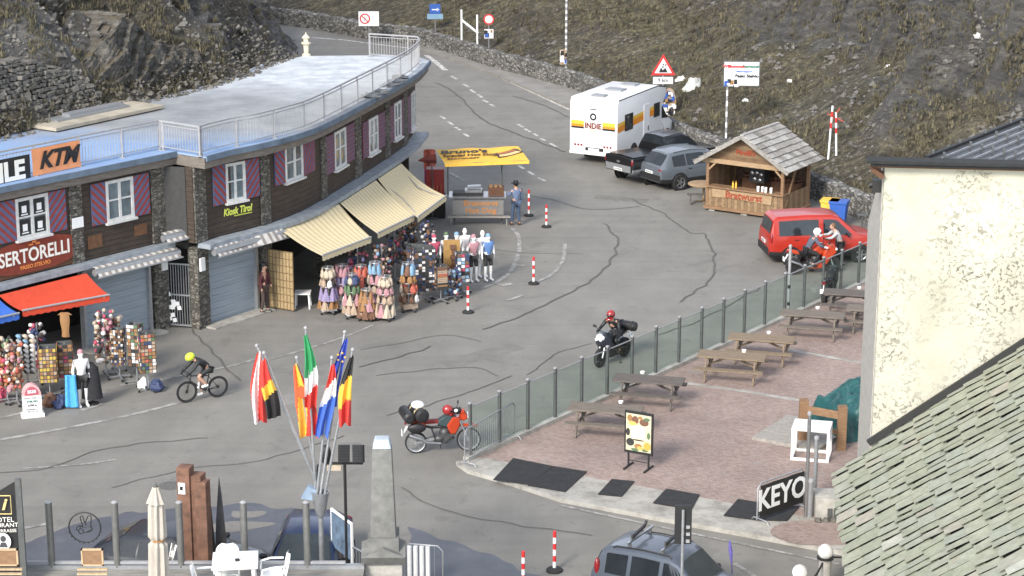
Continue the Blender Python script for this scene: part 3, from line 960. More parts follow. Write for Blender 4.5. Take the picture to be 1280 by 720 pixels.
for pts, m in (([(548, 452), (640, 428), (656, 436), (562, 461)], 'patch_dark'), ([(330, 500), (420, 478), (436, 487), (344, 510)], 'patch_light'), ([(745, 243), (812, 249), (808, 254), (742, 248)], 'patch_dark'), ([(582, 192), (612, 206), (605, 210), (576, 196)], 'patch_light')):
    struct(MB().poly([(p.x, p.y, .003) for p in gp(pts)]).build('asphalt_patch', plain(m, (.168, .162, .147) if m == 'patch_dark' else (.215, .207, .188), .9, var=.22, scale=1.4), fix=False))
c = G(213, 607)
struct(MB().poly([(c.x + .32 * math.cos(a * math.pi / 12), c.y + .32 * math.sin(a * math.pi / 12), .0045) for a in range(24)]).build('drain_cover', plain('iron_cover', (.12, .115, .105), .6, var=.4, scale=12), fix=False))

# dry grass tufts and loose stones over both slopes
def tufts():
    rg = random.Random(17)
    b, st_ = MB(), MB()
    def tuft(p, s, mi):
        for j in range(5):
            a = rg.uniform(0, 6.28); w = s * .16; h = s * rg.uniform(.6, 1.1)
            d = Vector((math.cos(a), math.sin(a), 0)); q = Vector((-d.y, d.x, 0)) * w
            o = p + d * s * .25
            b.add([o - q, o + q, o + d * s * rg.uniform(.1, .6) + Vector((0, 0, h))], [(0, 1, 2)], mi)
    def stone(p, r):
        rock8(st_, p, r * 1.25, rg, rg.choice((0, 0, 0, 1)))
    for bv, n, lo, hi in ((FAR_BVH, 14000, 540, 1300), (NEAR_BVH, 7000, -20, 400)):
        for i in range(n):
            x, y = rg.uniform(lo, hi), rg.uniform(-25, 290)
            h, nn, _, dist = bv.ray_cast(Vector((0, 0, CAMH)), ray(x, y).normalized())
            if h is None: continue
            k = noise.noise(Vector((h.x * .22, h.y * .22, 3))) + .5 * noise.noise(Vector((h.x * .8, h.y * .8, 1)))
            if k > -.12: tuft(h, rg.uniform(.10, .30), 0 if k < .12 else (1 if rg.random() < .6 else 2))
            elif rg.random() < .5: stone(h, rg.choice((.04, .05, .06, .08, .14)) * rg.uniform(.7, 1.3))
    o = b.build('dry_grass', [plain('tuft_olive', (.120, .107, .066), .95, var=.4, scale=.5), plain('tuft_straw', (.146, .126, .078), .95, var=.4, scale=.5), plain('tuft_dark', (.078, .070, .048), .95, var=.4, scale=.5)], fix=False); o['kind'] = 'stuff'
    o = st_.build('loose_stones', ['boulder_dark', plain('stone_grey', (.14, .135, .125), .9, var=.4, scale=2)]); o['kind'] = 'stuff'
tufts()

# ================================================================ LONG SHOP BUILDING ON THE LEFT
DZ = 6.0
E1 = [G(x, y, DZ) for x, y in [(0, 235), (220, 190)]]
d1 = (E1[1] - E1[0]).normalized()
E1[0] = E1[0] - d1 * 9.0
E2 = [G(x, y, DZ) for x, y in [(257, 196), (300, 185), (328, 180), (365, 170), (400, 158), (462, 126), (519, 94), (537, 76)]]
E2s = smooth_line(E2, 3)
def offset(P, o):
    out = []
    for k, p in enumerate(P):
        d = (P[min(k + 1, len(P) - 1)] - P[max(k - 1, 0)]).normalized()
        out.append(Vector((p.x + d.y * o, p.y - d.x * o, 0)))
    return out
W1 = offset(E1, -0.30)
W2 = offset(E2s, -0.62)
SHOP = thing('shop_building', 'long curved two storey shop building with dark boarded front and flat roof terrace', 'building', (-12, 58, 0))

class Path:
    def __init__(self, P):
        self.P = [Vector((p.x, p.y, 0)) for p in P]
        self.S = [0.0]
        for k in range(len(P) - 1):
            self.S.append(self.S[-1] + (self.P[k + 1] - self.P[k]).length)
    def at(self, s, o=0.0, z=0.0):
        k = 0
        while k < len(self.S) - 2 and s > self.S[k + 1]:
            k += 1
        d = (self.P[k + 1] - self.P[k]).normalized()
        p = self.P[k] + d * (s - self.S[k])
        n = Vector((d.y, -d.x, 0))
        return p + n * o + Vector((0, 0, z))
    def dir(self, s):
        return (self.at(s + 0.05) - self.at(s - 0.05)).normalized()
    def hit(self, x, y, o=0.0):
        best = None
        for k in range(len(self.P) - 1):
            d = (self.P[k + 1] - self.P[k]).normalized()
            n = Vector((d.y, -d.x, 0))
            h = hit(x, y, self.P[k] + n * o, n)
            s = (h - self.P[k]).dot(d)
            L = self.S[k + 1] - self.S[k]
            lo = -50 if k == 0 else -0.02
            hi = L + (50 if k == len(self.P) - 2 else 0.02)
            if lo <= s <= hi:
                return self.S[k] + s, h.z
        return self.S[-1], 0
    def box(self, b, s0, s1, o0, o1, z0, z1, mi=0, step=1.2):
        n = max(1, int(math.ceil((s1 - s0) / step)))
        vs, fs = [], []
        for k in range(n + 1):
            s = s0 + (s1 - s0) * k / n
            for o, z in ((o0, z0), (o1, z0), (o1, z1), (o0, z1)):
                vs.append(self.at(s, o, z))
        for k in range(n):
            a = 4 * k
            for j in range(4):
                fs.append((a + j, a + (j + 1) % 4, a + 4 + (j + 1) % 4, a + 4 + j))
        fs += [(0, 3, 2, 1), (4 * n, 4 * n + 1, 4 * n + 2, 4 * n + 3)]
        b.add(vs, fs, mi)
P1, P2 = Path(W1), Path(W2)
S1 = P1.S[-1]
S2 = P2.S[-1]
s_p1 = P1.hit(207, 330)[0]        # where the entrance recess begins on wing one
ZL = 3.0                           # floor of the upper storey
# deck + fascia
b = MB()
BK = [G(x, y, DZ) for x, y in [(522, 71), (480, 69), (380, 70)]] + [Vector((-10.4, 85.6, DZ)), Vector((-11.6, 81.0, DZ)), Vector((-14.2, 76.5, DZ)), Vector((-17.8, 69.6, DZ)), Vector((-26.5, 60.0, DZ))]
deck = E1 + E2s + BK
b.ext([(p.x, p.y, DZ - 0.05) for p in deck], (0, 0, 0.05))
b.build('roof', 'deck_screed', SHOP, w=True)
b = MB()
dk = [(p.x, p.y, DZ - 0.42) for p in offset(E1, -0.05)] + [(p.x, p.y, DZ - 0.42) for p in offset(E2s, -0.05)] + [(p.x, p.y, DZ - 0.42) for p in BK]
b.ext(dk, (0, 0, 0.365))
b.build('roof_slab', 'fascia_wood', SHOP, w=True)
b = MB()
PE1, PE2 = Path(E1), Path(E2s)
PE1.box(b, 0, PE1.S[-1], 0.0, 0.06, DZ - 0.16, DZ + 0.03)
PE2.box(b, 0, PE2.S[-1], 0.0, 0.06, DZ - 0.16, DZ + 0.03)
b.build('roof_edging', 'fascia_blue', SHOP, w=True)
# upper walls, back walls
b = MB()
P1.box(b, 0, s_p1, -0.3, 0.0, ZL, DZ - 0.42)
P2.box(b, 0.0, S2, -0.3, 0.0, ZL, DZ - 0.42)
P2.box(b, S2 - 0.3, S2, -5.0, -0.3, 0, DZ - 0.42)
b.build('upper_wall', 'dark_boarding', SHOP, w=True)
b = MB()
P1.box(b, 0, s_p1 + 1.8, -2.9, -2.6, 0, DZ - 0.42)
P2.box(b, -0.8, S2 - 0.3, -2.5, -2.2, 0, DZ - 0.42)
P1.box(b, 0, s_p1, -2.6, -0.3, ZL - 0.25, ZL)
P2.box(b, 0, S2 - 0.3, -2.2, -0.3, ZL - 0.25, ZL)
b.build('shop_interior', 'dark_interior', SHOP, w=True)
b = MB()
P1.box(b, 0, s_p1 + 0.1, 0.0, 0.42, ZL - 0.18, ZL - 0.02)
P2.box(b, 0.15, S2, 0.0, 0.55, ZL - 0.18, ZL - 0.02)
b.build('ledge', 'ledge_grey', SHOP, w=True)

def span(xa, xb, y, pth):
    return pth.hit(xa, y)[0], pth.hit(xb, y)[0]
# stone pillars, full height where they show at the ground
for xa, xb, y, full, pth in [(88, 103, 290, 0, P1), (191, 207, 300, 1, P1), (244, 258, 300, 1, P2), (325, 336, 235, 1, P2), (400, 406, 180, 1, P2), (443, 450, 180, 1, P2), (481, 486, 160, 0, P2), (503, 508, 140, 0, P2)]:
    a, c = span(xa, xb, y, pth)
    b = MB()
    pth.box(b, a, c, 0.0, 0.07, ZL, DZ - 0.422)
    if full:
        pth.box(b, a, c, -0.35, 0.065, 0, ZL - 0.18)
    b.build('pillar', 'facade_stone', SHOP, w=True)
# entrance between the wings: dark panel above, barred gate below
RA, RB = P1.at(s_p1 - 0.02, -0.18), P2.at(0.02, -0.30)
rd_ = (RB - RA).normalized(); rn_ = Vector((rd_.y, -rd_.x, 0)); RL = (RB - RA).length
b = MB()
b.ext([RA + Vector((0, 0, ZL + .05)), RB + Vector((0, 0, ZL + .05)), RB + Vector((0, 0, DZ - .45)), RA + Vector((0, 0, DZ - .45))], rn_ * .05)
b.build('entrance_panel', plain('panel_grey', (0.042, 0.042, 0.042), 0.8), SHOP, w=True)
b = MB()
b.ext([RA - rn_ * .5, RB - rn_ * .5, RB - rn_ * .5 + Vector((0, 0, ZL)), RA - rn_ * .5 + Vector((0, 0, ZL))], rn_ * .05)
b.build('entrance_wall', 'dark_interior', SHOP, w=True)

def window(pth, xl, xr, yl_top, yl_bot, shL, shR, kind='stripe', zr=None):
    s0, z1 = pth.hit(xl, yl_top)
    _, z0 = pth.hit(xl, yl_bot)
    s1, _ = pth.hit(xr, (yl_top + yl_bot) / 2)
    if zr: z0, z1 = zr
    fr = MB()
    t, o = 0.10, 0.075
    for a, c, e, f in ((s0, s1, z1 - t, z1), (s0, s1, z0, z0 + t), (s0, s0 + t, z0 + t, z1 - t), (s1 - t, s1, z0 + t, z1 - t)):
        pth.box(fr, a, c, 0.01, o, e, f, step=9)
    mid = (s0 + s1) / 2
    pth.box(fr, mid - 0.05, mid + 0.05, 0.01, o - 0.01, z0 + t, z1 - t, step=9)
    zm = z0 + (z1 - z0) * 0.52
    for a, c in ((s0 + t, mid - 0.05), (mid + 0.05, s1 - t)):
        pth.box(fr, a, c, 0.01, o - 0.02, zm - 0.025, zm + 0.025, step=9)
    pth.box(fr, s0 - 0.06, s1 + 0.06, 0.01, 0.16, z0 - 0.07, z0 - 0.002, step=9)
    w = fr.build('window', plain('frame_white', (.58, .58, .56), .6), SHOP, w=True)
    pn = MB()
    pth.box(pn, s0 + t, s1 - t, 0.012, 0.03, z0 + t, z1 - t, step=9)
    pn.build('pane', 'window_glass', w, w=True)
    for sh, sgn in ((shL, 1), (shR, -1)):
        if not sh:
            continue
        a, c = span(sh[0], sh[1], (yl_top + yl_bot) / 2, pth)
        if sgn == 1: c = s0 - 0.01
        else: a = s1 + 0.01
        if kind == 'stripe':
            W_, H_ = c - a, z1 - z0
            k = MB()
            pth.box(k, a, c, 0.02, 0.06, z0, z1, 0, step=9)
            # diagonal bands, clipped to the leaf
            per = 0.27
            q = -H_
            n = 0
            while q < W_ + H_:
                poly = [(q, 0), (q + per / 2, 0), (q + per / 2 + H_, H_), (q + H_, H_)]
                # clip in u to [0, W_]
                def clip(pl, lim, keep_less):
                    out = []
                    for i in range(len(pl)):
                        A, B = pl[i], pl[(i + 1) % len(pl)]
                        ia = (A[0] <= lim) if keep_less else (A[0] >= lim)
                        ib = (B[0] <= lim) if keep_less else (B[0] >= lim)
                        if ia: out.append(A)
                        if ia != ib:
                            f = (lim - A[0]) / (B[0] - A[0])
                            out.append((lim, A[1] + f * (B[1] - A[1])))
                    return out
                pl = clip(poly, 0, False)
                pl = clip(pl, W_, True) if len(pl) > 2 else pl
                if len(pl) > 2:
                    pts = []
                    for u, v in pl:
                        if sgn == 1:
                            v = H_ - v
                        pts.append(pth.at(a + u, 0.064, z0 + v))
                    k.poly(pts, 1)
                q += per
            k.build('shutter', ['stripe_blue', 'stripe_red'], SHOP, w=True, fix=False)
        else:
            k = MB()
            pth.box(k, a, c, 0.02, 0.06, z0, z1, 0, step=9)
            n_ = 9
            for i in range(n_):
                zz = z0 + (z1 - z0) * (i + 0.5) / n_
                pth.box(k, a + 0.03, c - 0.03, 0.06, 0.07, zz - 0.02, zz + 0.02, 1, step=9)
            k.build('shutter', ['shutter_plum', 'stripe_blue'], SHOP, w=True)
    return s0, s1, z0, z1
wz = []
wz.append(window(P1, 17, 60, 249, 301, (-6, 16), (62, 82)))
wz.append(window(P1, 130, 166, 227, 279, (113, 129), (168, 186)))
wz.append(window(P2, 280, 306, 205, 254, (265, 279), (308, 323)))
wz.append(window(P2, 354, 377, 183, 229, (342, 353), (379, 392), 'stripe'))
wz.append(window(P2, 416, 431, 166, 214, (406, 415), (432, 442), 'plum'))
wz.append(window(P2, 459, 471, 150, 195, (452, 458), (472, 480), 'plum'))
wz.append(window(P2, 491, 500, 130, 176, (486, 490), (501, 504), 'plum'))
wz.append(window(P2, 512, 517, 118, 165, (508, 511), None, 'plum'))
print('WINDOWS', [tuple(round(q, 2) for q in w) for w in wz])
# dark info stickers in the first window
k = MB()
s0, s1, z0, z1 = wz[0]
for fu in (0.27, 0.73):
    for fv in (0.27, 0.72):
        s, z = s0 + (s1 - s0) * fu, z0 + (z1 - z0) * fv
        P1.box(k, s - 0.2, s + 0.2, 0.031, 0.036, z - 0.25, z + 0.25, 0, step=9)
        P1.box(k, s - 0.09, s + 0.09, 0.037, 0.042, z - 0.12, z + 0.10, 1, step=9)
        P1.box(k, s - 0.13, s + 0.13, 0.037, 0.042, z - 0.20, z - 0.16, 1, step=9)
k.build('window_poster', ['sign_black', 'sign_white'], SHOP, w=True)

# painted boards
def board(pth, xa, xb, yt, yb, m, o=0.05, name='sign_board', parent=SHOP):
    s0, z1 = pth.hit(xa, yt)
    s1, _ = pth.hit(xb, yt)
    _, z0 = pth.hit(xa, yb)
    k = MB()
    pth.box(k, s0, s1, 0.005, o, z0, z1, step=9)
    return k.build(name, m, parent, w=True), s0, s1, z0, z1
plain('maroon', (0.20, 0.035, 0.018), 0.7, var=0.2)
plain('letter_white', (0.80, 0.77, 0.70), 0.6, var=0.03)
plain('letter_orange', (0.75, 0.25, 0.06), 0.6, var=0.03)
plain('letter_lime', (0.55, 0.62, 0.10), 0.6, var=0.03)
plain('brown_board', (0.10, 0.045, 0.022), 0.8, var=0.3, scale=3, stretch=(1, 1, 6))
bd, s0, s1, z0, z1 = board(P1, -4, 90, 318, 352, 'brown_board', 0.03)
sm = (P1.hit(42, 320)[0])
oc = P1.at(sm, 0.035, (P1.hit(42, 318)[1]))
k = MB()
dd = P1.dir(sm)
pts = []
for a in range(32):
    t = a / 32 * 2 * math.pi
    pts.append(oc + dd * (1.75 * math.copysign(abs(math.cos(t)) ** 0.7, math.cos(t))) + Vector((0, 0, 0.52 * math.copysign(abs(math.sin(t)) ** 0.8, math.sin(t)))))
k.ext(pts, Vector((dd.y, -dd.x, 0)) * 0.03)
em = k.build('sign_board', 'maroon', SHOP, w=True)
fo = Vector((dd.y, -dd.x, 0)) * 0.04
text('SERTORELLI', 0.62, face_frame(oc + fo + Vector((0, 0, 0.02)), dd), 'letter_white', em, bold=0.012, sx=0.84)
text('PASSO STELVIO', 0.17, face_frame(oc + fo + Vector((0, 0, -0.33)), dd), 'letter_orange', em, bold=0.004)
k = MB()
for a, c, f, g_ in ((-0.22, -0.05, 0.33, 0.38), (0.05, 0.22, 0.33, 0.38), (-0.08, 0.08, 0.40, 0.46)):
    k.ext([oc + fo + dd * a + Vector((0, 0, f)), oc + fo + dd * c + Vector((0, 0, f)), oc + fo + dd * c + Vector((0, 0, g_)), oc + fo + dd * a + Vector((0, 0, g_))], Vector((dd.y, -dd.x, 0)) * 0.004)
k.build('emblem', 'letter_orange', em, w=True)
s_, z_ = P2.hit(293, 262)
lm = face_frame(P2.at(s_, 0.17, z_), P2.dir(s_))
text('Kiosk Tirol', 0.34, lm, 'letter_lime', SHOP, name='sign_lettering', bold=0.010, shear=0.2, sx=0.80)
k = MB()
P2.box(k, s_ - 0.2, s_ + 0.72, 0.005, 0.03, z_ - 0.22, z_ - 0.19, step=9)
k.build('sign_underline', 'letter_lime', SHOP, w=True)
for xa, xb, yt, yb in [(109, 127, 296, 312), (167, 183, 282, 296)]:
    board(P1, xa, xb, yt, yb, plain('brown_panel', (0.13, 0.062, 0.03), 0.8, var=0.3), 0.03, 'wall_panel')
board(P1, 88, 102, 273, 286, 'sign_white', 0.09, 'notice_board')
# meter boxes at the gate
for pth, x, y in ((P1, 203, 329), (P2, 250, 330)):
    s, z = pth.hit(x, y)
    k = MB()
    pth.box(k, s - 0.11, s + 0.11, 0.066, 0.14, z - 0.22, z + 0.22, step=9)
    k.build('meter_box', 'white_paint', SHOP, w=True)

# ground floor: roller shutters, gate
def roller(pth, xa, xb, y, H_=2.55):
    s0, s1 = span(xa, xb, y, pth)
    k = MB()
    n = 22
    for i in range(n):
        z0 = 0.02 + H_ * i / n
        pth.box(k, s0, s1, -0.22, -0.17 + 0.012 * (i % 2), z0, z0 + H_ / n - 0.006, step=9)
    r = k.build('roller_shutter', 'shutter_grey', SHOP, w=True)
    f = MB()
    pth.box(f, s0 - 0.10, s0, -0.24, -0.02, 0, H_ + 0.1, step=9)
    pth.box(f, s1, s1 + 0.10, -0.24, -0.02, 0, H_ + 0.1, step=9)
    pth.box(f, s0, s1, -0.24, -0.02, H_ + 0.02, H_ + 0.27, step=9)
    f.build('shutter_frame', 'galvanised', SHOP, w=True)
    k = MB()
    pth.box(k, s0 - 0.3, s1 + 0.3, -0.1, 0.5, -0.02, 0.06, step=9)
    k.build('door_step', 'kerb_concrete', SHOP, w=True)
roller(P1, 108, 188, 375)
roller(P2, 261, 322, 350)
b = MB()
for q in range(11):
    p = RA.lerp(RB, (q + .5) / 11)
    b.cyl(p + Vector((0, 0, 0.08)), p + Vector((0, 0, 2.25)), 0.016, n=5)
for z in (0.1, 1.15, 2.22):
    b.bar(RA + Vector((0, 0, z)), RB + Vector((0, 0, z)), 0.04, 0.05)
b.build('gate', 'galvanised', SHOP, w=True)
k = MB()
for z in (0.45, 0.9):
    q = RA.lerp(RB, .3) + rn_ * .05 + Vector((0, 0, z))
    for i in range(9):
        c = q + rd_ * rnd.uniform(-.3, .25) + Vector((0, 0, rnd.uniform(-.3, .3)))
        k.poly([c + rd_ * dx + Vector((0, 0, dz)) + rn_ * .002 * i for dx, dz in ((0, 0), (.14, .02), (.12, .16), (-.03, .13))])
k.build('torn_poster', 'good_white' if 'good_white' in M_ else 'sign_white', SHOP, w=True, fix=False)

# rolled-up striped awnings under the ledge
def pelmet(pth, xa, xb, y, z0, label):
    s0, s1 = span(xa, xb, y, pth)
    c = pth.at((s0 + s1) / 2, 0.3, 0)
    t = thing('rolled_awning', label, 'awning', (c.x, c.y, z0), 0, 'rolled up striped awnings')
    k = MB()
    n = int((s1 - s0) / 0.13)
    for i in range(n):
        a, e = s0 + (s1 - s0) * i / n, s0 + (s1 - s0) * (i + 1) / n
        v = [pth.at(a, 0.55, z0 + 0.34), pth.at(e, 0.55, z0 + 0.34), pth.at(e, 0.78, z0 + 0.05), pth.at(a, 0.78, z0 + 0.05)]
        k.poly(v, i % 2)
        v2 = [pth.at(a, 0.43, z0 + 0.34), pth.at(e, 0.43, z0 + 0.34), pth.at(e, 0.55, z0 + 0.34), pth.at(a, 0.55, z0 + 0.34)]
        k.poly(v2, i % 2)
    k.build('canvas', [plain('canvas_pale', (0.52, 0.50, 0.46), 0.9), plain('canvas_taupe', (0.25, 0.22, 0.20), 0.9)], t, w=True, fix=False)
    k = MB()
    k.tube([pth.at(s0 - 0.05, 0.58, z0 + 0.18), pth.at(s1 + 0.05, 0.58, z0 + 0.18)], 0.12, 8)
    k.tube([pth.at(s0 - 0.05, 0.78, z0 + 0.04), pth.at(s1 + 0.05, 0.78, z0 + 0.04)], 0.03, 6)
    k.build('roller_tube', 'galvanised', t, w=True)
pelmet(P1, 104, 208, 322, 2.52, 'striped rolled awning above the first grey roller shutter')
pelmet(P1, 190, 271, 287, 3.10, 'small striped rolled awning over the barred entrance gate')
pelmet(P2, 251, 337, 293, 2.52, 'striped rolled awning above the roller shutter right of the gate')

# opened awnings
def awning(pth, xa, xb, ya, zt, drop, out, mats, label, nstripe, group=None, sag=0.06, s01=None, corner=None):
    s0, s1 = s01 if s01 else span(xa, xb, ya, pth)
    c = pth.at((s0 + s1) / 2, 0.05, zt)
    t = thing('awning', label, 'awning', tuple(c), 0, group)
    o_ = 0.57 if pth is P2 else 0.44
    A, B = pth.at(s0, o_, zt), pth.at(s1, o_, zt)
    if corner:
        Bf, Af = corner
    else:
        d = (B - A).normalized()
        n = Vector((d.y, -d.x, 0))
        Af, Bf = A + n * out - Vector((0, 0, drop)), B + n * out - Vector((0, 0, drop))
    k = MB()
    def fn(u, v):
        p = A.lerp(B, u).lerp(Af.lerp(Bf, u), v)
        p.z -= sag * math.sin(math.pi * v) * (1 + 0.5 * math.sin(math.pi * u))
        return p
    if nstripe:
        nu = nstripe * 4
        k.grid(fn, nu, 8, mi=lambda u, v: 1 if int(u * nu) % 4 == 3 else 0)
    else:
        k.grid(fn, 12, 8)
    k.build('canvas', mats, t, w=True, fix=False)
    k = MB()
    for i in range(24):
        u0, u1 = i / 24, (i + 1) / 24
        p, q = fn(u0, 1), fn(u1, 1)
        k.poly([p, q, q - Vector((0, 0, 0.17 + 0.03 * ((i + 1) % 2))), p - Vector((0, 0, 0.17 + 0.03 * (i % 2)))])
    k.build('valance', mats[0], t, w=True, fix=False)
    k = MB()
    k.tube([fn(0, 1) + Vector((0, 0, 0.02)), fn(1, 1) + Vector((0, 0, 0.02))], 0.035, 6)
    k.build('front_rail', 'white_rail', t, w=True)
    k = MB()
    for u in (0.06, 0.94):
        p, q = A.lerp(B, u) - Vector((0, 0, 0.12)), Af.lerp(Bf, u) - Vector((0, 0, 0.05))
        m_ = p.lerp(q, 0.5) + (B - A).normalized() * (0.5 if u < 0.5 else -0.5) - Vector((0, 0, 0.1))
        k.tube([p, m_, q], 0.025, 5)
    k.build('folding_arm', 'white_rail', t, w=True)
    return t
def plane_pt(x, y, z): return G(x, y, z)
cr = ['canvas_cream', 'canvas_brown']
awning(P2, 335, 406, 275, 2.80, 0, 0, cr, 'cream striped awning nearest the grey roller shutters', 14, 'cream striped awnings', corner=(G(464, 297, 2.28), G(403, 320, 2.28)))
awning(P2, 407, 453, 250, 2.80, 0, 0, cr, 'cream striped awning between two others of its kind', 14, 'cream striped awnings', corner=(G(518, 270, 2.28), G(472, 292, 2.28)))
awning(P2, 455, 485, 235, 2.80, 0, 0, cr, 'cream striped awning nearest the hot dog stand', 14, 'cream striped awnings', corner=(G(558, 245, 2.34), G(522, 272, 2.28)), sag=0.16)
awning(P1, 0, 98, 345, 2.72, 0, 0, ['canvas_red', 'canvas_red'], 'plain red awning over the souvenir shop front', 0, s01=(P1.hit(-14, 350)[0], P1.hit(97, 340)[0]), corner=(G(137, 369, 2.2), G(28, 389, 2.2)))
awning(P1, 0, 98, 345, 2.72, 0, 0, ['canvas_blue', 'canvas_blue'], 'plain blue awning left of the red awning', 0, s01=(P1.hit(-110, 378)[0], P1.hit(-17, 360)[0]), corner=(G(24, 392, 2.2), G(-80, 415, 2.2)))

# railing along the roof edge
def railing():
    t = thing('roof_railing', 'pale metal railing along the edge of the flat shop roof', 'railing', tuple(E2[0]))
    L1 = offset(E1, -0.22); L2 = offset(E2s, -0.30)
    c1 = Vector((*G(200, 187, DZ).xy, 0))
    line = [L1[0], c1, L2[0] + Vector((0.05, -0.05, 0))] + L2[1:-1] + [Vector((*G(522, 75, DZ).xy, 0)), Vector((*G(462, 71, DZ).xy, 0))]
    pp = Path(line)
    rail, bars, posts = MB(), MB(), []
    Ht = 0.98
    for k in range(len(line) - 1):
        a, c = pp.P[k], pp.P[k + 1]
        for z, w in ((Ht, 0.06), (Ht - 0.12, 0.03), (0.12, 0.03)):
            rail.bar(a + Vector((0, 0, DZ + z)), c + Vector((0, 0, DZ + z)), w, w * 0.9)
    n = int(pp.S[-1] / 0.125)
    for i in range(n):
        p = pp.at(pp.S[-1] * (i + 0.5) / n)
        bars.box(p.x - 0.009, p.y - 0.009, DZ + 0.12, p.x + 0.009, p.y + 0.009, DZ + Ht - 0.12)
    rail.build('rail', 'white_rail', t, w=True)
    bars.build('baluster', 'white_rail', t, w=True)
    n = int(pp.S[-1] / 1.75)
    sset = [pp.S[-1] * i / n for i in range(n + 1)] + [pp.S[1], pp.S[2]]
    for s in sset:
        p = pp.at(s)
        k = MB()
        k.box(p.x - 0.028, p.y - 0.028, DZ, p.x + 0.028, p.y + 0.028, DZ + Ht)
        k.box(p.x - 0.09, p.y - 0.09, DZ, p.x + 0.09, p.y + 0.09, DZ + 0.02)
        k.build('post', 'white_rail', t, w=True)
    return pp
RP = railing()
# banners tied to the railing
def banner(xa, xb, ytop, ybot, m, label, cat='banner', name='banner'):
    s0, z1 = RP.hit(xa, ytop, 0.07)
    s1, _ = RP.hit(xb, ytop, 0.07)
    _, z0 = RP.hit(xa, ybot, 0.07)
    c = RP.at((s0 + s1) / 2, 0.07, z0)
    t = thing(name, label, cat, tuple(c))
    d = (RP.at(s1) - RP.at(s0)).normalized()
    k = MB()
    A, n = RP.at(s0, 0.06), Vector((d.y, -d.x, 0))
    Ln = s1 - s0
    k.grid(lambda u, v: A + d * (Ln * u) + n * (0.012 + 0.012 * math.sin(9 * u + 4 * v)) + Vector((0, 0, z0 + (z1 - z0) * v)), 14, 6)
    k.build('cloth', m, t, w=True, fix=False)
    return t, RP.at((s0 + s1) / 2, 0.10, (z0 + z1) / 2), d, Ln, z1 - z0
t, c, d, Ln, Hh = banner(39, 100, 187, 221, 'ktm_orange', 'orange cloth banner with slanted black letters on the roof railing')
text('KTM', Hh * 0.86, face_frame(c + d * 0.05, d), 'sign_black', t, bold=0.03, shear=0.35, sx=1.02)
t, c, d, Ln, Hh = banner(-60, 38, 212, 254, 'sign_black', 'black cloth banner with big white letters on the roof railing')
text('SMILE', Hh * 0.80, face_frame(c + d * (Ln * 0.07) + Vector((0, 0, 0.06)), d), 'letter_white', t, bold=0.035, sx=1.02)
text('WWW.SMILEMOTO.COM', Hh * 0.13, face_frame(c + d * (Ln * 0.12) - Vector((0, 0, Hh * 0.40)), d), 'letter_white', t)
# things on the deck: raised hatch, sheet, slate flakes, lantern
c = G(112, 147, DZ)
t = thing('roof_hatch', 'low tan raised roof hatch with a grey metal lid on the flat roof', 'roof hatch', tuple(c), math.atan2(d.y, d.x) + R(4))
MB().box(-2.7, -1.1, 0.05, 2.7, 1.0, 0.16).build('curb', plain('hatch_tan', (0.36, 0.32, 0.25), 0.9, var=0.25, scale=1.5), t)
k = MB(); k.box(-1.9, -0.35, 0.161, 1.7, 0.25, 0.24); k.box(-1.2, -0.25, 0.24, 1.5, 0.15, 0.34); k.box(-2.5, -.9, 0, 2.5, .8, .049, 1)
k.build('lid', ['galvanised', 'sign_black'], t)
plain('slate_flake', (0.16, 0.165, 0.165), 0.8, var=0.4)
for i, (x, y) in enumerate([(466, 121), (476, 116), (488, 108), (494, 103), (500, 98)]):
    p = G(x, y, DZ)
    o = rock_mesh(rnd.uniform(.28, .42), i * 5.1, 0.25).build('slate_slab', 'slate_flake')
    o.location = p + Vector((0, 0, 0.05))
    tag(o, 'flat grey stone slab weighing down the roof edge near the railing end', 'stone', 'stone slabs on the roof edge')
c = G(383, 70, DZ)
t = thing('garden_lantern', 'small pale stone lantern at the back corner of the flat roof', 'lantern', tuple(c))
k = MB(); k.lathe([(0.3, 0), (0.3, 0.12), (0.16, 0.2), (0.2, 0.75), (0.33, 0.85), (0.33, 0.95)], n=8); k.build('pedestal', plain('cream_stone', (0.60, 0.54, 0.40), 0.9), t)
k = MB(); k.box(-.15, -.15, 0.95, .15, .15, 1.25); k.lathe([(0.3, 1.25), (0.22, 1.35), (0.06, 1.5), (0.02, 1.62)], n=8); k.build('lamp_house', 'cream_stone', t)
t.scale = (.62, .62, .62)
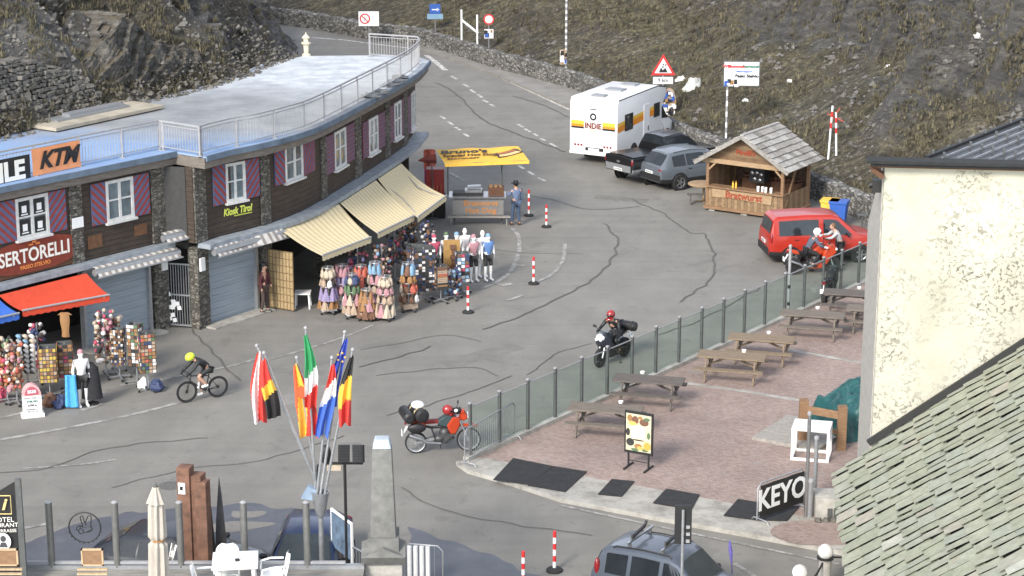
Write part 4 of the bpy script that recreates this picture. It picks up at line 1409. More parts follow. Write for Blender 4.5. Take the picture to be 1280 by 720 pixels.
# dry stone retaining wall behind the roof
def drywall():
    A, B = G(-10, 152, 6.0), G(112, 133, 6.0)
    A, B = Vector((-18.5, 69.6, 5.9)), Vector((-15.2, 75.2, 5.9))
    t = thing('dry_stone_wall', 'rough dry stone retaining wall on the slope behind the flat roof', 'wall', tuple(A))
    d = (B - A).normalized(); n = Vector((d.y, -d.x, 0)); L = (B - A).length
    b = MB(); r2 = random.Random(3)
    z = 0.0
    row = 0
    while z < 2.5 - 0.0:
        h = r2.uniform(.10, .20); s = r2.uniform(-.3, 0)
        top = 2.6
        while s < L:
            w = r2.uniform(.14, .42)
            prot = r2.uniform(.0, .10) - 0.45 * z
            c = A + d * (s + w / 2) + n * prot + Vector((0, 0, z + h / 2))
            M = Matrix.Translation(c) @ Matrix((d, n, Vector((0, 0, 1)))).transposed().to_4x4() @ Matrix.Rotation(r2.uniform(-.3, .3), 4, 'Y') @ Matrix.Rotation(r2.uniform(-.3, .3), 4, 'Z')
            if z < top * (0.42 + 0.45 * math.sin(math.pi * min(1, (s + 1.2) / (L + 1)))):
                hw, hd, hh = w / 2 * .94, .3, h / 2 * .93
                pts = []
                for sz in (-1, 1):
                    for sy in (-1, 1):
                        for sx in (-1, 1):
                            pts.append(M @ Vector((sx * hw * r2.uniform(.6, 1.05), sy * hd * r2.uniform(.8, 1.1), sz * hh * r2.uniform(.6, 1.1))))
                b.add(pts, [(0, 2, 3, 1), (4, 5, 7, 6), (0, 1, 5, 4), (1, 3, 7, 5), (3, 2, 6, 7), (2, 0, 4, 6)])
            s += w
        z += h
        row += 1
    b.build('masonry', 'boulder_dark', t, w=True)
drywall()

# ================================================================ BUILDERS: PEOPLE
def skin_mesh(name, verts, edges, radii, levels=1, root=0):
    me = bpy.data.meshes.new(name)
    me.from_pydata([tuple(v) for v in verts], edges, [])
    o = bpy.data.objects.new(name, me)
    col.objects.link(o)
    md = o.modifiers.new('skin', 'SKIN')
    md.use_smooth_shade = True
    sv = me.skin_vertices[0].data
    for k, r in enumerate(radii):
        sv[k].radius = (r, r) if not hasattr(r, '__len__') else r
        sv[k].use_root = (k == root)
    if levels:
        ss = o.modifiers.new('sub', 'SUBSURF')
        ss.levels = ss.render_levels = levels
    bpy.context.view_layer.update()
    out = bpy.data.meshes.new_from_object(o.evaluated_get(bpy.context.evaluated_depsgraph_get()))
    out.name = name
    bpy.data.objects.remove(o)
    bpy.data.meshes.remove(me)
    return out
STAND = dict(pelvis=(0, 0, 0.95), waist=(0, 0, 1.12), chest=(0, 0, 1.34), neck=(0, 0, 1.50), head=(0.02, 0, 1.65),
             shl=(0, 0.19, 1.43), shr=(0, -0.19, 1.43), ell=(-0.02, 0.25, 1.15), elr=(-0.02, -0.25, 1.15), wrl=(0.05, 0.26, 0.90), wrr=(0.05, -0.26, 0.90),
             hil=(0, 0.10, 0.92), hir=(0, -0.10, 0.92), knl=(0.02, 0.11, 0.50), knr=(0.02, -0.11, 0.50), anl=(0, 0.12, 0.09), anr=(0, -0.12, 0.09))
def person(label, loc, rz, pose=None, top='black_cloth', legs='black_cloth', shoes='black_plastic', gloves=None, helmet=None, hat=None, hair=None, face_dir=(1, 0, 0), short=False, bare_arms=False, cat='person'):
    J = {k: Vector(v) for k, v in STAND.items()}
    for k, v in (pose or {}).items():
        J[k] = Vector(v)
    t = thing('person', label, cat, loc, rz)
    V, E, Rr = [], [], []
    def nv(p, r):
        V.append(Vector(p)); Rr.append(r)
        return len(V) - 1
    def chain(a, pts):
        for p, r in pts:
            n = nv(p, r)
            E.append((a, n))
            a = n
        return a
    pe = nv(J['pelvis'], (0.135, 0.115))
    wa = chain(pe, [(J['waist'], (0.125, 0.10))])
    ch = chain(wa, [(J['chest'], (0.15, 0.115))])
    ne = chain(ch, [(J['neck'], 0.058)])
    fd = Vector(face_dir).normalized()
    chain(ne, [(J['head'] - Vector((0, 0, 0.07)), 0.062), (J['head'] + Vector((0, 0, 0.03)), 0.09), (J['head'] + Vector((0, 0, 0.10)), 0.06)])
    for s in 'lr':
        sh, el, wr = J['sh' + s], J['el' + s], J['wr' + s]
        a = chain(ch, [(sh, 0.062), (sh.lerp(el, 0.5), 0.052), (el, 0.043), (el.lerp(wr, 0.4), 0.042), (wr, 0.028)])
        d = (wr - el).normalized()
        side = d.cross(Vector((0, 0, 1)))
        side = side.normalized() if side.length > 0.1 else Vector((0, 1, 0))
        palm = chain(a, [(wr + d * 0.06, 0.034)])
        up = side.cross(d).normalized()
        for k in range(4):
            q = wr + d * 0.085 + side * (0.017 * (k - 1.5))
            ln = (0.062, 0.072, 0.067, 0.052)[k]
            f0 = nv(q - d * 0.03, 0.010)
            chain(f0, [(q, 0.0095), (q + d * ln * 0.55 - up * 0.012, 0.0085), (q + d * ln * 0.8 - up * 0.04, 0.007)])
        sg = 1 if s == 'l' else -1
        f0 = nv(wr + d * 0.03 + side * 0.02 * sg, 0.011)
        chain(f0, [(wr + d * 0.05 + side * 0.045 * sg, 0.010), (wr + d * 0.085 + side * 0.052 * sg - up * 0.015, 0.008)])
        hi, kn, an = J['hi' + s], J['kn' + s], J['an' + s]
        toe = J.get('to' + s, an + Vector((0.16, 0, -0.055)))
        chain(pe, [(hi, 0.093), (hi.lerp(kn, 0.5), 0.078), (kn, 0.056), (kn.lerp(an, 0.35), 0.056), (an, 0.038), (an.lerp(toe, 0.45) + Vector((0, 0, -0.012)), 0.040), (toe, 0.03)])
    me = skin_mesh('person_body', V, E, Rr, 1)
    b = MB()
    b.v = [v.co.copy() for v in me.vertices]
    b.f = [list(p.vertices) for p in me.polygons]
    b.m = [0] * len(b.f); b.s = [True] * len(b.f)
    hd = J['head']
    sd_ = Vector((0, 0, 1)).cross(fd).normalized()
    uz = fd.cross(sd_).normalized()
    FM = Matrix((fd, sd_, uz)).transposed().to_4x4()
    FM.translation = hd
    b.ell(hd, (0.098, 0.078, 0.122), 14, 10, 0, Matrix((fd, sd_, uz)).transposed().to_4x4())
    for sy in (-1, 1):
        b.ell(FM @ Vector((0.0, 0.08 * sy, -0.01)), (0.02, 0.012, 0.032), 8, 6, 0)
        b.ell(FM @ Vector((0.085, 0.032 * sy, 0.01)), (0.014, 0.016, 0.009), 8, 6, 1)
    b.tube([FM @ Vector((0.09, 0, 0.02)), FM @ Vector((0.112, 0, -0.025)), FM @ Vector((0.095, 0, -0.035))], [0.01, 0.017, 0.012], 6, 0)
    b.ell(FM @ Vector((0.083, 0, -0.062)), (0.014, 0.024, 0.006), 8, 6, 2)
    body = b.build('body', ['skin', 'sign_black', plain('lip', (0.35, 0.12, 0.10), 0.6)], t, fix=False)
    # clothes: thicker skins over the same joints
    def cloth(name, chains, m, lv=1):
        V2, E2_, R2 = [], [], []
        pos = {}
        for c in chains:
            prev = None
            for key, p, r in c:
                if key in pos:
                    n = pos[key]
                else:
                    V2.append(Vector(p)); R2.append(r); n = len(V2) - 1; pos[key] = n
                if prev is not None and (prev, n) not in E2_ and prev != n:
                    E2_.append((prev, n))
                prev = n
        me2 = skin_mesh(name, V2, E2_, R2, lv)
        me2.materials.clear()
        me2.materials.append(M_[m])
        o = bpy.data.objects.new(name, me2)
        col.objects.link(o)
        o.parent = t
        return o
    tc = [[('pe', J['pelvis'], (0.155, 0.13)), ('wa', J['waist'], (0.15, 0.12)), ('ch', J['chest'], (0.175, 0.135)), ('nk', J['chest'].lerp(J['neck'], 0.75), 0.085)]]
    for s in 'lr':
        sh, el, wr = J['sh' + s], J['el' + s], J['wr' + s]
        c = [('ch', 0, 0), ('sh' + s, sh, 0.078), ('um' + s, sh.lerp(el, 0.5), 0.066)]
        c[0] = ('ch', J['chest'], (0.175, 0.135))
        if not bare_arms:
            c += [('el' + s, el, 0.057), ('fm' + s, el.lerp(wr, 0.5), 0.053), ('wr' + s, el.lerp(wr, 0.93), 0.042)]
        tc.append(c)
    cloth('jacket', tc, top)
    lc = []
    for s in 'lr':
        hi, kn, an = J['hi' + s], J['kn' + s], J['an' + s]
        c = [('pe', J['pelvis'], (0.148, 0.128)), ('hi' + s, hi, 0.106), ('tm' + s, hi.lerp(kn, 0.5), 0.090)]
        c += [('kn' + s, hi.lerp(kn, 0.9), 0.075)] if short else [('kn' + s, kn, 0.070), ('sm' + s, kn.lerp(an, 0.4), 0.066), ('an' + s, kn.lerp(an, 0.92), 0.052)]
        lc.append(c)
    cloth('trousers', lc, legs)
    for s in 'lr':
        an = J['an' + s]
        toe = J.get('to' + s, an + Vector((0.16, 0, -0.055)))
        cloth('shoe', [[('a', an + Vector((0, 0, 0.02)), 0.052), ('h', an + (an - toe).normalized() * 0.03 + Vector((0, 0, -0.03)), 0.048), ('b', an.lerp(toe, 0.5) + Vector((0, 0, -0.005)), 0.05), ('c', toe + Vector((0.02, 0, 0)), 0.04)]], shoes)
    if gloves:
        for s in 'lr':
            el, wr = J['el' + s], J['wr' + s]
            d = (wr - el).normalized()
            cloth('glove', [[('a', wr - d * 0.05, 0.042), ('b', wr + d * 0.02, 0.043), ('c', wr + d * 0.08, 0.047), ('d', wr + d * 0.13, 0.032)]], gloves)
    return t, FM
def add_helmet(t, FM, m, visor='glass_dark', full=True):
    k = MB()
    k.ell(FM @ Vector((-0.01, 0, 0.02)), (0.155, 0.128, 0.15 if full else 0.12), 18, 12, 0, FM.to_3x3().to_4x4())
    if full:
        k.tube([FM @ Vector((0.07, 0.10, -0.11)), FM @ Vector((0.15, 0.05, -0.115)), FM @ Vector((0.165, 0, -0.115)), FM @ Vector((0.15, -0.05, -0.115)), FM @ Vector((0.07, -0.10, -0.11))], 0.035, 8)
    h = k.build('helmet', m, t, fix=False)
    if full:
        v = MB()
        v.ell(FM @ Vector((0.012, 0, 0.0)), (0.146, 0.122, 0.07), 16, 10, 0, FM.to_3x3().to_4x4())
        v.build('visor', visor, h, fix=False)
    return h
# ================================================================ BUILDERS: WHEELS, CARS
def wheel(parent, c, r, w, spokes=5, rim_m='steel', tyre_m='rubber', rim_r=0.66, axis='Y', name='wheel', thin=False):
    e = bpy.data.objects.new(name, None)
    e.empty_display_size = 0.1
    col.objects.link(e)
    e.parent = parent
    e.location = c
    h = w / 2
    k = MB()
    ri = r * (0.86 if thin else rim_r)
    k.lathe([(ri, -h * .8), (r * .93, -h), (r * .985, -h * .7), (r, 0), (r * .985, h * .7), (r * .93, h), (ri, h * .8), (ri * 0.985, h * .5), (ri * 0.985, -h * .5), (ri, -h * .8)][:-1] + [(ri, -h * .8)], n=26, axis=axis)
    # remove end caps (first/last rings coincide)
    k.f = k.f[:-2]; k.m = k.m[:-2]; k.s = k.s[:-2]
    k.build('tyre', tyre_m, e)
    k = MB()
    n = 24
    k.lathe([(ri * .99, -h * .98), (ri * .90, -h * .85), (ri * .90, h * .85), (ri * .99, h * .98), (ri * 1.0, 0)], n=n, axis=axis)
    k.f = k.f[:-2]; k.m = k.m[:-2]; k.s = k.s[:-2]
    hub = 0.13 * r if thin else 0.17 * r
    k.lathe([(hub, -h * .86), (hub, h * .86)], n=10, axis=axis)
    for i in range(spokes):
        a = 2 * math.pi * i / spokes
        d = Vector((math.cos(a), 0, math.sin(a)))
        if thin:
            k.tube([d * hub * 0.8 + Vector((0, h * .4 * (1 if i % 2 else -1), 0)), d * ri * 0.95], 0.0035 if r > 0.33 else 0.006, 4)
        else:
            for sy in (-1, 1):
                k.bar(d * hub * 0.7 + Vector((0, sy * h * .85, 0)), d * ri * 0.92 + Vector((0, sy * h * .88, 0)), 0.17 * r, 0.03, 0, up=(0, 1, 0))
    if not thin:
        k.lathe([(ri * .88, -h * .66), (ri * .88, h * .66)], n=20, axis=axis, mi=1)
    k.build('rim', [rim_m, 'black_plastic'], e)
    return e

class Shell:
    """lofted car body: stations (x, z_bottom, z_belt, z_top, half_belt, half_top)"""
    def __init__(self, st, W):
        self.st, self.hw = st, W / 2
    def params(self, x):
        s = self.st
        if x <= s[0][0]: return s[0]
        for k in range(len(s) - 1):
            if x <= s[k + 1][0]:
                t = (x - s[k][0]) / (s[k + 1][0] - s[k][0])
                return tuple(a + (b - a) * t for a, b in zip(s[k], s[k + 1]))
        return s[-1]
    def sec(self, x):
        _, zb, zm, zt, wb, wt = self.params(x)
        h = zm - zb
        dz = zt - zm
        a = [(0, zb), (wb * .9, zb), (wb * .985, zb + .16 * h), (wb * 1.0, zb + .62 * h), (wb * .965, zm), (wt, zt - min(.07, dz * .5)), (wt * .86, zt), (0, zt + .025)]
        pts = [Vector((x, -y, z)) for y, z in a] + [Vector((x, y, z)) for y, z in reversed(a[:-1])]
        return pts
    def S(self, x, q):
        p = self.sec(x)
        k = min(int(q), 13)
        return p[k].lerp(p[k + 1], q - k)
    def N(self, x, q):
        e = 0.01
        q0, q1 = max(0, q - e), min(14, q + e)
        du = self.S(x, q1) - self.S(x, q0)
        dx = self.S(x + e, q) - self.S(x - e, q)
        n = dx.cross(du)
        if n.length < 1e-9: return Vector((0, 0, 1))
        n.normalize()
        c = Vector((x, 0, (self.params(x)[1] + self.params(x)[3]) / 2))
        if n.dot(self.S(x, q) - c) < 0: n = -n
        return n
    def body(self, parent, m, name='body'):
        xs = [s[0] for s in self.st]
        b = MB()
        vs, fs = [], []
        for x in xs:
            vs += self.sec(x)[:-1] if False else self.sec(x)
        n = 15
        for k in range(len(xs) - 1):
            for j in range(n - 1):
                a = k * n + j
                fs.append((a, a + 1, a + n + 1, a + n))
        fs.append(tuple(range(n)))
        fs.append(tuple(reversed(range((len(xs) - 1) * n, len(xs) * n))))
        b.add(vs, fs, 0, True)
        return b.build(name, m, parent, sharp=28)
    def patch(self, x0, x1, q0, q1, m, name, parent, off=0.008, xq=None, nq=None, both=False, mb=None, mi=0):
        """x0,x1 may be (at q0, at q1) pairs for slanted edges"""
        X0 = x0 if hasattr(x0, '__len__') else (x0, x0)
        X1 = x1 if hasattr(x1, '__len__') else (x1, x1)
        qs = sorted(set([q0, q1] + [float(k) for k in range(int(math.ceil(q0)), int(q1) + 1) if q0 < k < q1]))
        b = mb or MB()
        rows = []
        base_x = sorted(set([0.0, 1.0, .2, .4, .6, .8] + [min(1, max(0, (s[0] - X0[0]) / (X1[0] - X0[0]))) for s in self.st if X1[0] != X0[0]]))
        for q in qs:
            t = (q - q0) / (q1 - q0)
            a, c = X0[0] + (X0[1] - X0[0]) * t, X1[0] + (X1[1] - X1[0]) * t
            rows.append([self.S(a + (c - a) * u, q) + self.N(a + (c - a) * u, q) * off for u in base_x])
        w = len(base_x)
        b.add([p for r in rows for p in r], [(j * w + i, j * w + i + 1, (j + 1) * w + i + 1, (j + 1) * w + i) for j in range(len(rows) - 1) for i in range(w - 1)], mi, False)
        if mb: return None
        return b.build(name, m, parent)
def finish_car(t, sh, W, wheels, r, paint, windows, doors, rear_win, screen, tail, head, plates=True, rim='steel', spokes=5, mirror_x=None, mirror_z=1.0, arch_m='black_plastic', tail_m='tail_red', cladding=None, rails=None):
    body = sh.body(t, paint)
    for x in wheels:
        for s in (-1, 1):
            hw = sh.params(x)[4]
            k = MB()
            k.lathe([(r + .075, -.012), (r + .075, .006)], (x, s * (hw + .002), r), 28, 0, 'Y')
            k.build('wheel_arch', arch_m, t)
            wheel(t, (x, s * (hw - 0.055), r), r, 0.215, spokes, rim)
    for d in doors:
        for q0, q1, sg in ((2.05, 3.97, 1), (10.03, 11.95, -1)):
            dp = sh.patch(d[0], d[1], q0, q1, paint, 'door', t, 0.010)
            p = sh.S(d[0] + 0.16, 3.7 if sg == 1 else 10.3)
            k = MB()
            k.box(p.x - .08, p.y - .03, p.z - .015, p.x + .08, p.y + .03, p.z + .015)
            k.build('handle', 'black_plastic', dp)
    for (a, c) in windows:
        sh.patch(a, c, 4.1, 4.88, 'glass_dark', 'window', t, 0.012)
        sh.patch((a[1], a[0]) if hasattr(a, '__len__') else a, (c[1], c[0]) if hasattr(c, '__len__') else c, 9.12, 9.90, 'glass_dark', 'window', t, 0.012)
    if rear_win:
        sh.patch(rear_win[0], rear_win[1], rear_win[2] if len(rear_win) > 2 else 5.9, 14 - (rear_win[2] if len(rear_win) > 2 else 5.9), 'glass_dark', 'rear_window', t, 0.012)
    if screen:
        sh.patch(screen[0], screen[1], 5.75, 8.25, 'windscreen_glass', 'windscreen', t, 0.012)
    x0, x1 = sh.st[0][0], sh.st[-1][0]
    for s in (-1, 1):
        k = MB()
        tx, ty, tz, tw, thh = tail
        k.ell((tx + .03, s * ty, tz), (.07, tw / 2, thh / 2), 10, 8)
        k.build('tail_light', tail_m, t)
        k = MB()
        tx, ty, tz, tw, thh = head
        k.ell((tx, s * ty, tz), (0.12, tw / 2, thh / 2), 12, 8)
        k.build('headlight', 'lamp_glass', t)
        if mirror_x is not None:
            k = MB()
            hw = sh.params(mirror_x)[4]
            k.ell((mirror_x, s * (hw + .10), mirror_z), (0.07, 0.11, 0.075), 10, 8)
            k.bar((mirror_x, s * (hw - .08), mirror_z - .05), (mirror_x, s * (hw + .06), mirror_z - .03), .04, .04)
            k.build('wing_mirror', 'black_plastic', t)
        if rails:
            k = MB()
            pts = [sh.S(x, 5.6 if s == -1 else 8.4) + Vector((0, 0, .045 if rails[0] < x < rails[1] else 0)) for x in [rails[0], rails[0] + .08, (rails[0] + rails[1]) / 2, rails[1] - .08, rails[1]]]
            k.tube(pts, .018, 6)
            k.build('roof_rail', rails[2], t)
    if plates:
        k = MB(); k.box(x0 - .035, -.26, plates[0] - .055, x0 - .005, .26, plates[0] + .055)
        pl = k.build('number_plate', 'sign_white', t)
        k = MB()
        for i in range(6):
            yy = -.19 + .075 * i
            k.box(x0 - .040, yy - .02, plates[0] - .03, x0 - .036, yy + .02, plates[0] + .03)
        k.build('plate_digit', 'sign_black', pl)
        k = MB(); k.box(x1 + .005, -.26, .45 - .05, x1 + .03, .26, .45 + .05)
        k.build('number_plate', 'sign_white', t)
    if cladding:
        k = MB()
        sh.patch(x0 + .02, x1 - .02, 1.05, 2.35, None, None, None, 0.014, mb=k)
        sh.patch(x0 + .02, x1 - .02, 11.65, 12.95, None, None, None, 0.014, mb=k)
        k.box(x0 - .03, -W / 2 * .86, sh.st[0][1], x0 + .04, W / 2 * .86, sh.st[0][1] + .26)
        k.box(x1 - .06, -W / 2 * .72, sh.st[-1][1], x1 + .03, W / 2 * .72, sh.st[-1][1] + .2)
        k.build('bumper_trim', cladding, t)
    return body
plain('tail_red', (0.22, 0.010, 0.012), 0.25, var=0.1, coat=0.5)
plain('lamp_glass', (0.65, 0.68, 0.70), 0.15, var=0.1)
def paint(name, c, metal=0.0, rough=0.35):
    return mat(name, c, rough, 0.04, 1.0, metal, coat=0.3)
paint('paint_red', (0.36, 0.024, 0.013))
paint('paint_grey', (0.135, 0.155, 0.175), 0.3)
paint('paint_black', (0.007, 0.007, 0.008))
paint('paint_white', (0.80, 0.80, 0.80))
paint('paint_silver', (0.085, 0.10, 0.125), 0.3)
paint('paint_navy', (0.015, 0.028, 0.075))
paint('paint_dark', (0.012, 0.016, 0.023))
paint('moto_red', (0.46, 0.05, 0.015))
paint('moto_blue', (0.028, 0.032, 0.045))

# ================================================================ BUILDERS: TWO-WHEELERS
def motorcycle(label, loc, rz, body='moto_red', lower='black_plastic', seat='black_plastic', spokes=5, thin=False, rim='black_plastic', kind='road', luggage=False, topbox=False, white_nose=False, group=None, lean=0.0):
    t = thing('motorcycle', label, 'motorcycle', loc, rz, group)
    t.rotation_euler = (lean, 0, rz)
    rr, rf = (0.31, 0.31) if kind == 'road' else (0.31, 0.345)
    xr, xf = -0.74, 0.74
    wheel(t, (xr, 0, rr), rr, 0.16 if kind == 'road' else 0.13, 18 if thin else spokes, rim, thin=thin)
    wheel(t, (xf, 0, rf), rf, 0.12 if kind == 'road' else 0.09, 18 if thin else spokes, rim, thin=thin)
    k = MB()
    k.bar((xr, .09, rr), (-.12, .10, .45), .04, .07); k.bar((xr, -.09, rr), (-.12, -.10, .45), .04, .07)
    k.build('swing_arm', 'steel' if kind != 'road' else 'black_plastic', t)
    k = MB()
    for s in (-1, 1):
        k.tube([(xf, .085 * s, rf), (.52, .085 * s, .86), (.44, .085 * s, 1.02)], [.032, .026, .022], 8)
    k.build('front_fork', 'galvanised', t)
    k = MB()
    k.box(-.20, -.15, .30, .26, .15, .56); k.ell((.08, 0, .58), (.17, .17, .16), 12, 8); k.ell((-.08, 0, .42), (.2, .2, .14), 12, 8)
    k.tube([(.22, .06, .5), (.34, .07, .40), (.18, .12, .24), (-.2, .14, .25)], .026, 7)
    k.build('engine', plain('engine_grey', (0.07, 0.07, 0.072), 0.5, metal=0.4, var=0.4, scale=12), t)
    k = MB()
    k.tube([(.44, 0, .98), (.05, 0, .74), (-.3, 0, .72), (-.85, 0, .86)], [.05, .05, .04, .03], 7)
    k.tube([(.42, .06, .9), (.3, .16, .55), (.05, .17, .3), (-.2, .15, .4), (-.3, .12, .72)], .022, 6)
    k.tube([(.42, -.06, .9), (.3, -.16, .55), (.05, -.17, .3), (-.2, -.15, .4), (-.3, -.12, .72)], .022, 6)
    k.build('frame', 'black_plastic', t)
    def shell(pts, hw, m, name, seg=3):
        """side outline pts (x,z), half widths hw per point, rounded over"""
        k = MB()
        n = len(pts)
        vs, fs = [], []
        for wv in (-1, -.72, .72, 1):
            for (x, z), h in zip(pts, hw):
                cx, cz = sum(p[0] for p in pts) / n, sum(p[1] for p in pts) / n
                sc_ = 0.78 if abs(wv) == 1 else 1.0
                vs.append((cx + (x - cx) * sc_, wv * h, cz + (z - cz) * sc_))
        for r in range(3):
            for j in range(n):
                fs.append((r * n + j, r * n + (j + 1) % n, (r + 1) * n + (j + 1) % n, (r + 1) * n + j))
        fs += [tuple(range(n)), tuple(range(3 * n, 4 * n))]
        k.add(vs, fs, 0, True)
        return k.build(name, m, t, sharp=50)
    if kind == 'road':
        shell([(.42, .88), (.36, 1.02), (.15, 1.06), (-.10, .88), (-.12, .74), (.25, .72)], [.09, .12, .16, .12, .11, .12], body, 'fuel_tank')
        shell([(-.08, .78), (-.10, .87), (-.35, .84), (-.62, .90), (-.66, .83), (-.3, .74)], [.12, .13, .16, .14, .12, .12], seat, 'seat')
        shell([(-.5, .78), (-.62, .90), (-.98, .98), (-1.02, .92), (-.7, .78)], [.11, .12, .07, .06, .1], body, 'tail_fairing')
        shell([(.86, .92), (.74, 1.10), (.50, 1.10), (.34, .86), (.30, .50), (.48, .36), (.62, .62), (.82, .78)], [.10, .15, .20, .22, .20, .16, .2, .16], body, 'fairing')
        shell([(.32, .5), (.45, .36), (.3, .22), (-.15, .22), (-.2, .34), (.1, .42)], [.19, .17, .16, .15, .15, .18], lower, 'belly_fairing')
    else:
        shell([(.44, .90), (.40, 1.04), (.12, 1.10), (-.12, .94), (-.12, .80), (.2, .72)], [.09, .12, .17, .12, .12, .16], lower, 'fuel_tank')
        shell([(-.06, .86), (-.10, .95), (-.45, .94), (-.8, .99), (-.82, .90), (-.4, .84)], [.11, .12, .14, .12, .1, .11], seat, 'seat')
        shell([(-.45, .80), (-.5, .90), (-.92, .97), (-.95, .88), (-.66, .74)], [.13, .13, .10, .1, .13], body, 'tail_fairing')
        shell([(.52, .80), (.50, 1.02), (.30, 1.04), (.12, .80), (.22, .55), (.36, .52)], [.12, .14, .19, .20, .20, .17], body, 'radiator_shroud')
        shell([(.74, .98), (.62, 1.22), (.50, 1.20), (.48, .95), (.6, .9)], [.10, .13, .12, .12, .11], body, 'headlight_mask')
        shell([(1.02, .72), (.86, .80), (.6, .80), (.46, .74), (.7, .73)], [.05, .07, .08, .05, .07], body, 'front_mudguard')
    k = MB()
    k.tube([(-.05, -.16, .30), (-.45, -.18, .34), (-.55, -.18, .42), (-.92, -.18, .56)], [.03, .035, .05, .058], 9)
    k.build('exhaust', 'steel', t)
    k = MB()
    zb = 1.06 if kind == 'road' else 1.16
    k.tube([(.34, .36, zb), (.40, .2, zb + .02), (.42, 0, zb - .02), (.40, -.2, zb + .02), (.34, -.36, zb)], .016, 6)
    for s in (-1, 1):
        k.tube([(.34, .37 * s, zb), (.36, .25 * s, zb + .01)], .022, 6, 0)
    h = k.build('handlebar', 'black_plastic', t)
    for s in (-1, 1):
        m = MB()
        m.tube([(.42, .24 * s, zb + .02), (.48, .33 * s, zb + .16)], .01, 5)
        m.ell((.48, .37 * s, zb + .18), (.025, .075, .05), 10, 6)
        m.build('mirror', 'black_plastic', h)
    k = MB()
    if kind == 'road':
        for s in (-1, 1):
            k.ell((.84, .075 * s, .92), (.05, .06, .05), 10, 8)
    else:
        k.box(.71, -.09, .98, .75, .09, 1.12)
    k.build('headlight', 'lamp_glass', t)
    k = MB()
    a, c = (.80, 1.02), (.52, 1.32 if kind == 'road' else 1.36)
    k.grid(lambda u, v: Vector((a[0] + (c[0] - a[0]) * v - .10 * (2 * u - 1) ** 2, (.17 - .05 * v) * (2 * u - 1), a[1] + (c[1] - a[1]) * v)), 8, 4)
    if kind == 'road':
        k.build('windscreen', 'fence_glass', t, fix=False)
    k = MB(); k.box(-1.05, -.06, .84, -1.0, .06, .90); k.build('tail_light', 'tail_red', t)
    k = MB(); k.ext([(-1.0, -.01, .80), (-1.13, -.01, .52), (-1.10, -.01, .50), (-.95, -.01, .78)], (0, .02, 0)); k.box(-1.14, -.10, .52, -1.12, .10, .68); k.build('number_plate', 'sign_white', t)
    k = MB(); k.tube([(-.05, .14, .26), (-.02, .30, .02)], .012, 5); k.box(-.06, .27, 0, .02, .34, .012)
    k.build('side_stand', 'black_plastic', t)
    if white_nose:
        k = MB(); k.ell((.72, 0, .97), (.15, .155, .13), 14, 10)
        k.build('nose_panel', 'paint_white', t)
    return t
def bicycle(label, loc, rz):
    t = thing('bicycle', label, 'bicycle', loc, rz)
    r = 0.34
    wheel(t, (-.5, 0, r), r, .028, 20, 'black_plastic', thin=True)
    wheel(t, (.5, 0, r), r, .028, 20, 'black_plastic', thin=True)
    k = MB()
    bb, st, ht, hb = (-.10, 0, .28), (-.23, 0, .78), (.36, 0, .82), (.40, 0, .68)
    k.tube([bb, st], .018, 7); k.tube([(-.215, 0, .74), ht], .018, 7); k.tube([bb, hb], .024, 7); k.tube([ht, hb], .022, 7)
    for s in (-1, 1):
        k.tube([(-.5, .05 * s, r), bb], .010, 5); k.tube([(-.5, .05 * s, r), (-.215, .01 * s, .72)], .008, 5)
        k.tube([(.5, .045 * s, r), (.41, .03 * s, .66)], .012, 5)
    k.build('frame', plain('bike_black', (.02, .02, .022), .35), t)
    k = MB(); k.tube([st, (-.25, 0, .93)], .014, 6); k.build('seat_post', 'black_plastic', t)
    k = MB(); k.ext([(-.40, .07, .95), (-.40, -.07, .95), (-.2, -.025, .955), (-.10, -.015, .95), (-.10, .015, .95), (-.2, .025, .955)], (0, 0, .03)); k.build('saddle', 'black_plastic', t)
    k = MB()
    k.tube([(.35, 0, .84), (.34, 0, .90), (.43, 0, .92)], .014, 6)
    k.tube([(.43, -.20, .92), (.43, .20, .92)], .013, 6)
    for s in (-1, 1):
        k.tube([(.43, .20 * s, .92), (.52, .205 * s, .92), (.55, .21 * s, .86), (.50, .21 * s, .79), (.43, .21 * s, .79)], .013, 6)
    k.build('handlebar', 'black_plastic', t)
    k = MB(); k.lathe([(.09, -.004), (.09, .004)], (-.10, -.05, .28), 20, 0, 'Y'); k.bar((-.10, -.06, .28), (-.02, -.08, .13), .02, .02); k.bar((-.10, .06, .28), (-.18, .08, .43), .02, .02); k.box(-.06, -.16, .12, .03, -.07, .14); k.box(-.22, .07, .42, -.13, .16, .44)
    k.build('crankset', 'steel', t)
    k = MB(); k.tube([(.13, 0, .40), (.10, 0, .58)], .035, 8); k.build('bottle', 'sign_white', t)
    return t

# ================================================================ VEHICLES
def car_at(name, label, cat, loc, rz):
    return thing(name, label, cat, loc, rz)
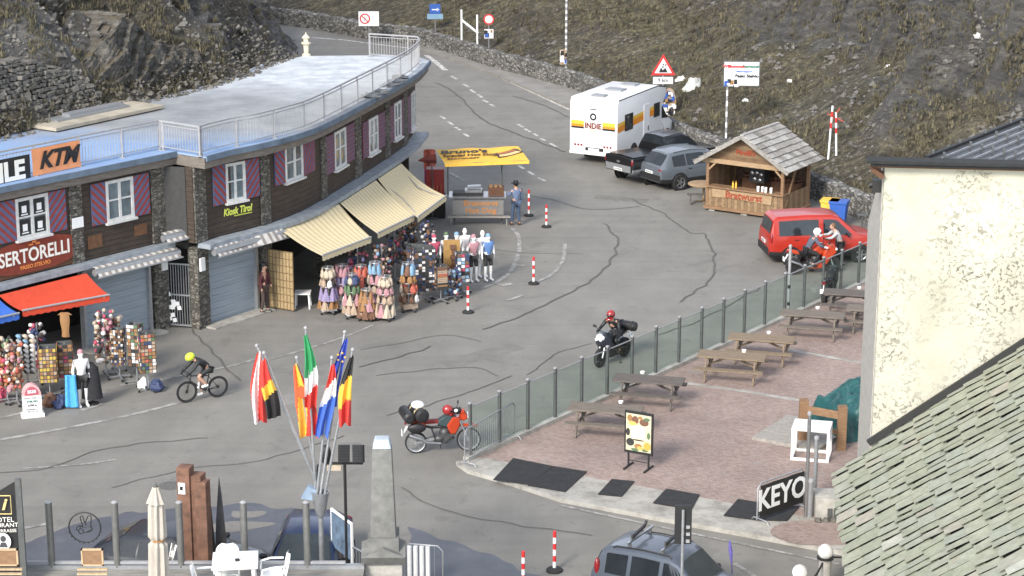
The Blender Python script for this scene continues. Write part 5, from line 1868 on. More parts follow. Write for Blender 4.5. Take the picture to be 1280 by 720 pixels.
# red van
c = G(1032, 329)
t = car_at('parked_van', 'red compact passenger van parked between the wooden stall and the motorcycles', 'van', (11.72, 76.75, 0), R(7))
st = [(-2.2, .36, .92, .98, .80, .74), (-2.15, .30, 1.0, 1.12, .87, .78), (-2.03, .27, 1.02, 1.66, .89, .74), (-1.88, .25, 1.03, 1.79, .895, .70), (-.8, .25, 1.03, 1.83, .895, .69), (.2, .25, 1.03, 1.82, .895, .69), (.5, .25, 1.03, 1.75, .895, .70), (1.22, .25, 1.05, 1.12, .89, .80), (1.7, .25, .96, 1.03, .87, .77), (2.05, .28, .78, .90, .81, .68), (2.2, .36, .60, .68, .70, .58)]
sh = Shell(st, 1.79)
finish_car(t, sh, 1.79, (-1.36, 1.34), .315, 'paint_red', [(-1.82, -.30), (-.12, (1.0, .42))], [(-1.30, -.22), (-.14, .92)], (-2.14, -2.04), (.53, 1.18), (-2.13, .80, .95, .16, .55), (2.05, .66, .72, .30, .22), plates=(.78,), mirror_x=.80, mirror_z=1.12, cladding='black_plastic')
# grey estate
t = car_at('parked_suv', 'grey blue sport utility car parked right beside the wooden stall', 'car', (8.0, 90.0, 0), R(31))
st = [(-2.35, .45, .84, .88, .80, .7), (-2.3, .38, .95, 1.05, .9, .76), (-2.1, .33, .99, 1.25, .93, .76), (-1.78, .3, 1.0, 1.60, .94, .67), (-1.0, .3, 1.0, 1.68, .94, .66), (-.2, .3, 1.0, 1.68, .94, .66), (.35, .3, 1.0, 1.58, .94, .67), (1.05, .3, 1.02, 1.10, .93, .80), (1.9, .32, .93, 1.0, .90, .77), (2.25, .38, .8, .88, .82, .7), (2.35, .45, .65, .72, .7, .6)]
sh = Shell(st, 1.88)
finish_car(t, sh, 1.88, (-1.38, 1.40), .355, 'paint_grey', [(-1.68, -1.02), (-.95, .0), (.08, (.92, .34))], [(-.98, .02), (.05, .98)], (-2.24, -1.84), (.40, 1.0), (-2.30, .68, .93, .42, .14), (2.2, .62, .80, .4, .16), plates=(.78,), mirror_x=.78, mirror_z=1.08, cladding='black_plastic', rails=(-1.6, .2, 'steel'))
# black pick-up
t = car_at('pickup_truck', 'black double cab pickup truck parked between the camper and the grey car', 'pickup', (6.77, 91.4, 0), R(38))
st = [(-2.65, .55, 1.0, 1.08, .88, .84), (-2.6, .5, 1.08, 1.14, .92, .86), (-.76, .45, 1.08, 1.14, .93, .86), (-.72, .45, 1.08, 1.42, .93, .74), (-.55, .45, 1.08, 1.74, .93, .66), (.5, .45, 1.08, 1.81, .93, .66), (.85, .45, 1.08, 1.70, .93, .67), (1.45, .45, 1.1, 1.2, .92, .8), (2.3, .45, 1.05, 1.12, .9, .78), (2.6, .5, .9, .98, .85, .7), (2.65, .55, .7, .75, .75, .65)]
sh = Shell(st, 1.86)
finish_car(t, sh, 1.86, (-1.6, 1.62), .385, 'paint_black', [(-.55, .12), (.2, (1.3, .84))], [(-.55, .15), (.2, 1.2)], (-.715, -.57), (.90, 1.40), (-2.62, .84, .92, .14, .36), (2.55, .66, .88, .34, .2), plates=(.62,), mirror_x=1.12, mirror_z=1.22, cladding='galvanised')
k = MB()
sh.patch(-2.56, -.80, 5.3, 8.7, None, None, None, 0.03, mb=k)
k.build('bed_cover', 'paint_black', t)
k = MB(); k.ell((-2.665, 0, .92), (.012, .12, .05), 14, 8); k.build('badge', 'steel', t)
k = MB(); k.cyl((.3, .3, 1.8), (.18, .3, 2.1), .008, n=4); k.build('aerial', 'black_plastic', t)
t.scale = (1, 1.03, 1.12)
# white camper
cx = G(741, 194, .46); cx.z = 0
hd = R(61)
hv = Vector((math.cos(hd), math.sin(hd), 0))
t = camper = car_at('camper_van', 'tall white camper van with orange stripes parked by the stone parapet', 'camper', tuple(cx + hv * 3.35), hd)
import bmesh
def bevelled(name, build, mats, parent, w_, seg=3, ang=40):
    o = build.build(name, mats, parent)
    bm = bmesh.new(); bm.from_mesh(o.data)
    bmesh.ops.remove_doubles(bm, verts=bm.verts, dist=1e-5)
    es = [e for e in bm.edges if len(e.link_faces) == 2 and e.calc_face_angle(0) > R(ang)]
    bmesh.ops.bevel(bm, geom=es, offset=w_, segments=seg, affect='EDGES', profile=.5)
    bm.to_mesh(o.data); bm.free()
    for p in o.data.polygons: p.use_smooth = True
    o.data.set_sharp_from_angle(angle=R(50))
    return o
k = MB()
k.ext([(-3.35, -1.14, .48), (-3.35, -1.14, 2.62), (-3.22, -1.14, 2.84), (1.0, -1.14, 2.90), (1.9, -1.14, 2.72), (2.02, -1.14, 2.45), (1.5, -1.14, 1.9), (1.5, -1.14, .48)], (0, 2.28, 0))
bevelled('body', k, 'paint_white', t, .07)
st = [(1.35, .35, 1.2, 2.15, .98, .80), (2.0, .35, 1.2, 2.12, .98, .80), (2.15, .35, 1.2, 2.02, .98, .80), (2.72, .35, 1.22, 1.32, .97, .85), (3.2, .38, 1.0, 1.12, .92, .8), (3.4, .45, .7, .8, .8, .7)]
sh = Shell(st, 1.96)
cb = sh.body(t, 'paint_white', 'cab')
sh.patch(1.62, (2.62, 2.1), 4.1, 4.88, 'glass_dark', 'window', t, .012)
sh.patch((2.1, 2.62)[0] and 1.62, (2.1, 2.62), 9.12, 9.90, 'glass_dark', 'window', t, .012)
sh.patch(2.18, 2.68, 5.75, 8.25, 'window_glass', 'windscreen', t, .012)
for x in (-1.55, 2.45):
    for s in (-1, 1):
        yy = 1.13 if x < 0 else .98
        k = MB(); k.lathe([(.42, -.012), (.42, .006)], (x, s * (yy + .003), .36), 28, 0, 'Y'); k.build('wheel_arch', 'black_plastic', t)
        wheel(t, (x, s * (yy - .055), .34), .34, .215, 5, 'galvanised')
for s in (-1, 1):
    k = MB(); k.ell((2.35, s * 1.22, 1.55), (.08, .12, .2), 10, 8); k.bar((2.4, s * .95, 1.5), (2.36, s * 1.15, 1.5), .05, .05); k.build('wing_mirror', 'black_plastic', t)
    k = MB(); k.ell((3.22, s * .7, .85), (.16, .16, .12), 12, 8); k.build('headlight', 'lamp_glass', t)
plain('decal_orange', (0.80, 0.27, 0.02), 0.4, var=.05); plain('decal_yellow', (0.82, 0.50, 0.06), 0.4, var=.05); plain('decal_grey', (.60, .62, .64), .4, var=.05)
xr = -3.353
for y0, y1 in ((.12 + .32, 1.05), (-1.05, -.44)):
    k = MB()
    for z0, z1, mi in ((1.52, 1.60, 2), (1.605, 1.70, 0), (1.705, 1.86, 1)):
        k.box(xr - .004, y0, z0, xr + .01, y1, z1, mi)
    k.build('stripe_decal', ['decal_orange', 'decal_yellow', 'sign_black'], t)
fr = face_frame(Vector((0, 0, 0)), (1, 0, 0))
RM = Matrix.Translation(cx + hv * 3.35) @ Matrix.Rotation(hd, 4, 'Z')
def cam_face(y, z):
    return RM @ Matrix.Translation((xr - .006, y, z)) @ Matrix(((0, 0, -1, 0), (-1, 0, 0, 0), (0, 1, 0, 0), (0, 0, 0, 1)))
text('INDIE', .33, cam_face(0, 1.66), 'maroon', t, bold=.014, sx=.95)
text('CAMPERS', .10, cam_face(0, 1.46), 'decal_orange', t)
k = MB()
for a in range(20):
    p, q = 2 * math.pi * a / 20, 2 * math.pi * (a + 1) / 20
    k.poly([(xr - .006, .16 * math.cos(p), 2.06 + .16 * math.sin(p)), (xr - .006, .16 * math.cos(q), 2.06 + .16 * math.sin(q)), (xr - .006, .08 * math.cos(q), 2.06 + .08 * math.sin(q)), (xr - .006, .08 * math.cos(p), 2.06 + .08 * math.sin(p))])
k.box(xr - .01, -.15, 2.36, xr, .15, 2.40)
k.build('emblem', 'sign_black', t)
k = MB()
for s in (-1, 1):
    for i in range(3):
        k.ell((xr - .005, s * (.55 + .15 * i), .82), (.02, .055, .05), 10, 6)
k.build('tail_light', 'tail_red', t)
k = MB(); k.box(xr - .06, -1.10, .44, xr + .05, 1.10, .56); k.build('bumper', 'paint_white', t)
k = MB(); k.box(xr - .008, -.5, .60, xr + .01, .36, .74); k.build('plate_recess', 'sign_black', t)
k = MB(); k.box(xr - .015, -.30, .60, xr - .004, .22, .71); k.build('number_plate', 'sign_white', t)
# side band & windows (right side is y<0)
k = MB()
for z0, z1, mi in ((1.44, 1.50, 0), (1.505, 1.70, 0), (1.705, 1.84, 1)):
    k.ext([(-3.28, -1.144, z0), (1.2, -1.144, z0 + .26), (1.2, -1.144, z1 + .26), (-3.28, -1.144, z1)], (0, -.004, 0), mi)
k.build('stripe_decal', ['decal_orange', 'decal_yellow'], t)
for x0, x1, z0, z1 in ((-2.55, -1.75, 1.42, 2.12), (.55, 1.15, 1.55, 2.15)):
    k = MB(); k.box(x0, -1.175, z0, x1, -1.14, z1); w_ = k.build('window', 'black_plastic', t)
    k = MB(); k.box(x0 + .06, -1.182, z0 + .06, x1 - .06, -1.174, z1 - .06); k.build('pane', 'glass_dark', w_)
k = MB(); k.box(-.55, -1.165, .55, .05, -1.142, 2.25); k.box(-.12, -1.19, 1.1, -.06, -1.164, 1.3, 1); k.build('entry_door', ['paint_white', 'sign_black'], t)
k = MB(); k.box(-1.35, -.4, 2.86, -.75, .4, 2.95); k.build('roof_vent', 'galvanised', t)
k = MB(); k.box(-2.95, -.3, 2.84, -2.5, .3, 2.93); k.build('roof_vent', 'galvanised', t)
k = MB(); k.box(.2, -.35, 2.88, .8, .35, 2.96); k.build('roof_vent', 'galvanised', t)
k = MB(); k.tube([(-3.2, -1.12, 2.80), (1.0, -1.12, 2.86), (1.85, -1.12, 2.72)], .03, 5); k.build('awning_rail', 'black_plastic', t)
camper.scale = (1, 1.07, 1.09)
# bottom cars
HATCH = [(-2.1, .4, .8, .83, .75, .68), (-2.05, .32, .9, .98, .84, .7), (-1.75, .25, .92, 1.15, .87, .66), (-1.2, .22, .92, 1.40, .87, .59), (0, .22, .92, 1.46, .87, .57), (.25, .22, .92, 1.40, .87, .58), (1.0, .22, .93, .98, .87, .74), (1.7, .25, .82, .88, .83, .7), (2.0, .3, .68, .74, .76, .62), (2.1, .36, .55, .6, .66, .55)]
for lab, loc, rz, m in (('dark car parked behind the glass balustrade with the hand emblem', (-7.75, 45.6, 0), R(-15), 'paint_dark'), ('navy blue car parked behind the flagpoles with its windscreen toward the terrace', (-4.80, 45.75, 0), R(-92), 'paint_navy')):
    t = car_at('parked_car', lab, 'car', loc, rz)
    sh = Shell(HATCH, 1.76)
    finish_car(t, sh, 1.76, (-1.3, 1.32), .31, m, [(-1.5, -.85), (-.8, .02), (.1, (.9, .28))], [(-.85, .0), (.02, .98)], (-1.7, -1.24), (.29, .97), (-2.0, .68, .88, .3, .2), (1.95, .58, .66, .34, .16), plates=(.7,), mirror_x=.72, mirror_z=1.0)
k = MB()
# small silver off-roader
sr = R(-31)
t = car_at('parked_suv', 'small silver blue off-road car with ski racks on its roof at the bottom edge', 'car', (3.75, 43.95, 0), sr)
st = [(-1.85, .4, .85, .88, .72, .66), (-1.8, .35, .95, 1.08, .79, .7), (-1.62, .3, .97, 1.50, .80, .63), (-1.42, .3, .97, 1.61, .80, .60), (-.6, .3, .97, 1.67, .80, .60), (.1, .3, .97, 1.66, .80, .60), (.32, .3, .97, 1.59, .80, .61), (.88, .3, .98, 1.06, .80, .70), (1.5, .3, .9, .97, .78, .66), (1.8, .36, .75, .82, .7, .6), (1.86, .42, .6, .65, .6, .5)]
sh = Shell(st, 1.62)
finish_car(t, sh, 1.62, (-1.18, 1.16), .33, 'paint_silver', [(-1.46, -.92), (-.82, -.12), (-.02, (.72, .30))], [(-.85, -.10), (-.06, .78)], (-1.78, -1.64), (.36, .84), (-1.70, .72, 1.12, .16, .42), (1.74, .52, .72, .34, .18), plates=(.75,), mirror_x=.6, mirror_z=1.02, cladding='black_plastic', rails=(-1.35, .15, 'black_plastic'))
for x in (-.95, -.1):
    k = MB()
    k.bar((x, -.62, 1.78), (x, .62, 1.78), .05, .04)
    for s in (-.5, .5):
        k.bar((x, s, 1.66), (x, s, 1.78), .06, .05)
    cr_ = k.build('roof_crossbar', 'steel', t)
    k = MB(); k.bar((x - .04, -.3, 1.83), (x - .04, .3, 1.90), .06, .05); k.bar((x - .04, .3, 1.90), (x - .04, .38, 2.0), .05, .05); k.bar((x - .04, -.34, 1.80), (x - .04, -.30, 1.90), .05, .05)
    k.build('ski_clamp', 'black_plastic', cr_)

# ================================================================ WOODEN STALL
hut_r = R(-33.5)
hc = G(930, 269)
HM = Matrix.Translation(hc) @ Matrix.Rotation(hut_r, 4, 'Z')
t = thing('food_stall', 'open wooden food stall with grey shingled gable roof and lettered plank counter', 'stall', tuple(hc), hut_r)
HW, HD = 1.72, 2.5
k = MB()
k.box(-HW - .12, -.12, .10, HW + .12, HD, .22)
k.build('floor_frame', 'wood_mid', t)
for x, y, hh in ((-HW, 0, 2.15), (HW, 0, 2.15), (-HW, HD - .1, 2.15), (HW, HD - .1, 2.15)):
    k = MB(); k.box(x - .06, y - .06, .2, x + .06, y + .06, hh); k.build('post', 'wood_mid', t)
for x, y in ((-1.5, .05), (1.5, .05), (-1.5, 2.3), (1.5, 2.3), (0, .05)):
    k = MB(); k.box(x - .13, y - .09, 0, x + .13, y + .09, .10); k.build('foot_block', 'wood_grey', t)
for s in (-1, 1):
    k = MB(); k.bar((s * HW, -.005, 1.72), (s * (HW - .42), -.005, 2.12), .07, .07); k.build('brace', 'wood_light', t)
k = MB(); k.bar((HW + .02, .1, .3), (HW + .02, 1.1, 1.9), .08, .05); k.build('brace', 'wood_mid', t)
# counter front of vertical boards
k = MB(); r3 = random.Random(5)
n = 22
for i in range(n):
    x0 = -HW + .06 + (2 * HW - .12) * i / n
    k.box(x0 + .004, -.03 - r3.uniform(0, .012), .22, x0 + (2 * HW - .12) / n - .004, .02, 1.02, i % 2)
plain('plank_a', (.25, .165, .09), .85, var=.3, scale=4, stretch=(1, 1, 3)); plain('plank_b', (.185, .12, .065), .85, var=.3, scale=4, stretch=(1, 1, 3)); plain('plank_c', (.15, .09, .05), .85, var=.3, scale=4, stretch=(1, 3, 1))
ct = k.build('counter_front', ['plank_a', 'plank_b'], t)
k = MB(); k.box(-HW - .02, -.16, 1.02, HW + .1, .38, 1.08); k.build('counter_top', 'wood_mid', t)
k = MB()
for i in range(9):
    k.box(HW - .02, .1 + .26 * i, .22, HW + .03, .1 + .26 * i + .25, 1.02, i % 2)
k.build('side_panel', ['plank_a', 'plank_b'], t)
k = MB()
for i in range(9):
    k.box(-HW - .03, .1 + .26 * i, .22, -HW + .02, .1 + .26 * i + .25, 2.1, i % 2)
k.build('side_panel', ['plank_b', 'plank_c'], t)
k = MB(); k.box(-HW, HD - .06, .22, HW, HD, 2.1); k.build('back_panel', plain('stall_dark', (.06, .035, .022), .9, var=.5), t)
k = MB(); k.ext([(-1.45, -.05, .62), (-.4, -.05, .66), (.7, -.05, .62), (1.25, -.05, .60), (1.3, -.05, .98), (0.6, -.05, .99), (-.5, -.05, .97), (-1.48, -.05, .98)], (0, -.035, 0)); lb = k.build('name_plank', 'wood_light', t)
text('Bratwurst', .40, HM @ face_frame(Vector((0, -.09, .79)), (1, 0, 0)), plain('burnt_red', (.26, .05, .02), .8) and 'burnt_red', lb, bold=.014, sx=1.05)
# gable
RZ, EZ, RWd, OV = 3.38, 2.10, 2.12, .42
k = MB()
for i in range(6):
    z0 = 2.24 + i * .17
    wz0 = (RZ - z0) / (RZ - EZ) * RWd - .05
    wz1 = (RZ - z0 - .165) / (RZ - EZ) * RWd - .05
    if wz1 < 0: wz1 = .02
    k.ext([(-wz0, .06, z0), (wz0, .06, z0), (wz1, .06, z0 + .165), (-wz1, .06, z0 + .165)], (0, -.05 - .01 * (i % 2), 0), i % 2)
g_ = k.build('gable', ['plank_c', 'plank_b'], t)
text("Pirolli's", .30, HM @ face_frame(Vector((0, -.02, 2.62)), (1, 0, 0)), 'burnt_red', g_, bold=.012)
k = MB(); k.box(-HW - .35, -.09, 2.06, HW + .22, .03, 2.25); k.build('front_beam', 'wood_light', t)
k = MB()
sl_ = math.hypot(RWd, RZ - EZ)
for s in (-1, 1):
    d_ = Vector((s * RWd, 0, EZ - RZ)).normalized()
    up_ = Vector((-d_.z * s, 0, d_.x * s)) if s == 1 else Vector((d_.z, 0, -d_.x))
    if up_.z < 0: up_ = -up_
    base = Vector((0, 0, RZ))
    # deck board under the shingles
    k.ext([base + Vector((0, -OV, 0)), base + d_ * sl_ + Vector((0, -OV, 0)), base + d_ * sl_ + Vector((0, HD + OV, 0)), base + Vector((0, HD + OV, 0))], -up_ * .05, 1)
k.build('roof_boards', ['shingle_wood', 'wood_grey'], t)
k = MB()
for s in (-1, 1):
    d_ = Vector((s * RWd, 0, EZ - RZ)).normalized()
    up_ = Vector((abs(d_.z) * s, 0, abs(d_.x)))
    rows = 8
    for r_ in range(rows):
        a0 = sl_ * r_ / rows - .06; a1 = sl_ * (r_ + 1) / rows + .05
        y = -OV - .02
        while y < HD + OV:
            w_ = r3.uniform(.30, .62)
            y1 = min(y + w_, HD + OV + .02)
            j0, j1 = r3.uniform(.065, .085), r3.uniform(.0, .03)
            P = lambda a, yy, h: Vector((0, yy, RZ)) + d_ * a + up_ * h
            q = [P(max(a0, -.02), y, .010), P(a1 + j1, y, .05 + j0 * .4), P(a1 + j1, y1 - .016, .05 + j0 * .4), P(max(a0, -.02), y1 - .016, .010)]
            k.ext(q, up_ * .03)
            y = y1
    for yy in (-OV - .05, HD + OV):
        k.bar(Vector((0, yy + .02, RZ - .03)), Vector((0, yy + .02, RZ - .03)) + d_ * (sl_ + .04), .04, .14)
k.bar((0, -OV, RZ + .05), (0, HD + OV, RZ + .05), .16, .05)
k.build('roof', 'shingle_wood', t)
# stuff on the stall's counter
def loose(name, label, cat, P, M, builder, mats, group=None, rz=0.0):
    k = MB(); builder(k)
    o = k.build(name, mats)
    o.matrix_basis = M @ Matrix.Translation(P) @ Matrix.Rotation(rz, 4, 'Z')
    return tag(o, label, cat, group)
for i, (x, y) in enumerate([(.62, -.02), (.80, .02), (.98, -.04), (1.2, 0)]):
    loose('paper_cup', 'white cup standing on the plank counter of the wooden stall', 'cup', Vector((x, y, 1.08)), HM, lambda k: (k.lathe([(.05, 0), (.065, .22), (.06, .22), (.05, .03)], n=10)), 'white_paint', 'white cups on the stall counter')
for i, (x, y) in enumerate([(-.55, .0), (-.45, .08)]):
    loose('sauce_bottle', 'slim sauce bottle on the left half of the stall counter', 'bottle', Vector((x, y, 1.08)), HM, lambda k: (k.lathe([(.04, 0), (.04, .2), (.012, .26), (.012, .3)], n=10)), 'canvas_yellow', 'sauce bottles on the stall counter')
loose('coffee_machine', 'dark coffee machine with round chrome dials inside the wooden stall', 'coffee machine', Vector((-.05, 1.4, 1.15)), HM, lambda k: (k.box(-.35, -.25, 0, .35, .25, .6), [k.ell((dx, -.26, dz), (.09, .03, .09), 12, 6, 1) for dx, dz in ((-.22, .40), (0, .42), (.2, .36), (-.1, .15), (.14, .12))]), ['sign_black', 'steel'])
loose('back_shelf', 'dark shelf unit at the back of the wooden stall', 'shelf', Vector((.2, 2.1, .22)), HM, lambda k: (k.box(-1.3, -.2, 0, 1.3, .2, .92), k.box(-1.3, -.15, 1.0, 1.3, .2, 1.04), [k.box(-1.25 + .2 * q, -.12, .93, -1.12 + .2 * q, .05, .93 + .12 + .03 * (q % 3)) for q in range(12)]), 'brown_board')
loose('folding_table', 'round topped wooden table at the left side of the food stall', 'table', Vector((8.15, 86.4, 0)), Matrix.Identity(4), lambda k: (k.lathe([(.66, .72), (.68, .74), (.68, .77), (.66, .78)], n=24), k.cyl((0, 0, 0), (0, 0, .72), .05), k.bar((-.35, 0, .02), (.35, 0, .02), .06, .04), k.bar((0, -.35, .03), (0, .35, .03), .06, .04)), 'wood_light')
loose('stall_bench', 'short plank bench below the round table beside the stall', 'bench', Vector((8.0, 85.75, 0)), Matrix.Identity(4), lambda k: (k.box(-.6, -.14, .42, .6, .14, .46), k.bar((-.45, 0, 0), (-.45, 0, .42), .05, .22), k.bar((.45, 0, 0), (.45, 0, .42), .05, .22)), 'wood_table_dark')
# bins
for x, m, lab in ((1040, 'sign_blue', 'blue wheeled waste bin with dark lid by the parapet'), (1030, 'canvas_yellow', 'yellow waste bin beside the blue bin at the parapet')):
    p = G(x, 283)
    t = thing('waste_bin', lab, 'bin', (p.x + .25, p.y + (0.2 if x == 1030 else 0), 0), R(-20))
    k = MB(); k.add([(sx * a, sy * a * .9, z) for z, a in ((.06, .26), (1.0, .34)) for sy in (-1, 1) for sx in (-1, 1)], [(0, 2, 3, 1), (4, 5, 7, 6), (0, 1, 5, 4), (1, 3, 7, 5), (3, 2, 6, 7), (2, 0, 4, 6)]); k.build('tub', m, t)
    k = MB(); k.box(-.37, -.35, 1.0, .37, .35, 1.08); k.box(-.3, .33, .98, .3, .40, 1.05); k.build('lid', 'sign_blue' if m == 'sign_blue' else m, t)
    for s in (-1, 1):
        k = MB(); k.lathe([(.09, -.025), (.09, .025)], (s * .25, .28, .09), 12, 0, 'X'); k.build('wheel', 'rubber', t)

# ================================================================ HOT DOG STAND
hb = G(598, 281)
t = thing('hot_dog_stand', 'grey hot dog counter under a sloping yellow canopy on two poles', 'food stand', tuple(hb))
k = MB(); k.box(-1.05, 0, .42, 1.02, .9, 1.12); k.build('counter', plain('counter_grey', (.20, .195, .185), .5, var=.25, scale=2), t)
k = MB(); k.box(-1.2, -.12, 1.12, 1.12, 1.0, 1.17); k.build('counter_top', 'steel', t)
for x in (-.98, .95):
    for y in (.08, .82):
        k = MB(); k.box(x - .03, y - .03, 0, x + .03, y + .03, .42); k.build('leg', 'dark_post', t)
k = MB(); k.box(-1.25, -.22, .34, 1.3, .02, .38); k.bar((1.15, -.1, 0), (1.15, -.1, .34), .04, .04); k.bar((-1.1, -.1, 0), (-1.1, -.1, .34), .04, .04); k.build('front_shelf', 'wood_grey', t)
ct = [o for o in t.children if o.name.startswith('counter') and 'top' not in o.name][0]
text('Bratwurst\nHot Dog', .30, face_frame(hb + Vector((.1, -.006, .74)), (1, 0, 0)), plain('orange_brown', (.42, .19, .07), .7) and 'orange_brown', ct, bold=.012, sx=1.15)
a = [D(545, 187, hb.y + 1.9), D(648, 183, hb.y + 1.9), None, D(556, 205, hb.y - .25)]
a[2] = a[1] + (a[3] - a[0])
k = MB()
k.grid(lambda u, v: a[0].lerp(a[1], u).lerp(a[3].lerp(a[2], u), v) + Vector((0, 0, -.02 * math.sin(u * math.pi * 4))), 16, 6)
cn = k.build('canopy', 'canvas_yellow', t, w=True, fix=False)
k = MB()
for i in range(16):
    p, q = a[3].lerp(a[2], i / 16), a[3].lerp(a[2], (i + 1) / 16)
    k.poly([p, q, q - Vector((0, 0, .12)), p - Vector((0, 0, .12))])
    p, q = a[1].lerp(a[2], i / 16), a[1].lerp(a[2], (i + 1) / 16)
    k.poly([p, q, q - Vector((0, 0, .10)), p - Vector((0, 0, .10))])
k.build('valance', 'canvas_yellow', t, w=True, fix=False)
dx = (a[1] - a[0]).normalized(); up = (a[0] - a[3]).normalized()
FM_ = face_frame(a[0].lerp(a[2], .5), dx, up)
FM_.translation += FM_.to_3x3() @ Vector((0, 0, .035))
def T2(x, y): return FM_ @ Matrix.Translation((x, y, 0))
text("Bruno's", .62, T2(-.75, .52), 'sign_black', cn, bold=.022)
text("Special Hot Dog", .40, T2(-.50, -.02), 'brown_board', cn, bold=.016, sx=.82)
text("BRATWURST", .22, T2(-.75, -.48), 'brown_board', cn, bold=.01)
def sausage(k, pts, r, mi):
    ps = []
    for i in range(len(pts)):
        d = Vector(pts[min(i + 1, len(pts) - 1)]) - Vector(pts[max(i - 1, 0)])
        n = Vector((-d.y, d.x)).normalized()
        ps.append((Vector(pts[i]), n))
    out = [p + n * r for p, n in ps] + [p - n * r for p, n in reversed(ps)]
    k.poly([FM_ @ Vector((p.x, p.y, .001 + .004 * mi)) for p in out], mi)
k = MB()
arc = [(.55 + 1.15 * math.sin(q), -.1 + .62 * (1 - math.cos(q)) + .05) for q in [0.1 * j - .0 for j in range(0, 13)]]
arc = [(.62 + .85 * j / 12, -.22 + .62 * (j / 12) ** 2) for j in range(13)]
sausage(k, arc, .30, 0); sausage(k, [(x, y) for x, y in arc[1:-1]], .24, 1)
sausage(k, [(x - .06, y + .16) for x, y in arc], .14, 2); sausage(k, [(x - .06, y + .16) for x, y in arc[1:-1]], .09, 3)
k.build('picture', ['sign_black', plain('bun', (.78, .52, .24), .8), 'sign_black', plain('sausage_brown', (.40, .13, .05), .7)], cn, w=True, fix=False)
for i, (x, y) in enumerate([(559, 0), (628, 0)]):
    p = Vector((hb.x + (x - 598) / 31.6, hb.y + .35, 0))
    k = MB(); k.cyl(p + Vector((0, 0, 1.17)), p + Vector((0, 0, 2.55 if i == 0 else 2.55)), .03); k.build('canopy_pole', 'dark_post', t, w=True)
loose('grill_plate', 'dark griddle with raised lids on the hot dog counter', 'griddle', hb + Vector((-.35, .5, 1.17)), Matrix.Identity(4), lambda k: (k.box(-.7, -.3, 0, .55, .3, .10), k.box(-.2, -.2, .10, .5, .28, .2, 1), k.bar((-.1, .2, .28), (.45, .25, .30), .3, .03, 1)), ['sign_black', 'steel'])
loose('bread_crate', 'brown crate of bread at the right end of the hot dog counter', 'crate', hb + Vector((.72, .5, 1.17)), Matrix.Identity(4), lambda k: (k.box(-.32, -.25, 0, .32, .25, .30), [k.ell((-.2 + .2 * q, -.1 + .2 * w_, .32), (.1, .1, .07), 8, 6, 1) for q in range(3) for w_ in range(2)]), ['brown_board', 'wood_mid'])
p = G(544, 275)
t = thing('drinks_cabinet', 'tall red drinks cabinet left of the hot dog counter', 'cabinet', (p.x, p.y + .6, 0))
k = MB(); k.box(-.36, -.3, .95, .36, .3, 2.05); k.build('body', plain('cabinet_red', (.24, .018, .015), .45), t)
k = MB(); k.box(-.40, -.34, 0, .40, .3, .95); k.build('stand', 'dark_interior', t)
k = MB(); [k.lathe([(.05, 0), (.05, .25), (.02, .35)], (-.22 + .15 * q, -.32, 1.05), 8) for q in range(4)]; k.build('bottle_print', plain('bottle_red', (.34, .07, .03), .4), t)
p = G(528, 270)
t = thing('folded_parasol', 'folded dark red parasol at the left end of the yellow canopy', 'parasol', (hb.x - 1.9, hb.y + 1.0, 0))
k = MB(); k.cyl((0, 0, 0), (0, 0, 2.2), .025); k.build('pole', 'dark_post', t)
k = MB(); k.tube([(-.55, 0, 2.45), (-.2, 0, 2.50), (.18, 0, 2.52)], [.03, .14, .2], 8); k.build('canopy', plain('cloth_maroon', (.17, .04, .03), .9), t)
k = MB(); k.bar((0, 0, 2.2), (0, 0, 2.45), .03, .03); k.build('joint', 'dark_post', t)
k = MB(); k.lathe([(.25, 0), (.25, .05), (.05, .08)], n=12); k.build('base', 'dark_post', t)

# ================================================================ PEOPLE AND TWO-WHEELERS ON THE SQUARE
plain('shirt_blue', (.125, .17, .27), .85); plain('jeans', (.055, .085, .14), .9, var=.25); plain('leather_black', (.016, .016, .018), .5, var=.3, scale=8)
plain('lycra_black', (.020, .021, .022), .6); plain('helmet_lime', (.62, .78, .05), .35); plain('helmet_red', (.30, .022, .022), .3, coat=.6); plain('helmet_white', (.78, .78, .78), .3, coat=.6)
plain('maroon_top', (.085, .022, .028), .9); plain('brown_trousers', (.065, .045, .04), .9); plain('grey_top', (.42, .43, .43), .9); plain('grey_blue_jacket', (.085, .095, .13), .8, var=.3)
plain('hair_dark', (.025, .018, .014), .7)
def hat_on(t, FM, m, wide=True, name='hat'):
    k = MB()
    k.lathe([(.20 if wide else .10, 0), (.205 if wide else .11, .012), (.10, .03), (.098, .09), (.07, .12), (.01, .115)], FM @ Vector((0, 0, .05)), 18)
    if not wide:
        k.ell(FM @ Vector((.12, 0, .06)), (.09, .08, .012), 10, 6)
    return k.build(name, m, t)
def hair_on(t, FM, m):
    k = MB(); k.ell(FM @ Vector((-.018, 0, .03)), (.102, .088, .115), 14, 10, 0, FM.to_3x3().to_4x4()); return k.build('hair', m, t)
p = G(645, 282)
t, FM = person('man in blue shirt, jeans and wide black hat standing at the hot dog counter', tuple(p), R(115), dict(ell=(.10, .27, 1.2), wrl=(.30, .20, 1.30), elr=(.02, -.27, 1.15), wrr=(.10, -.24, .92), anl=(.06, .15, .09), anr=(-.05, -.14, .09), knl=(.06, .13, .5)), 'shirt_blue', 'jeans', 'brown_board')
t.scale = (1.03, 1.03, 1.03); hat_on(t, FM, 'leather_black'); hair_on(t, FM, 'hair_dark')
p = G(331, 391)
t, FM = person('man in dark maroon top and brown trousers standing by the open shop door', tuple(p), R(-20), dict(ell=(.06, .26, 1.15), wrl=(.16, .22, .95), anl=(.05, .13, .09), anr=(-.06, -.12, .09)), 'maroon_top', 'brown_trousers', 'black_plastic')
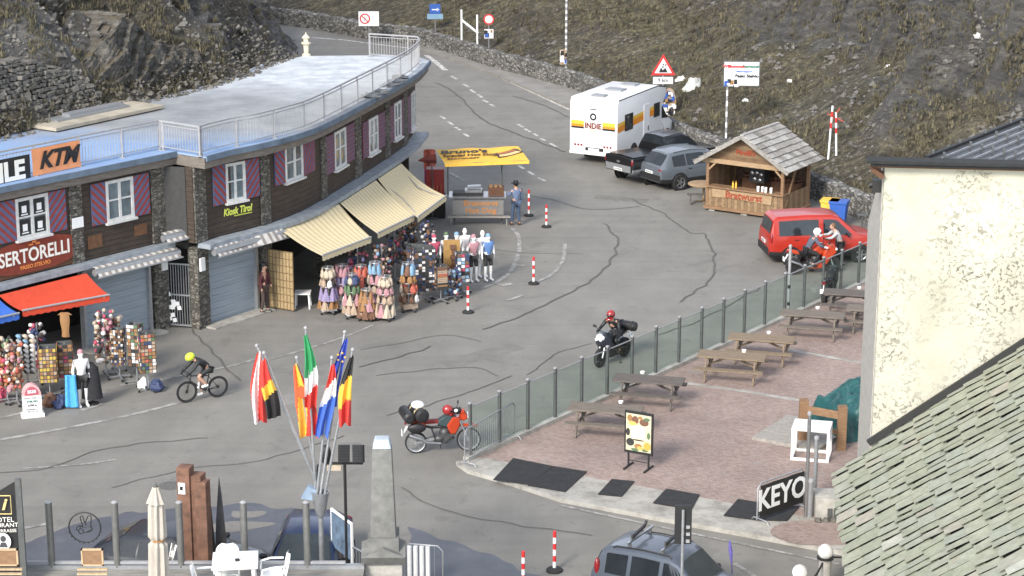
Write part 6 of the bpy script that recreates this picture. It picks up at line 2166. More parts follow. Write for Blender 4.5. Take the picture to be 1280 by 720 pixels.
hair_on(t, FM, 'hair_dark'); hat_on(t, FM, 'leather_black', False, 'cap')
p = G(1049, 334)
t, FM = person('person in pale grey top and black trousers leaning toward the red motorcycle', tuple(p), R(190), dict(chest=(.16, 0, 1.30), waist=(.05, 0, 1.1), neck=(.24, 0, 1.44), head=(.32, 0, 1.58), shl=(.2, .19, 1.38), shr=(.2, -.19, 1.38), ell=(.42, .24, 1.20), elr=(.42, -.22, 1.22), wrl=(.62, .18, 1.18), wrr=(.62, -.16, 1.25)), 'grey_top', 'black_cloth', 'black_plastic')
hair_on(t, FM, plain('hair_brown', (.16, .09, .05), .7))
# rider pose on a road motorcycle (seat 0.85, rear axle -0.74)
RIDE = dict(pelvis=(-.28, 0, .93), waist=(-.18, 0, 1.08), chest=(-.02, 0, 1.27), neck=(.07, 0, 1.42), head=(.12, 0, 1.57), shl=(-.01, .20, 1.37), shr=(-.01, -.20, 1.37), ell=(.14, .33, 1.14), elr=(.14, -.33, 1.14), wrl=(.33, .32, 1.07), wrr=(.33, -.32, 1.07),
            hil=(-.24, .12, .92), hir=(-.24, -.12, .92), knl=(.16, .21, .76), knr=(.16, -.21, .76), anl=(-.10, .21, .40), anr=(-.10, -.21, .40), tol=(.06, .21, .34), tor=(.06, -.21, .34))
c = (3.2, 63.5, 0); rz = R(-124)
motorcycle('dark sport touring motorcycle with white nose ridden across the square', c, rz, 'moto_blue', 'black_plastic', white_nose=True, topbox=False)
t, FM = person('rider in black leathers and red helmet on the dark touring motorcycle', c, rz, RIDE, 'leather_black', 'leather_black', 'black_plastic', gloves='black_plastic', cat='rider')
add_helmet(t, FM, 'helmet_red')
loose('luggage_roll', 'black roll bag strapped behind the rider in the red helmet', 'bag', Vector((-.62, .12, 1.08)), Matrix.Translation(c) @ Matrix.Rotation(rz, 4, 'Z'), lambda k: (k.tube([(-.02, -.36, 0), (0, -.33, 0), (0, .36, 0), (-.02, .40, 0)], [.10, .15, .15, .10], 12), k.lathe([(.165, -.02), (.165, .02)], (0, -.15, 0), 12, 1, 'Y'), k.lathe([(.165, -.02), (.165, .02)], (0, .25, 0), 12, 1, 'Y')), ['leather_black', 'rubber'])
# red bike and rider by the van
c = tuple(G(1016, 342)); rz = R(8)
motorcycle('red and black motorcycle standing beside the red van with its rider on', c, rz, 'moto_red', 'moto_red')
P2_ = dict(RIDE); P2_.update(anl=(-.05, .28, .10), tol=(.12, .28, .04), knl=(.10, .26, .55))
t, FM = person('rider in white helmet and dark jacket sitting on the red motorcycle', c, rz, P2_, 'grey_blue_jacket', 'black_cloth', 'black_plastic', gloves='white_paint', cat='rider')
add_helmet(t, FM, 'helmet_white')
c = tuple(G(1036, 375)); rz = R(70)
motorcycle('black motorcycle with pale patches parked just behind the glass windbreak', c, rz, 'black_plastic', 'paint_grey', white_nose=True)
# enduro with luggage
c = G(553, 565); rz = R(6)
c = tuple(c)
motorcycle('orange red enduro motorcycle loaded with luggage beside the crowd barrier', c, rz, 'moto_red', plain('tank_teal', (.035, .06, .065), .4) and 'tank_teal', plain('seat_maroon', (.22, .022, .02), .7) and 'seat_maroon', thin=True, rim='galvanised', kind='enduro', lean=R(-4))
BM_ = Matrix.Translation(c) @ Matrix.Rotation(rz, 4, 'Z')
loose('luggage_roll', 'black roll bag with white bundle on the tail of the enduro motorcycle', 'bag', Vector((-.66, 0, 1.20)), BM_, lambda k: (k.tube([(0, -.42, 0), (0, -.38, 0), (0, .38, 0), (0, .42, 0)], [.12, .20, .20, .12], 12), k.lathe([(.205, -.025), (.205, .025)], (0, -.2, 0), 12, 1, 'Y'), k.lathe([(.205, -.025), (.205, .025)], (0, .2, 0), 12, 1, 'Y')), ['leather_black', plain('strap_tan', (.55, .45, .25), .8)], rz=R(14))
loose('luggage_roll', 'second black roll bag lying behind the one with straps on the enduro motorcycle', 'bag', Vector((-.98, 0, 1.14)), BM_, lambda k: (k.tube([(0, -.40, 0), (0, -.36, 0), (0, .36, 0), (0, .40, 0)], [.10, .165, .165, .10], 12)), 'leather_black', rz=R(10))
loose('white_bundle', 'white cloth bundle on top of the black luggage roll', 'bundle', Vector((-.68, .0, 1.42)), BM_, lambda k: k.ell((0, 0, 0), (.19, .26, .09), 12, 8), 'white_paint')
loose('saddlebag', 'black soft saddlebag hanging at the rear wheel of the enduro', 'bag', Vector((-.72, -.20, .80)), BM_, lambda k: (k.ell((0, 0, 0), (.26, .09, .15), 12, 8)), 'leather_black')
loose('motorcycle_helmet', 'red and white motorcycle helmet resting on the tank of the enduro', 'helmet', Vector((.16, .0, 1.24)), BM_, lambda k: (k.ell((0, 0, 0), (.155, .13, .15), 16, 10), k.ell((.03, 0, -.01), (.14, .125, .07), 14, 8, 1), k.tube([(.07, .10, -.12), (.16, 0, -.12), (.07, -.10, -.12)], .035, 8, 0)), ['helmet_red', 'glass_dark'])
loose('tank_bag', 'small black bag with pale patch in front of the helmet on the enduro', 'bag', Vector((.42, .02, 1.20)), BM_, lambda k: (k.ell((0, 0, 0), (.13, .12, .10), 10, 8), k.ell((-.03, -.09, .03), (.06, .04, .05), 8, 6, 1)), ['leather_black', 'white_paint'])
# cyclist
c = tuple((G(239, 504) + G(268, 496)) / 2); rz = R(-149)
bicycle('black road bicycle ridden past the souvenir stalls', c, rz)
t, FM = person('cyclist in black kit and lime helmet riding past the souvenir stalls', c, rz, dict(pelvis=(-.20, 0, 1.0), waist=(-.08, 0, 1.14), chest=(.12, 0, 1.27), neck=(.24, 0, 1.33), head=(.36, 0, 1.40), shl=(.16, .18, 1.27), shr=(.16, -.18, 1.27), ell=(.34, .22, 1.09), elr=(.34, -.22, 1.09), wrl=(.52, .20, .96), wrr=(.52, -.20, .96),
               hil=(-.18, .10, .96), hir=(-.18, -.10, .96), knl=(.16, .11, .80), knr=(.06, -.11, .58), anl=(-.10, .12, .50), anr=(-.06, -.12, .20), tol=(.06, .12, .45), tor=(.10, -.12, .14)), 'lycra_black', 'lycra_black', 'white_paint', short=True, face_dir=(.9, 0, -.35), gloves='black_plastic', cat='cyclist')
add_helmet(t, FM, 'helmet_lime', full=False)

# ================================================================ SOUVENIR STALLS
PAL = [plain('good_%s' % n, tuple(x * (1 if n in ('white', 'black') else .78) for x in c_), .7, var=.12) for n, c_ in (('tan', (.38, .20, .08)), ('pink', (.52, .27, .30)), ('cream', (.60, .50, .38)), ('brown', (.20, .10, .06)), ('lilac', (.34, .28, .46)), ('coral', (.58, .14, .09)), ('white', (.68, .66, .64)), ('black', (.03, .03, .03)), ('navy', (.05, .07, .16)), ('green', (.12, .20, .10)), ('sky', (.25, .42, .58)), ('yellow', (.60, .42, .08)), ('rose', (.50, .08, .14)), ('beige', (.48, .36, .26)))]
NM = ['tan', 'pink', 'cream', 'brown', 'lilac', 'coral', 'white', 'black', 'navy', 'green', 'sky', 'yellow', 'rose', 'beige']
def rack_base(t, h, r=.34, casters=True):
    k = MB(); k.cyl((0, 0, .12), (0, 0, h), .025, n=8); k.build('pole', 'galvanised', t)
    k = MB()
    for i in range(4):
        a = i * math.pi / 2 + .4
        k.bar((0, 0, .12), (r * math.cos(a), r * math.sin(a), .10), .04, .04)
    k.build('base', 'galvanised', t)
    if casters:
        for i in range(4):
            a = i * math.pi / 2 + .4
            k = MB(); k.ell((r * math.cos(a), r * math.sin(a), .045), .045, 8, 6); k.build('caster', 'rubber', t)
def spinner(label, p, h, w, cols, rows, z0, pal, rz=0.0, gap=.16, name='postcard_rack', cat='postcard rack', sides=4, item='postcard'):
    t = thing(name, label, cat, (p[0], p[1], 0), rz)
    rack_base(t, h)
    k = MB()
    for s in range(sides):
        a = s * 2 * math.pi / sides
        M = Matrix.Rotation(a, 4, 'Z')
        rr = w / 2 if sides == 4 else w * .3
        k.box(-w / 2, rr - .012, z0, w / 2, rr, h, 0, M)
    k.build('panel', 'dark_post', t)
    k = MB()
    rg = random.Random(label)
    for s in range(sides):
        M = Matrix.Rotation(s * 2 * math.pi / sides, 4, 'Z')
        rr = (w / 2 if sides == 4 else w * .3) + .006
        for i in range(cols):
            for j in range(rows):
                x0 = -w / 2 + w * (i + .08) / cols; x1 = -w / 2 + w * (i + .92) / cols
                za = z0 + (h - z0) * (j + .10) / rows; zb = z0 + (h - z0) * (j + .86) / rows
                k.box(x0, rr, za, x1, rr + .02, zb, rg.randrange(len(pal)), M)
    o = k.build(item, [M_['good_' + q] for q in pal], t)
    o['kind'] = 'stuff'
    return t
def sp(x, y): return G(x, y)
spinner('tall postcard rack with brown cards at right end of the souvenir stall', sp(186, 488), 1.85, .44, 4, 11, .62, ['tan', 'white', 'navy', 'green', 'coral', 'brown', 'beige'], R(20))
spinner('narrow postcard rack with pale round pictures beside the stone pillar', sp(172, 480), 1.95, .36, 3, 12, .62, ['white', 'black', 'tan', 'brown', 'green'], R(-15))
spinner('wooden looking card rack behind the pale mannequin at the souvenir stall', sp(63, 497), 1.62, .50, 5, 9, .55, ['tan', 'yellow', 'beige', 'brown'], R(10))
spinner('dark banded card rack right beside the pale mannequin', sp(84, 491), 1.60, .42, 3, 9, .55, ['brown', 'beige', 'black', 'tan', 'rose'], R(15))
spinner('grey keyring rack left of the tall postcard racks', sp(150, 474), 1.65, .36, 5, 13, .5, ['white', 'brown', 'tan', 'navy', 'cream', 'black'], R(0), name='keyring_rack', cat='keyring rack', item='keyring')
# sunglasses / belt / small goods racks on the right stall
spinner('black sunglasses rack with white flecks in front of the mannequins', sp(530, 376), 1.95, .72, 6, 15, .45, ['black', 'black', 'white', 'black', 'navy', 'brown'], R(12), name='sunglasses_rack', cat='sunglasses rack', item='sunglasses')
spinner('low rack of brown belts and wallets beside the sunglasses rack', sp(551, 378), 1.35, .42, 1, 13, .5, ['tan', 'brown', 'coral', 'beige', 'black'], R(20), name='belt_rack', cat='belt rack', item='belt')
spinner('cap and sock rack next to the tall brown panel', sp(578, 368), 1.55, .42, 3, 8, .5, ['white', 'navy', 'sky', 'rose', 'black', 'brown'], R(10), name='sock_rack', cat='sock rack', item='sock_pair')
t = thing('display_panel', 'tall tan display panel with brown goods between the right stall racks', 'display panel', tuple(G(565, 362)), R(10))
k = MB(); k.box(-.30, -.02, .35, .30, .02, 1.85); k.build('board', plain('board_tan', (.36, .21, .07), .8), t)
k = MB(); k.box(-.28, -.25, 0, .28, .25, .06); k.bar((0, 0, .05), (0, 0, .4), .06, .06); k.build('base', 'wood_mid', t)
k = MB()
for i in range(5): k.box(-.06 + .05 * (i % 2), -.09, .75 + .19 * i, .13 + .04 * (i % 2), -.02, .91 + .19 * i)
k.build('hanging_bag', 'good_brown', t)
# bags on racks
def bag_mesh(kind, r2):
    k = MB()
    if kind == 0:
        k.lathe([(.02, .16), (.06, .13), (.085, .02), (.10, -.10), (.09, -.17), (.02, -.19)], n=10, M=Matrix.Diagonal((1, .62, 1, 1)))
    elif kind == 1:
        def fn(u, v):
            a = u * 2 * math.pi
            rr = (.03 + .11 * v) * (1 + .18 * math.sin(a * 6) * v)
            return Vector((rr * math.cos(a), rr * math.sin(a) * .7, .18 - .42 * v))
        k.grid(fn, 26, 5)
    else:
        k.ell((0, 0, 0), (.105, .06, .15), 12, 8)
        k.ell((.03, -.02, -.05), (.07, .06, .06), 10, 6)
    k.tube([(-.03, 0, .14), (0, 0, .24), (.03, 0, .14)], .008, 4)
    return k
BAGS = {}
def bag(kind, colr):
    if (kind, colr) not in BAGS:
        BAGS[(kind, colr)] = bag_mesh(kind, rnd).mesh('hanging_bag', 'good_' + colr)
    return BAGS[(kind, colr)]
racks = [((411, 392), 1.72, [('cream', 2), ('beige', 2), ('lilac', 1), ('tan', 1)], 'leftmost bag rack, lilac and tan tiers, at the cream awnings', 'lilac and tan bag rack'),
         ((429, 388), 1.70, [('pink', 0), ('lilac', 0), ('pink', 2), ('white', 0)], 'bag rack with pink and lilac tiers behind its neighbours', 'pink and lilac bag rack'),
         ((441, 397), 1.62, [('navy', 2), ('green', 0), ('pink', 1), ('beige', 1)], 'bag rack with a green tier in the front row', 'front bag rack with green tier'),
         ((452, 389), 1.70, [('coral', 0), ('coral', 0), ('cream', 2), ('pink', 1)], 'bag rack with coral red upper tiers', 'coral bag rack'),
         ((459, 400), 1.15, [('tan', 1), ('tan', 1), ('brown', 1)], 'low rack of tan fringed bags in the front row', 'low rack of tan fringed bags'),
         ((470, 390), 1.85, [('sky', 0), ('pink', 0), ('cream', 2), ('navy', 0)], 'bag rack with a pale blue top tier', 'bag rack topped with pale blue'),
         ((482, 400), 1.62, [('cream', 2), ('pink', 2), ('beige', 2), ('cream', 1)], 'bag rack of cream and pink rounded bags at the right end', 'rightmost cream bag rack'),
         ((511, 389), 1.80, [('sky', 0), ('tan', 2), ('coral', 2), ('brown', 2)], 'isolated rack of brown and orange bags before the sunglasses rack', 'isolated brown bag rack')]
for (px, h, tiers, lab, short) in racks:
    p = G(*px)
    t = thing('bag_rack', lab, 'bag rack', tuple(p), rnd.uniform(0, 1))
    rack_base(t, h, .30)
    n = len(tiers)
    for i, (cl, kd) in enumerate(tiers):
        z = h - .06 - (h - .42) * i / n
        rr = .20 + .03 * i
        rings = MB()
        rings.tube([(rr * math.cos(a * math.pi / 8), rr * math.sin(a * math.pi / 8), z) for a in range(17)], .010, 4, caps=False)
        rings.bar((-rr, 0, z), (rr, 0, z), .014, .014); rings.bar((0, -rr, z), (0, rr, z), .014, .014)
        rings.build('ring', 'galvanised', t)
        for j in range(7):
            a = j * 2 * math.pi / 7 + i * .5 + rnd.uniform(-.15, .15)
            c2 = cl
            if rnd.random() < .22: c2 = rnd.choice(['beige', 'pink', 'cream', 'brown', 'tan', 'black', 'white'])
            o = bpy.data.objects.new('hanging_bag', bag(kd, c2))
            col.objects.link(o)
            o.location = p + Vector((rr * math.cos(a), rr * math.sin(a), z - .24))
            o.rotation_euler = (rnd.uniform(-.1, .1), rnd.uniform(-.1, .1), a + math.pi / 2 + rnd.uniform(-.4, .4))
            s_ = rnd.uniform(.85, 1.12)
            o.scale = (s_, s_, s_)
            tag(o, '%s bag hanging on the %s' % (c2 if c2 not in ('sky', 'beige', 'rose') else {'sky': 'pale blue', 'beige': 'beige', 'rose': 'rose'}[c2], short), 'bag', '%s bags on the %s' % (c2, short))
    k = MB(); k.box(-.26, -.2, .13, .26, .2, .30); k.build('crate', 'good_beige' if rnd.random() < .5 else 'good_white', t)
# caps on the left stall
def cap_mesh(m):
    k = MB(); k.lathe([(.10, 0), (.098, .05), (.07, .095), (.015, .115)], n=12); k.ell((.11, 0, .005), (.085, .075, .012), 10, 6); return k.mesh('cap', m)
CAPS = [cap_mesh('good_white'), cap_mesh('good_sky'), cap_mesh('good_cream')]
p = G(36, 495)
t = thing('cap_rack', 'tall cap rack crowded with pale caps left of the round topped milestone', 'cap rack', tuple(p))
rack_base(t, 1.95); k = MB(); k.box(-.22, .02, .7, .22, .04, 1.95); k.build('panel', 'dark_post', t)
for j in range(8):
    for i in range(3):
        o = bpy.data.objects.new('cap', CAPS[(i + j) % 3 if j > 5 else 0]); col.objects.link(o)
        o.location = p + Vector((-.20 + .2 * i, -.10, .82 + .15 * j)); o.rotation_euler = (R(-50), 0, R(-70 + 12 * i)); o.scale = (1.0,) * 3
        q = ['white', 'pale blue', 'cream'][(i + j) % 3 if j > 5 else 0]
        tag(o, q + ' cap on the tall cap rack of the left souvenir stall', 'cap', q + ' caps on the cap rack')
# dense toy / trinket rack and soft toys
def trinket(label, px, h, w, pal, n, name='trinket_rack', lo=.5):
    p = G(*px); t = thing(name, label, 'trinket rack', tuple(p)); rack_base(t, h)
    k = MB(); rg = random.Random(label)
    for _ in range(n):
        a = rg.uniform(0, 2 * math.pi); r = w * rg.uniform(.25, .5); z = rg.uniform(lo, h)
        s = rg.uniform(.045, .085)
        k.ell((r * math.cos(a), r * math.sin(a), z), (s, s, s * rg.uniform(.6, 1.7)), 7, 5, rg.randrange(len(pal)), Matrix.Rotation(rg.uniform(0, 3), 4, 'X'))
    o = k.build('trinket', [M_['good_' + q] for q in pal], t); o['kind'] = 'stuff'
trinket('rack of plush toys in red and white under the red awning corner', (133, 470), 2.1, .62, ['white', 'rose', 'cream', 'brown', 'black', 'pink', 'beige'], 120)
trinket('rack of mixed trinkets under the blue awning', (10, 503), 2.0, .55, ['white', 'coral', 'tan', 'brown', 'cream', 'rose', 'green', 'black'], 120)
trinket('dark rack of small bags below the red awning', (50, 478), 1.9, .5, ['black', 'navy', 'white', 'brown', 'rose'], 80)
trinket('rack of hanging knick-knacks below the far cream awning', (513, 345), 2.0, .6, ['black', 'black', 'navy', 'brown', 'white', 'tan'], 90)
trinket('crowded rack of dark clothes and bags under the middle cream awning', (494, 352), 1.9, .7, ['black', 'navy', 'black', 'brown', 'rose'], 70)
trinket('rack of soft toys close to the left picture edge', (22, 505), 1.9, .5, ['cream', 'white', 'tan', 'coral', 'pink', 'brown'], 120)
trinket('small goods rack just right of the plush toy rack', (144, 466), 1.8, .5, ['brown', 'cream', 'white', 'rose', 'black', 'tan'], 110)
spinner('second black sunglasses rack beside the isolated bag rack', sp(520, 366), 1.75, .5, 5, 13, .45, ['black', 'black', 'navy', 'white', 'brown'], R(-10), name='sunglasses_rack', cat='sunglasses rack', item='sunglasses')
trinket('rack of dark scarves behind the coral bag rack', (448, 376), 2.0, .7, ['black', 'navy', 'rose', 'brown', 'lilac', 'beige'], 80)
trinket('rack of pale slippers behind the pale blue topped bag rack', (478, 372), 1.9, .7, ['beige', 'cream', 'brown', 'black', 'pink', 'sky'], 80)
trinket('low crowded rack of caps and toys in front of the mannequin row', (566, 374), 1.1, .6, ['navy', 'white', 'rose', 'brown', 'black', 'sky'], 70, lo=.25)
trinket('tall dark rack under the outer corner of the last cream awning', (536, 345), 2.0, .6, ['black', 'black', 'navy', 'white', 'brown'], 80)
# baskets and bags on the ground
for x, y, m, lab in ((2, 500, 'good_rose', 'dark red bag on the ground below the blue awning'), (63, 508, 'good_brown', 'brown basket on the ground beside the milestone'), (76, 510, 'good_navy', 'dark bag on the ground behind the pale mannequin'), (196, 489, 'good_navy', 'navy bag on the ground below the tall postcard rack'), (180, 487, 'good_white', 'pale grey bag on the ground under the postcard racks')):
    o = rock_mesh(.20, x * .3, .95).build('ground_bag', m)
    o.location = G(x, y) + Vector((0, 0, .16)); tag(o, lab, 'bag')
p = G(90, 512)
k = MB(); k.grid(lambda u, v: Vector((.30 * (u - .5) * (1 + .3 * v), -.04 * math.sin(u * 9), 1.05 - .95 * v)), 10, 6); k.ext([(-.16, 0, 1.02), (.16, 0, 1.02), (.16, 0, 1.06), (-.16, 0, 1.06)], (0, .05, 0)); k.ext([(-.18, 0.02, .06), (.2, 0.02, .06), (.15, 0.02, 1.03), (-.15, 0.02, 1.03)], (0, .06, 0))
o = k.build('beach_towel', plain('towel_blue', (.07, .33, .62), .85)); o.location = p; tag(o, 'bright blue towel hanging beside the pale mannequin', 'towel')
p = G(82, 478); k = MB()
k.grid(lambda u, v: Vector((.26 * (u - .5) * (1 + .15 * math.sin(v * 6)), -.05 * math.sin(u * 3.1), 1.95 - .75 * v)), 8, 8); k.ext([(-.22, .01, 1.9), (.22, .01, 1.9), (.12, .01, 1.98), (-.12, .01, 1.98)], (0, .04, 0))
o = k.build('hanging_jacket', 'good_tan'); o.location = (p.x, p.y + .4, 0.15); tag(o, 'ochre jacket hanging in the dark shop front under the red awning', 'jacket')
# mannequins
plain('mannequin_white', (.78, .77, .76), .4, var=.04)
def mannequin(label, px, rz, top, legs, headc=None, sc_=1.0):
    p = G(*px)
    t, FM = person(label, tuple(p), rz, dict(ell=(.0, .24, 1.16), wrl=(.06, .22, .93)), top, legs, 'mannequin_white', short=True, bare_arms=True, cat='mannequin')
    t.name = 'mannequin'
    t.scale = (sc_,) * 3
    for ch in t.children:
        if ch.name.startswith('body'):
            me = ch.data
            for i in range(3): me.materials[i] = M_['mannequin_white']
    if headc:
        k = MB(); k.ell(FM @ Vector((-.01, 0, .045)), (.108, .09, .10), 12, 8); k.build('cap', headc, t)
    k = MB(); k.lathe([(.2, 0), (.2, .02)], n=16); k.build('stand', 'dark_post', t)
    return t
mannequin('pale mannequin in pink cap, white top and black shorts beside the card racks', (104, 508), R(-60), 'good_white', 'good_black', 'good_pink')
mannequin('mannequin in rose red top at the left end of the mannequin row', (543, 352), R(-70), 'good_rose', 'good_black', 'good_rose')
mannequin('mannequin in pale green top, second from the left of the row', (558, 349), R(-70), 'good_white', 'good_black', 'good_green')
mannequin('mannequin in pale shirt with blue cap in the back of the row', (571, 349), R(-70), 'good_white', 'good_navy', 'good_sky')
mannequin('bare headed white mannequin behind the pink topped one', (581, 343), R(-70), 'good_white', 'good_white', None)
mannequin('mannequin in white and pink top with black shorts and pink cap', (592, 352), R(-60), 'good_pink', 'good_black', 'good_pink')
mannequin('bare headed white mannequin left of the blue topped one', (603, 346), R(-65), 'good_white', 'good_white', None)
mannequin('mannequin in blue top and blue cap at the right end of the row', (610, 351), R(-60), plain('top_blue', (.10, .20, .42), .8) and 'top_blue', 'good_black', 'good_sky')
p = G(116, 505)
k = MB()
k.grid(lambda u, v: Vector(((.22 + .1 * v) * math.cos(u * 2 * math.pi), (.17 + .06 * v) * math.sin(u * 2 * math.pi), 1.15 - .95 * v)), 14, 6); k.lathe([(.22, 1.12), (.10, 1.28), (.04, 1.32)], n=14, M=Matrix.Diagonal((1, .8, 1, 1))); k.cyl((0, 0, 0), (0, 0, .3), .03); k.lathe([(.2, 0), (.2, .03)], n=12)
o = k.build('coat_stand', 'black_cloth'); o.location = p; tag(o, 'black coat on a stand right beside the pale mannequin', 'coat')
# milestone
p = G(41, 520); rz = R(18)
t = thing('milestone', 'white round topped roadside milestone with pale red head', 'milestone', tuple(p), rz)
MM = Matrix.Translation(p) @ Matrix.Rotation(rz, 4, 'Z')
def outline(w, h):
    r = w
    return [(-w, 0)] + [(-w, h - r)] + [(r * math.cos(math.pi - a * math.pi / 14), h - r + r * math.sin(a * math.pi / 14)) for a in range(1, 14)] + [(w, h - r), (w, 0)]
k = MB(); k.ext([(x, -.13, z) for x, z in [(-.27, .10), (.27, .10), (.27, .66), (-.27, .66)]], (0, .26, 0)); k.build('body', 'white_paint', t)
k = MB(); k.ext([(x, -.13, .66 + z) for x, z in [(.27 * math.cos(a * math.pi / 16), .34 * math.sin(a * math.pi / 16)) for a in range(17)]], (0, .26, 0)); k.build('head', plain('stone_pink', (.62, .36, .36), .7), t)
k = MB(); k.box(-.33, -.18, 0, .33, .18, .10); k.build('base', 'white_paint', t)
k = MB(); k.ext([(x, -.134, .69 + z) for x, z in [(.20 * math.cos(a * math.pi / 16), .26 * math.sin(a * math.pi / 16)) for a in range(17)]], (0, -.003, 0)); hp = k.build('head_panel', plain('stone_red', (.42, .09, .12), .7), t)
text('SS38', .13, MM @ face_frame(Vector((0, -.139, .79)), (1, 0, 0)), 'sign_white', hp, bold=.004)
text('PASSO DELLO', .075, MM @ face_frame(Vector((0, -.133, .59)), (1, 0, 0)), 'sign_black', t)
text('STELVIO', .085, MM @ face_frame(Vector((0, -.133, .49)), (1, 0, 0)), plain('sign_green', (.03, .16, .11), .6) and 'sign_green', t, bold=.004)
text('2758 m', .085, MM @ face_frame(Vector((0, -.133, .37)), (1, 0, 0)), 'sign_black', t, bold=.003)
text('BORMIO 21\nPRATO 25', .07, MM @ face_frame(Vector((0, -.133, .21)), (1, 0, 0)), 'sign_black', t)
# woven screen at the shop door, plastic table
p, q = G(335, 384), G(368, 390)
t = thing('woven_screen', 'tan woven panel screen standing open beside the shop door', 'screen', tuple(p), math.atan2(q.y - p.y, q.x - p.x))
L_ = (q - p).length
k = MB(); k.box(0, -.02, .04, L_, .02, 2.12); k.build('panel', plain('woven_tan', (.34, .25, .13), .9, var=.25, scale=14), t)
k = MB()
for i in range(9): k.box(L_ * i / 8 - .012, -.03, .04, L_ * i / 8 + .012, -.02, 2.12)
for i in range(9): k.box(0, -.031, .04 + 2.06 * i / 8, L_, -.021, .065 + 2.06 * i / 8)
k.build('lattice', plain('woven_dark', (.16, .105, .05), .9), t)
p = G(379, 384)
t = thing('plastic_stool', 'small white plastic table in the shop doorway behind the bags', 'table', tuple(p))
k = MB(); k.box(-.28, -.28, .52, .28, .28, .56); k.build('top', 'white_paint', t)
for sx in (-1, 1):
    for sy in (-1, 1):
        k = MB(); k.bar((.25 * sx, .25 * sy, 0), (.22 * sx, .22 * sy, .52), .05, .05); k.build('leg', 'white_paint', t)
# clothes hanging at the far end of the shop
for i, (x, y, m) in enumerate([(518, 196, 'good_coral'), (523, 215, 'good_rose'), (514, 222, 'good_navy'), (519, 236, 'good_white')]):
    q = P2.at(S2 - .25 + .1 * i, .25, 0)
    k = MB(); k.grid(lambda u, v: Vector((.5 * (u - .5), .05 * math.sin(u * 8), -.8 * v)), 8, 6); k.ext([(-.25, .02, -.05), (.25, .02, -.05), (.15, .02, .02), (-.15, .02, .02)], (0, .03, 0))
    o = k.build('hanging_shirt', m); h_ = D(x, y, q.y); o.location = (q.x + .35, q.y, h_.z + .3); o.rotation_euler = (0, 0, R(20 * i))
    tag(o, ['coral', 'rose red', 'navy', 'white'][i] + ' garment hanging at the far end of the shop front', 'garment')

# ================================================================ BAR TERRACE WITH GLASS WINDBREAK
TZ = .124
t = thing('glass_windbreak', 'clear glass windbreak on dark posts along the bar terrace edge', 'windbreak', (FA.x, FA.y, TZ))
fd_ = (FB - FA); fd_.z = 0; FL = fd_.length; fd_.normalize(); fn_ = Vector((-fd_.y, fd_.x, 0))
NP = 19
for i in range(NP):
    q = FA + fd_ * (FL * i / (NP - 1)); q.z = TZ
    k = MB(); k.bar(q, q + Vector((0, 0, 1.60)), .075, .075, 0, up=fn_); ps = k.build('post', 'dark_post', t, w=True)
    k = MB(); k.bar(q + Vector((0, 0, 1.60)), q + Vector((0, 0, 1.64)), .085, .085, 0, up=fn_); k.build('cap', 'white_rail', ps, w=True)
    if i < NP - 1:
        q2 = FA + fd_ * (FL * (i + 1) / (NP - 1)); q2.z = TZ
        a_, b_ = q + fd_ * .05, q2 - fd_ * .05
        k = MB(); k.ext([a_ + Vector((0, 0, .16)), b_ + Vector((0, 0, .16)), b_ + Vector((0, 0, 1.50)), a_ + Vector((0, 0, 1.50))], fn_ * .012)
        gp_ = k.build('glass_pane', 'fence_glass', t, w=True)
        k = MB(); k.bar(a_ + Vector((0, 0, 1.515)), b_ + Vector((0, 0, 1.515)), .022, .028); k.build('edge_strip', 'white_rail', gp_, w=True)
k = MB(); k.bar(FA - fd_ * .2 + Vector((0, 0, .06 + TZ)), FB + Vector((0, 0, .06 + TZ)), .20, .12); k.build('base_kerb', 'kerb_concrete', t, w=True)
# picnic tables
def picnic(loc, rz, m, label):
    t = thing('picnic_table', label, 'picnic table', loc, rz, None)
    k = MB()
    for i in range(4): k.box(-1.05, -.38 + .192 * i, .72, 1.05, -.38 + .192 * i + .178, .76)
    k.build('table_top', m, t)
    for s in (-1, 1):
        k = MB()
        for i in range(2): k.box(-1.05, s * .66 - .13 + .135 * i, .43, 1.05, s * .66 - .13 + .135 * i + .122, .47)
        k.build('bench', m, t)
    for x in (-.75, .75):
        k = MB()
        for s in (-1, 1): k.bar((x, s * .62, 0), (x, s * .26, .72), .05, .10)
        k.bar((x + .05, -.76, .39), (x + .05, .76, .39), .04, .10); k.bar((x + .05, -.36, .68), (x + .05, .36, .68), .04, .08)
        k.build('leg_frame', m, t)
    for s in (-1, 1):
        k = MB(); k.bar((s * .72, 0, .40), (s * .08, 0, .70), .06, .06); k.build('brace', m, t)
    return t
for (x, y, m, lab, ash, rz) in [(757, 510, 'wood_table', 'brown grey picnic table nearest the menu board', (776, 504), -13), (811, 474, 'wood_table_dark', 'dark weathered picnic table by the glass, second from the menu board', (803, 467), -13),
                       (915, 444, 'wood_table_warm', 'light brown picnic table between the two paving bands', (930, 440), -14), (952, 422, 'wood_table_warm', 'light brown picnic table close behind another light brown one', (961, 417), -14),
                       (1016, 392, 'wood_table', 'grey brown picnic table in front of the tall white pole', (1022, 386), -14), (1068, 366, 'wood_table_dark', 'dark picnic table beside the end of the glass windbreak', (1074, 361), -14), (1098, 386, 'wood_table', 'picnic table half hidden by the cream building corner', None, -14)]:
    p = G(x, y, TZ + .75)
    picnic((p.x, p.y, TZ), R(rz), m, lab)
    if ash:
        q = G(ash[0], ash[1], TZ + .76)
        o = MB().lathe([(.06, 0), (.075, .07), (.06, .07), (.05, .02)], n=12).build('ashtray', 'white_paint'); o.location = q
        tag(o, 'white ashtray on the ' + lab, 'ashtray')
